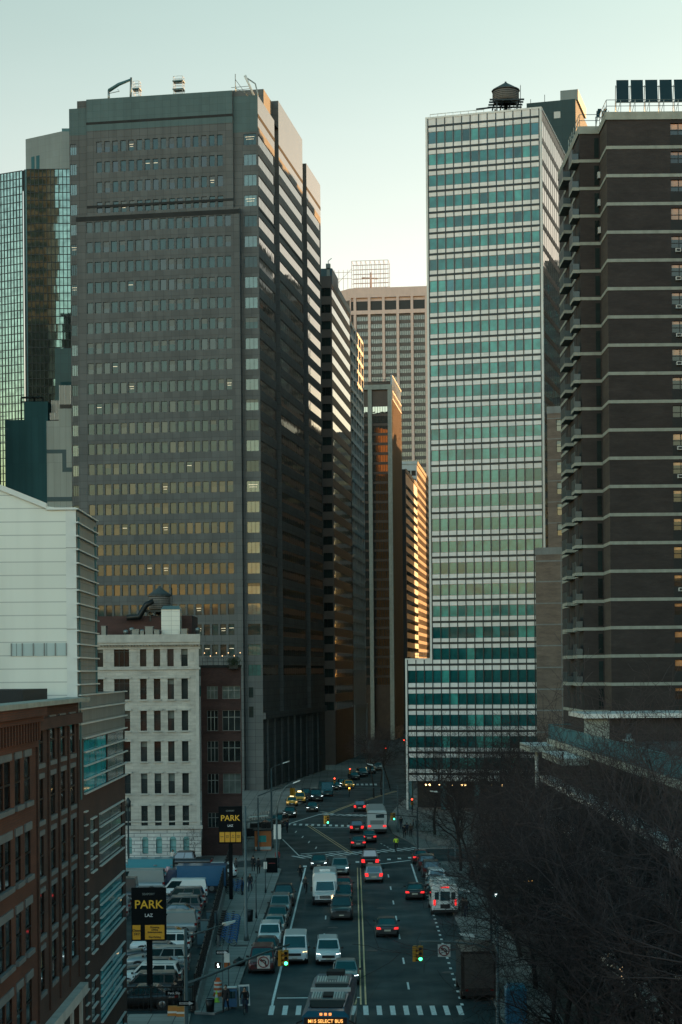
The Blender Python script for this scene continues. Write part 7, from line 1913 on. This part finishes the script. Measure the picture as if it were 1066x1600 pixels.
# lamp poles on the left pavement and beyond
p = G(385,1470,.13); pole('light_pole', 'tall grey pole standing on the left pavement beside the parked cars', tuple(p), Z(382,1262,p.y), .11, None, 'street lamps')
p = G(400.5,1435,.13); pole('parking_post', 'dark thin parking post beside the kerb cars', tuple(p), Z(400,1368,p.y), .05, MPD, 'corner posts', cat='post')
p = G(415,1395,.13); t = pole('parking_post', 'thin post with small pale sign near the pickup', tuple(p), Z(412,1347,p.y), .045, MPD, 'corner posts', cat='post'); m = MB(); m.box(-.17,.17,-.03,.0,Z(412,1358,p.y)-.13,Z(412,1347,p.y)-.13); m.build('sign_plate', M['white_paint'], t)
p = G(433,1356,.13); pole('street_lamp', 'curved street lamp with a long bent arm at the left corner', tuple(p), Z(432.5,1278,p.y), .13, None, 'street lamps',
     [(rel(tuple(p), Vector((p.x,p.y,Z(432.5,1278,p.y))), P(434,1256,p.y), P(440,1238,p.y), P(448,1228,p.y), P(458,1224,p.y)), .08, True)])
p = G(425,1325,.13); pole('street_lamp', 'thin street lamp with a slanted arm behind the curved lamp', tuple(p), Z(422,1202,p.y), .12, None, 'street lamps',
     [(rel(tuple(p), Vector((p.x,p.y,Z(422,1201,p.y))), P(430,1197,p.y), P(442,1193,p.y)), .06, True)])
for u, lab in ((430.5,'pale narrow banner on the left side of the curved lamp pole'),(436.5,'pale narrow banner on the right side of the curved lamp pole')):
    d_ = G(433,1356,.13).y; q = P(u,1299,d_); m = MB(); m.box(-.2,.2,-.015,.015,-.85,.75); o = m.build('banner', M['white_paint'], None, tuple(q)); tag(o, lab, 'banner', 'lamp pole banners')
p = G(600,1292,.13); pole('street_lamp', 'dark street lamp with arms reaching left in front of the far street', tuple(p), Z(600,1205,p.y), .13, None, 'street lamps',
     [(rel(tuple(p), Vector((p.x,p.y,Z(600,1204,p.y))), P(594,1199,p.y), P(583,1196,p.y)), .06, True), (rel(tuple(p), Vector((p.x,p.y,Z(600,1204,p.y))), P(597,1198.5,p.y+3), P(595,1197.5,p.y+5)), .05, True)])
p = G(712,1345,.13); pole('street_lamp', 'curved street lamp among the bare trees on the right', tuple(p), Z(712,1255,p.y), .11, None, 'street lamps',
     [(rel(tuple(p), Vector((p.x,p.y,Z(712,1255,p.y))), P(708,1246,p.y), P(698,1239,p.y), P(684,1237.5,p.y)), .06, True)])
# signals beyond the crosswalk
p = G(404,1330,.13)
pole('signal_mast', 'far signal mast with arm sloping up over the left crosswalk', (p.x,p.y,.13), 6.4, .1, None, 'signal masts', [(rel(tuple(p), Vector((p.x,p.y,Z(400,1244,p.y))), P(420,1237,p.y+2), P(440,1231,p.y+4), P(456,1230,p.y+6)), .06, False)], 'signal mast')
signal(tuple(P(455.5,1237.5,p.y+6)), 140, 'amber', 'amber lit signal above the yellow taxis')
p = G(563,1262,.0)
pole('signal_mast', 'signal mast in the middle distance right of the coach', (G(622,1300,.13).x,G(622,1300,.13).y,.13), 6.2, .1, None, 'signal masts', [([(0,0,5.6),(-3,-1,6.0),(-7.6,-1.5,6.1)], .05, False)], 'signal mast')
signal(tuple(P(512.5,1281,196)), 0, 'green', 'yellow twin signal showing green above the far crosswalk', sc=.95)
pole('signal_mast', 'signal mast reaching over the middle crosswalk from the right corner', (X(653,199,1340), 199, .13), 6.0, .1, MPD, 'signal masts', [([(0,0,4.9),(-5,-1,5.4),(-9.6,-2.6,5.5)], .045, False)], 'signal mast')
signal(tuple(P(616,1276,230)), 0, 'green', 'yellow twin signal showing green right of the coach')
for (u, v, d_, lit, lab) in ((547,1204.5,330,'red','red signal hanging farther down the shaded street'),(523,1219.5,318,'red','red signal left of the far cars in the shaded street'),(546,1231.5,300,'amber','amber lit signal above the far taxi'),(603,1171.5,420,'red','small red signal deepest in the shaded street'),(631.5,1159,400,'red','small red signal beside the white tower edge'),(644,1252.5,262,'red','red pedestrian stop signal in front of the tower columns')):
    t = signal(tuple(P(u, v, d_)), 0, lit, lab, twin=False, sc=1.1)
    q = P(u, v, d_); hh = 1.2
    m = MB(); m.tube([(0,.14,.7),(0,.14,-q.z/1.1+.1)], .06, 5); m.build('pole', MPD, t)
# pavement clutter at the far left corner: kiosk, bollards, board
p = G(411,1328,.13); t = thing('kiosk', 'orange and teal news kiosk on the far left pavement', 'kiosk', tuple(p), R(4)); m = MB(); m.box(-1.0,1.0,-.8,.8,0,2.35); m.build('body', pm('kiosk orange', (.42,.13,.03), .6, var=.2), t); m = MB(); m.box(-1.15,1.15,-.95,.95,2.35,2.5); m.build('roof', M['frame_dark'], t); m = MB(); m.box(-.5,.4,-.83,-.801,1.0,1.8); m.build('poster', M['green2'], t); m = MB(); m.box(-.95,.95,-.84,-.802,.1,.45); m.build('base_panel', M['grey_panel'], t)
p = G(425,1364,.13); t = thing('advert_board', 'black upright advert board with red lettering lines by the left kerb', 'board', tuple(p), R(5)); m = MB(); m.box(-.6,.6,-.12,.12,.05,1.6); m.build('panel', MBK, t); m = MB()
m.box(-.35,.35,-.13,-.121,1.0,1.08); m.build('red_line', PC['red'], t)
for i in range(9):
    p = G(392+3.6*i, 1284-.9*i, .13); m = MB(); m.lathe([(.13,0),(.13,.95),(.09,1.02),(0,1.04)], 8); tag(m.build('bollard', M['concrete_dark'], None, tuple(p)), 'grey bollard in the row along the far left pavement', 'bollard', 'bollards by the grey tower')
for i, (u, v) in enumerate(((404,1302),(416,1300),(396,1310))):
    p = G(u, v, .13); t = thing('market_canopy', ('dark food cart with slanted pale canopy at the far left pavement','second dark food cart right of the first at the far left pavement','third dark food cart nearest the kiosk')[i], 'food cart', tuple(p), R(10*i), 'food carts')
    m = MB(); m.box(-1.1,1.1,-.6,.6,.3,1.3); m.build('counter', M['frame_dark'], t); m = MB(); m.hexa([(-1.3,-.9,2.1),(1.3,-.9,2.3),(1.3,.9,2.3),(-1.3,.9,2.1),(-1.3,-.9,2.16),(1.3,-.9,2.36),(1.3,.9,2.36),(-1.3,.9,2.16)]); m.build('canopy', M['frame_grey'] if i else M['white_paint'], t)
    for s in (-1, 1): m = MB(); m.tube([(s*1.0,-.5,0),(s*1.0,-.5,2.15)], .04, 5); m.build('post', MPD, t)
# right pavement: blue mailbox, round sign, portable toilet, neon sign, phone pillar
d_ = 107; a, b2 = X(806,d_,1570), Z(806,1548,d_)
t = thing('portable_toilet', 'blue plastic portable toilet under the trees at the near right', 'toilet', (a, d_, .13)); m = MB(); m.box(-.62,.62,-.6,.6,0,2.0); m.build('cabin', pm('blue plastic', (.02,.14,.24), .5, var=.3, scale=2), t); m = MB(); m.hexa([(-.66,-.64,2.0),(.66,-.64,2.0),(.66,.64,2.0),(-.66,.64,2.0),(-.5,-.4,2.3),(.5,-.4,2.3),(.5,.4,2.3),(-.5,.4,2.3)]); m.build('roof', pm('blue plastic roof', (.03,.19,.28), .5, var=.2), t); m = MB(); m.box(-.42,.42,-.63,-.601,.1,1.85); m.build('door', pm('blue plastic door', (.025,.16,.26), .5, var=.2), t)
p = G(775,1465,.13); t = pole('sign_post', 'post with a round blue white lit sign on the right pavement', tuple(p), 3.6, .04, MPD, 'corner posts', cat='post'); m = MB(); m.tube([(0,-.05,3.4),(0,-.08,3.4)], .3, 14); q = m.build('round_sign', M['teal_mid'], t); m = MB(); m.tube([(-.02,-.09,3.3),(.05,-.09,3.5)], .06, 5); m.build('symbol', EW, q)
t = thing('neon_sign', 'small glowing amber window sign seen through the bare trees', 'neon sign', tuple(P(826,1378,150)), 0); m = MB(); m.box(-.75,.75,0,.08,-.25,.25); b_ = m.build('board', MBK, t); text('PARK', emit('amber neon', (1,.5,.12), 3), b_, (0,-.02,0), .42)
m = MB(); m.tube([(-.7,.05,-.2),(-.7,.05,-9.5)], .06, 5); m.tube([(.7,.05,-.2),(.7,.05,-9.5)], .06, 5); m.build('post', MPD, t)
for i, (u, v, k_) in enumerate(((951,1494,5),(971,1514,8))):
    t = thing('hanging_lights', ('upper cluster of small amber lights among the trees','lower cluster of small amber lights among the trees')[i], 'string lights', tuple(P(u, v, 95)), 0, 'amber lights among the trees'); m = MB()
    m.tube([(0,0,.5),(0,0,-P(u,v,95).z+.1)], .02, 4); m.build('pole', MPD, t)
    m = MB(); rr = random.Random(i)
    for j in range(k_): z = .35-j*.12; x_ = rr.uniform(-.08,.08); m.tube([(x_,-.05,z-.035),(x_,-.05,z+.035)], .035, 5)
    m.build('bulbs', lm, t, kind='stuff')
for i in range(6):
    p = G(648+9*i, 1304+3.3*i, .13); t = thing('planter', 'dark planter box number along the tower pavement' if False else ('dark planter nearest the crosswalk under the white tower','second dark planter under the white tower','third dark planter under the white tower','fourth dark planter under the white tower','fifth dark planter under the white tower','last dark planter under the white tower, by the trees')[i], 'planter', tuple(p), 0, 'planters'); m = MB(); m.hexa([(-.7,-.4,0),(.7,-.4,0),(.7,.4,0),(-.7,.4,0),(-.8,-.48,.7),(.8,-.48,.7),(.8,.48,.7),(-.8,.48,.7)]); m.build('box', M['concrete_dark'], t)
    m = MB(); rr = random.Random(i)
    for j in range(60): a = Vector((rr.uniform(-.6,.6),rr.uniform(-.35,.35),.7+rr.uniform(0,.5))); q = Vector((rr.uniform(-.15,.15),rr.uniform(-.15,.15),rr.uniform(.05,.2))); m.face([a, a+Vector((.06,0,.02)), a+q])
    m.build('plants', pm('winter shrub', (.03,.035,.02), .9, var=.3) if i == 0 else bpy.data.materials['winter shrub'], t, uv=False)

# ------------------------------------------------------------------ bare trees
BARK = pm('dark bark', (.016,.015,.014), .95, var=.35, scale=3, bump=.5, bscale=9); TWIG = pm('winter twigs', (.040,.028,.027), .9, var=.35, scale=.8, rndv=.5)
def tree_meshes(seed, H_, spread, trunk_h, lean=0.0, fine=1.0, tr=.19):
    r = random.Random(seed); tk, cr = MB(), MB()
    def grow(p, d, L_, rad, lev):
        n = 4 if lev < 2 else 3; pts, rr = [p], [rad]; q = Vector(p); dd = Vector(d)
        for i in range(n):
            jit = .10 if lev == 0 else .32
            dd = (dd + Vector((r.gauss(0,jit), r.gauss(0,jit), r.gauss(0,jit)*.6 + (.045 if lev else 0)))).normalized(); q = q + dd*(L_/n); pts.append(q.copy()); rr.append(max(.0075, rad*(1-.62*(i+1)/n)))
        (tk if lev < 2 else cr).tube(pts, rr, (8,6,4,3,3)[lev], 0, cap=False)
        if lev >= 4: return
        k = {0: int(8*fine)+1, 1: int(7*fine), 2: int(5.2*fine), 3: int(5*fine)}[lev]
        for j in range(k):
            f = r.uniform(.30 if lev else .42, 1.0); ii = min(n-1, int(f*n)); t_ = f*n-ii; b_ = pts[ii].lerp(pts[ii+1], t_)
            base_d = (pts[ii+1]-pts[ii]).normalized(); an = r.uniform(0, 2*math.pi); side = base_d.cross(Vector((0,0,1)) if abs(base_d.z) < .95 else Vector((1,0,0))).normalized(); side = Matrix.Rotation(an, 3, base_d) @ side
            nd = (base_d*r.uniform(.45,.9) + side*r.uniform(.55,1.0)*(spread if lev == 0 else 1) + Vector((0,0,.10))).normalized()
            grow(b_, nd, L_*r.uniform(.48,.72) if lev else H_*r.uniform(.30,.46), max(.0085, rr[ii]*(r.uniform(.5,.7) if lev == 0 else r.uniform(.42,.6))), lev+1)
    grow(Vector((0,0,-.1)), Vector((lean,0,1)), H_*.62, tr, 0)
    return tk.mesh('trunk', [BARK], False), cr.mesh('crown', [TWIG], False)
TV = [tree_meshes(s, 13.5, sp, 4, 0, f, tr) for s, sp, f, tr in ((11,1.0,1.0,.2),(23,1.15,1.0,.22),(37,.9,1.0,.19),(41,1.25,1.0,.2),(59,.85,.85,.16))]
TR = 'bare trees on the right'
tr_ = random.Random(5)
def tree(x, y, k, s, rz, label, group=TR, name='bare_tree'):
    t = thing(name, label, 'tree', (x, y, .1), R(rz), group); t.scale = (s, s, s*tr_.uniform(.95,1.1))
    link('trunk', TV[k][0], t); link('crown', TV[k][1], t)
kerbrow = [(10.7,66,1.0),(11.0,75,1.02),(11.4,84,.98),(11.9,94,1.0),(12.4,105,.92),(12.9,118,.9),(13.2,131,.85),(13.4,145,.85),(13.4,159,.85),(13.2,174,.9),(12.6,188,.9)]
inner = [(15.2,62,1.38),(14.6,69,1.38),(16.2,75,1.40),(14.8,81,1.33),(16.4,87,1.35),(15.0,94,1.28),(16.4,101,1.24),(14.9,108,1.19),(16.5,115,1.19),(15.3,122,1.16),(16.2,131,1.03),(16.4,142,1.00),(15.6,154,1.00),(16.8,167,1.03),(15.8,180,1.03)]
for i, (x, y, s) in enumerate(kerbrow):
    tree(x, y, i % 5, s, tr_.uniform(0,360), f'bare street tree {nth[i]} from the near end of the row along the right kerb')
for i, (x, y, s) in enumerate(inner):
    tree(x, y, (i*2+1) % 5, s, tr_.uniform(0,360), f'bare park tree {nth[i]} from the near end of the inner row before the terrace')
plaza = [(14.2,216,.95),(19.5,222,1.05),(24,214,1.0),(29,224,1.05),(17,233,.95),(23,238,1.0),(21,204,1.1),(27,201,1.1),(12.0,228,1.05)]
pl = ['bare tree by the left edge of the white tower front','bare tree in front of the white tower second from its left edge','bare tree before the middle of the white tower front','bare tree before the brown stepped block','small bare tree close to the white tower columns','bare tree close to the white tower right corner','bare tree by the far end of the terrace','bare tree beside the terrace canopy','thin tall bare tree crossing the left edge of the white tower wing']
for i, (x, y, s) in enumerate(plaza): tree(x, y, i % 5, s, tr_.uniform(0,360), pl[i])
tree(37, 168-24, 2, 1.2, 40, 'bare tree on the terrace before the brown brick tower')
tree(X(306,199), 197.8, 4, .28, 0, 'small bare sapling before the arched ground floor of the stone building', 'saplings')
for i, (u, d_) in enumerate(((586,300),(598,306),(612,318))): tree(X(u,d_), d_, (i+2) % 5, .85, 60*i, ('bare tree left of three at the mouth of the shaded street','bare tree middle of three at the mouth of the shaded street','bare tree right of three at the mouth of the shaded street')[i], 'bare trees at the shaded street')
# rooftop shrub on the red brick building
p = P(364,1040,204); t = thing('roof_shrub', 'bushy dark evergreen shrub on the red brick roof terrace', 'shrub', (p.x, p.y+1.0, RBz-.4)); m = MB(); rr = random.Random(9)
for j in range(1500):
    a = Vector((rr.gauss(0,.38),rr.gauss(0,.38),.75+rr.gauss(0,.3))); q = Vector((rr.uniform(-.12,.12),rr.uniform(-.12,.12),rr.uniform(-.03,.16))); m.face([a, a+Vector((.05,.02,.03)), a+q])
m.build('foliage', pm('evergreen leaves', (.03,.045,.02), .9, var=.4), t, uv=False); m = MB(); m.tube([(0,0,0),(0,0,.7)], .05, 5); m.build('stem', BARK, t); m = MB(); m.box(-.5,.5,-.3,.3,0,.42); m.build('planter', M['frame_dark'], t)
# classical lamp post by the stone building
p = G(201,1368,.0); b = (X(202,188), 188.0, 0); t = pole('lamp_post', 'dark cast iron lamp post in front of the pale stone building', b, Z(202,1262,188), .1, MPD, 'street lamps'); m = MB(); hz = Z(202,1262,188); m.lathe([(.1,hz),(.28,hz+.2),(.3,hz+.7),(.12,hz+.95),(0,hz+1.1)], 10); m.build('lantern', MPD, t)
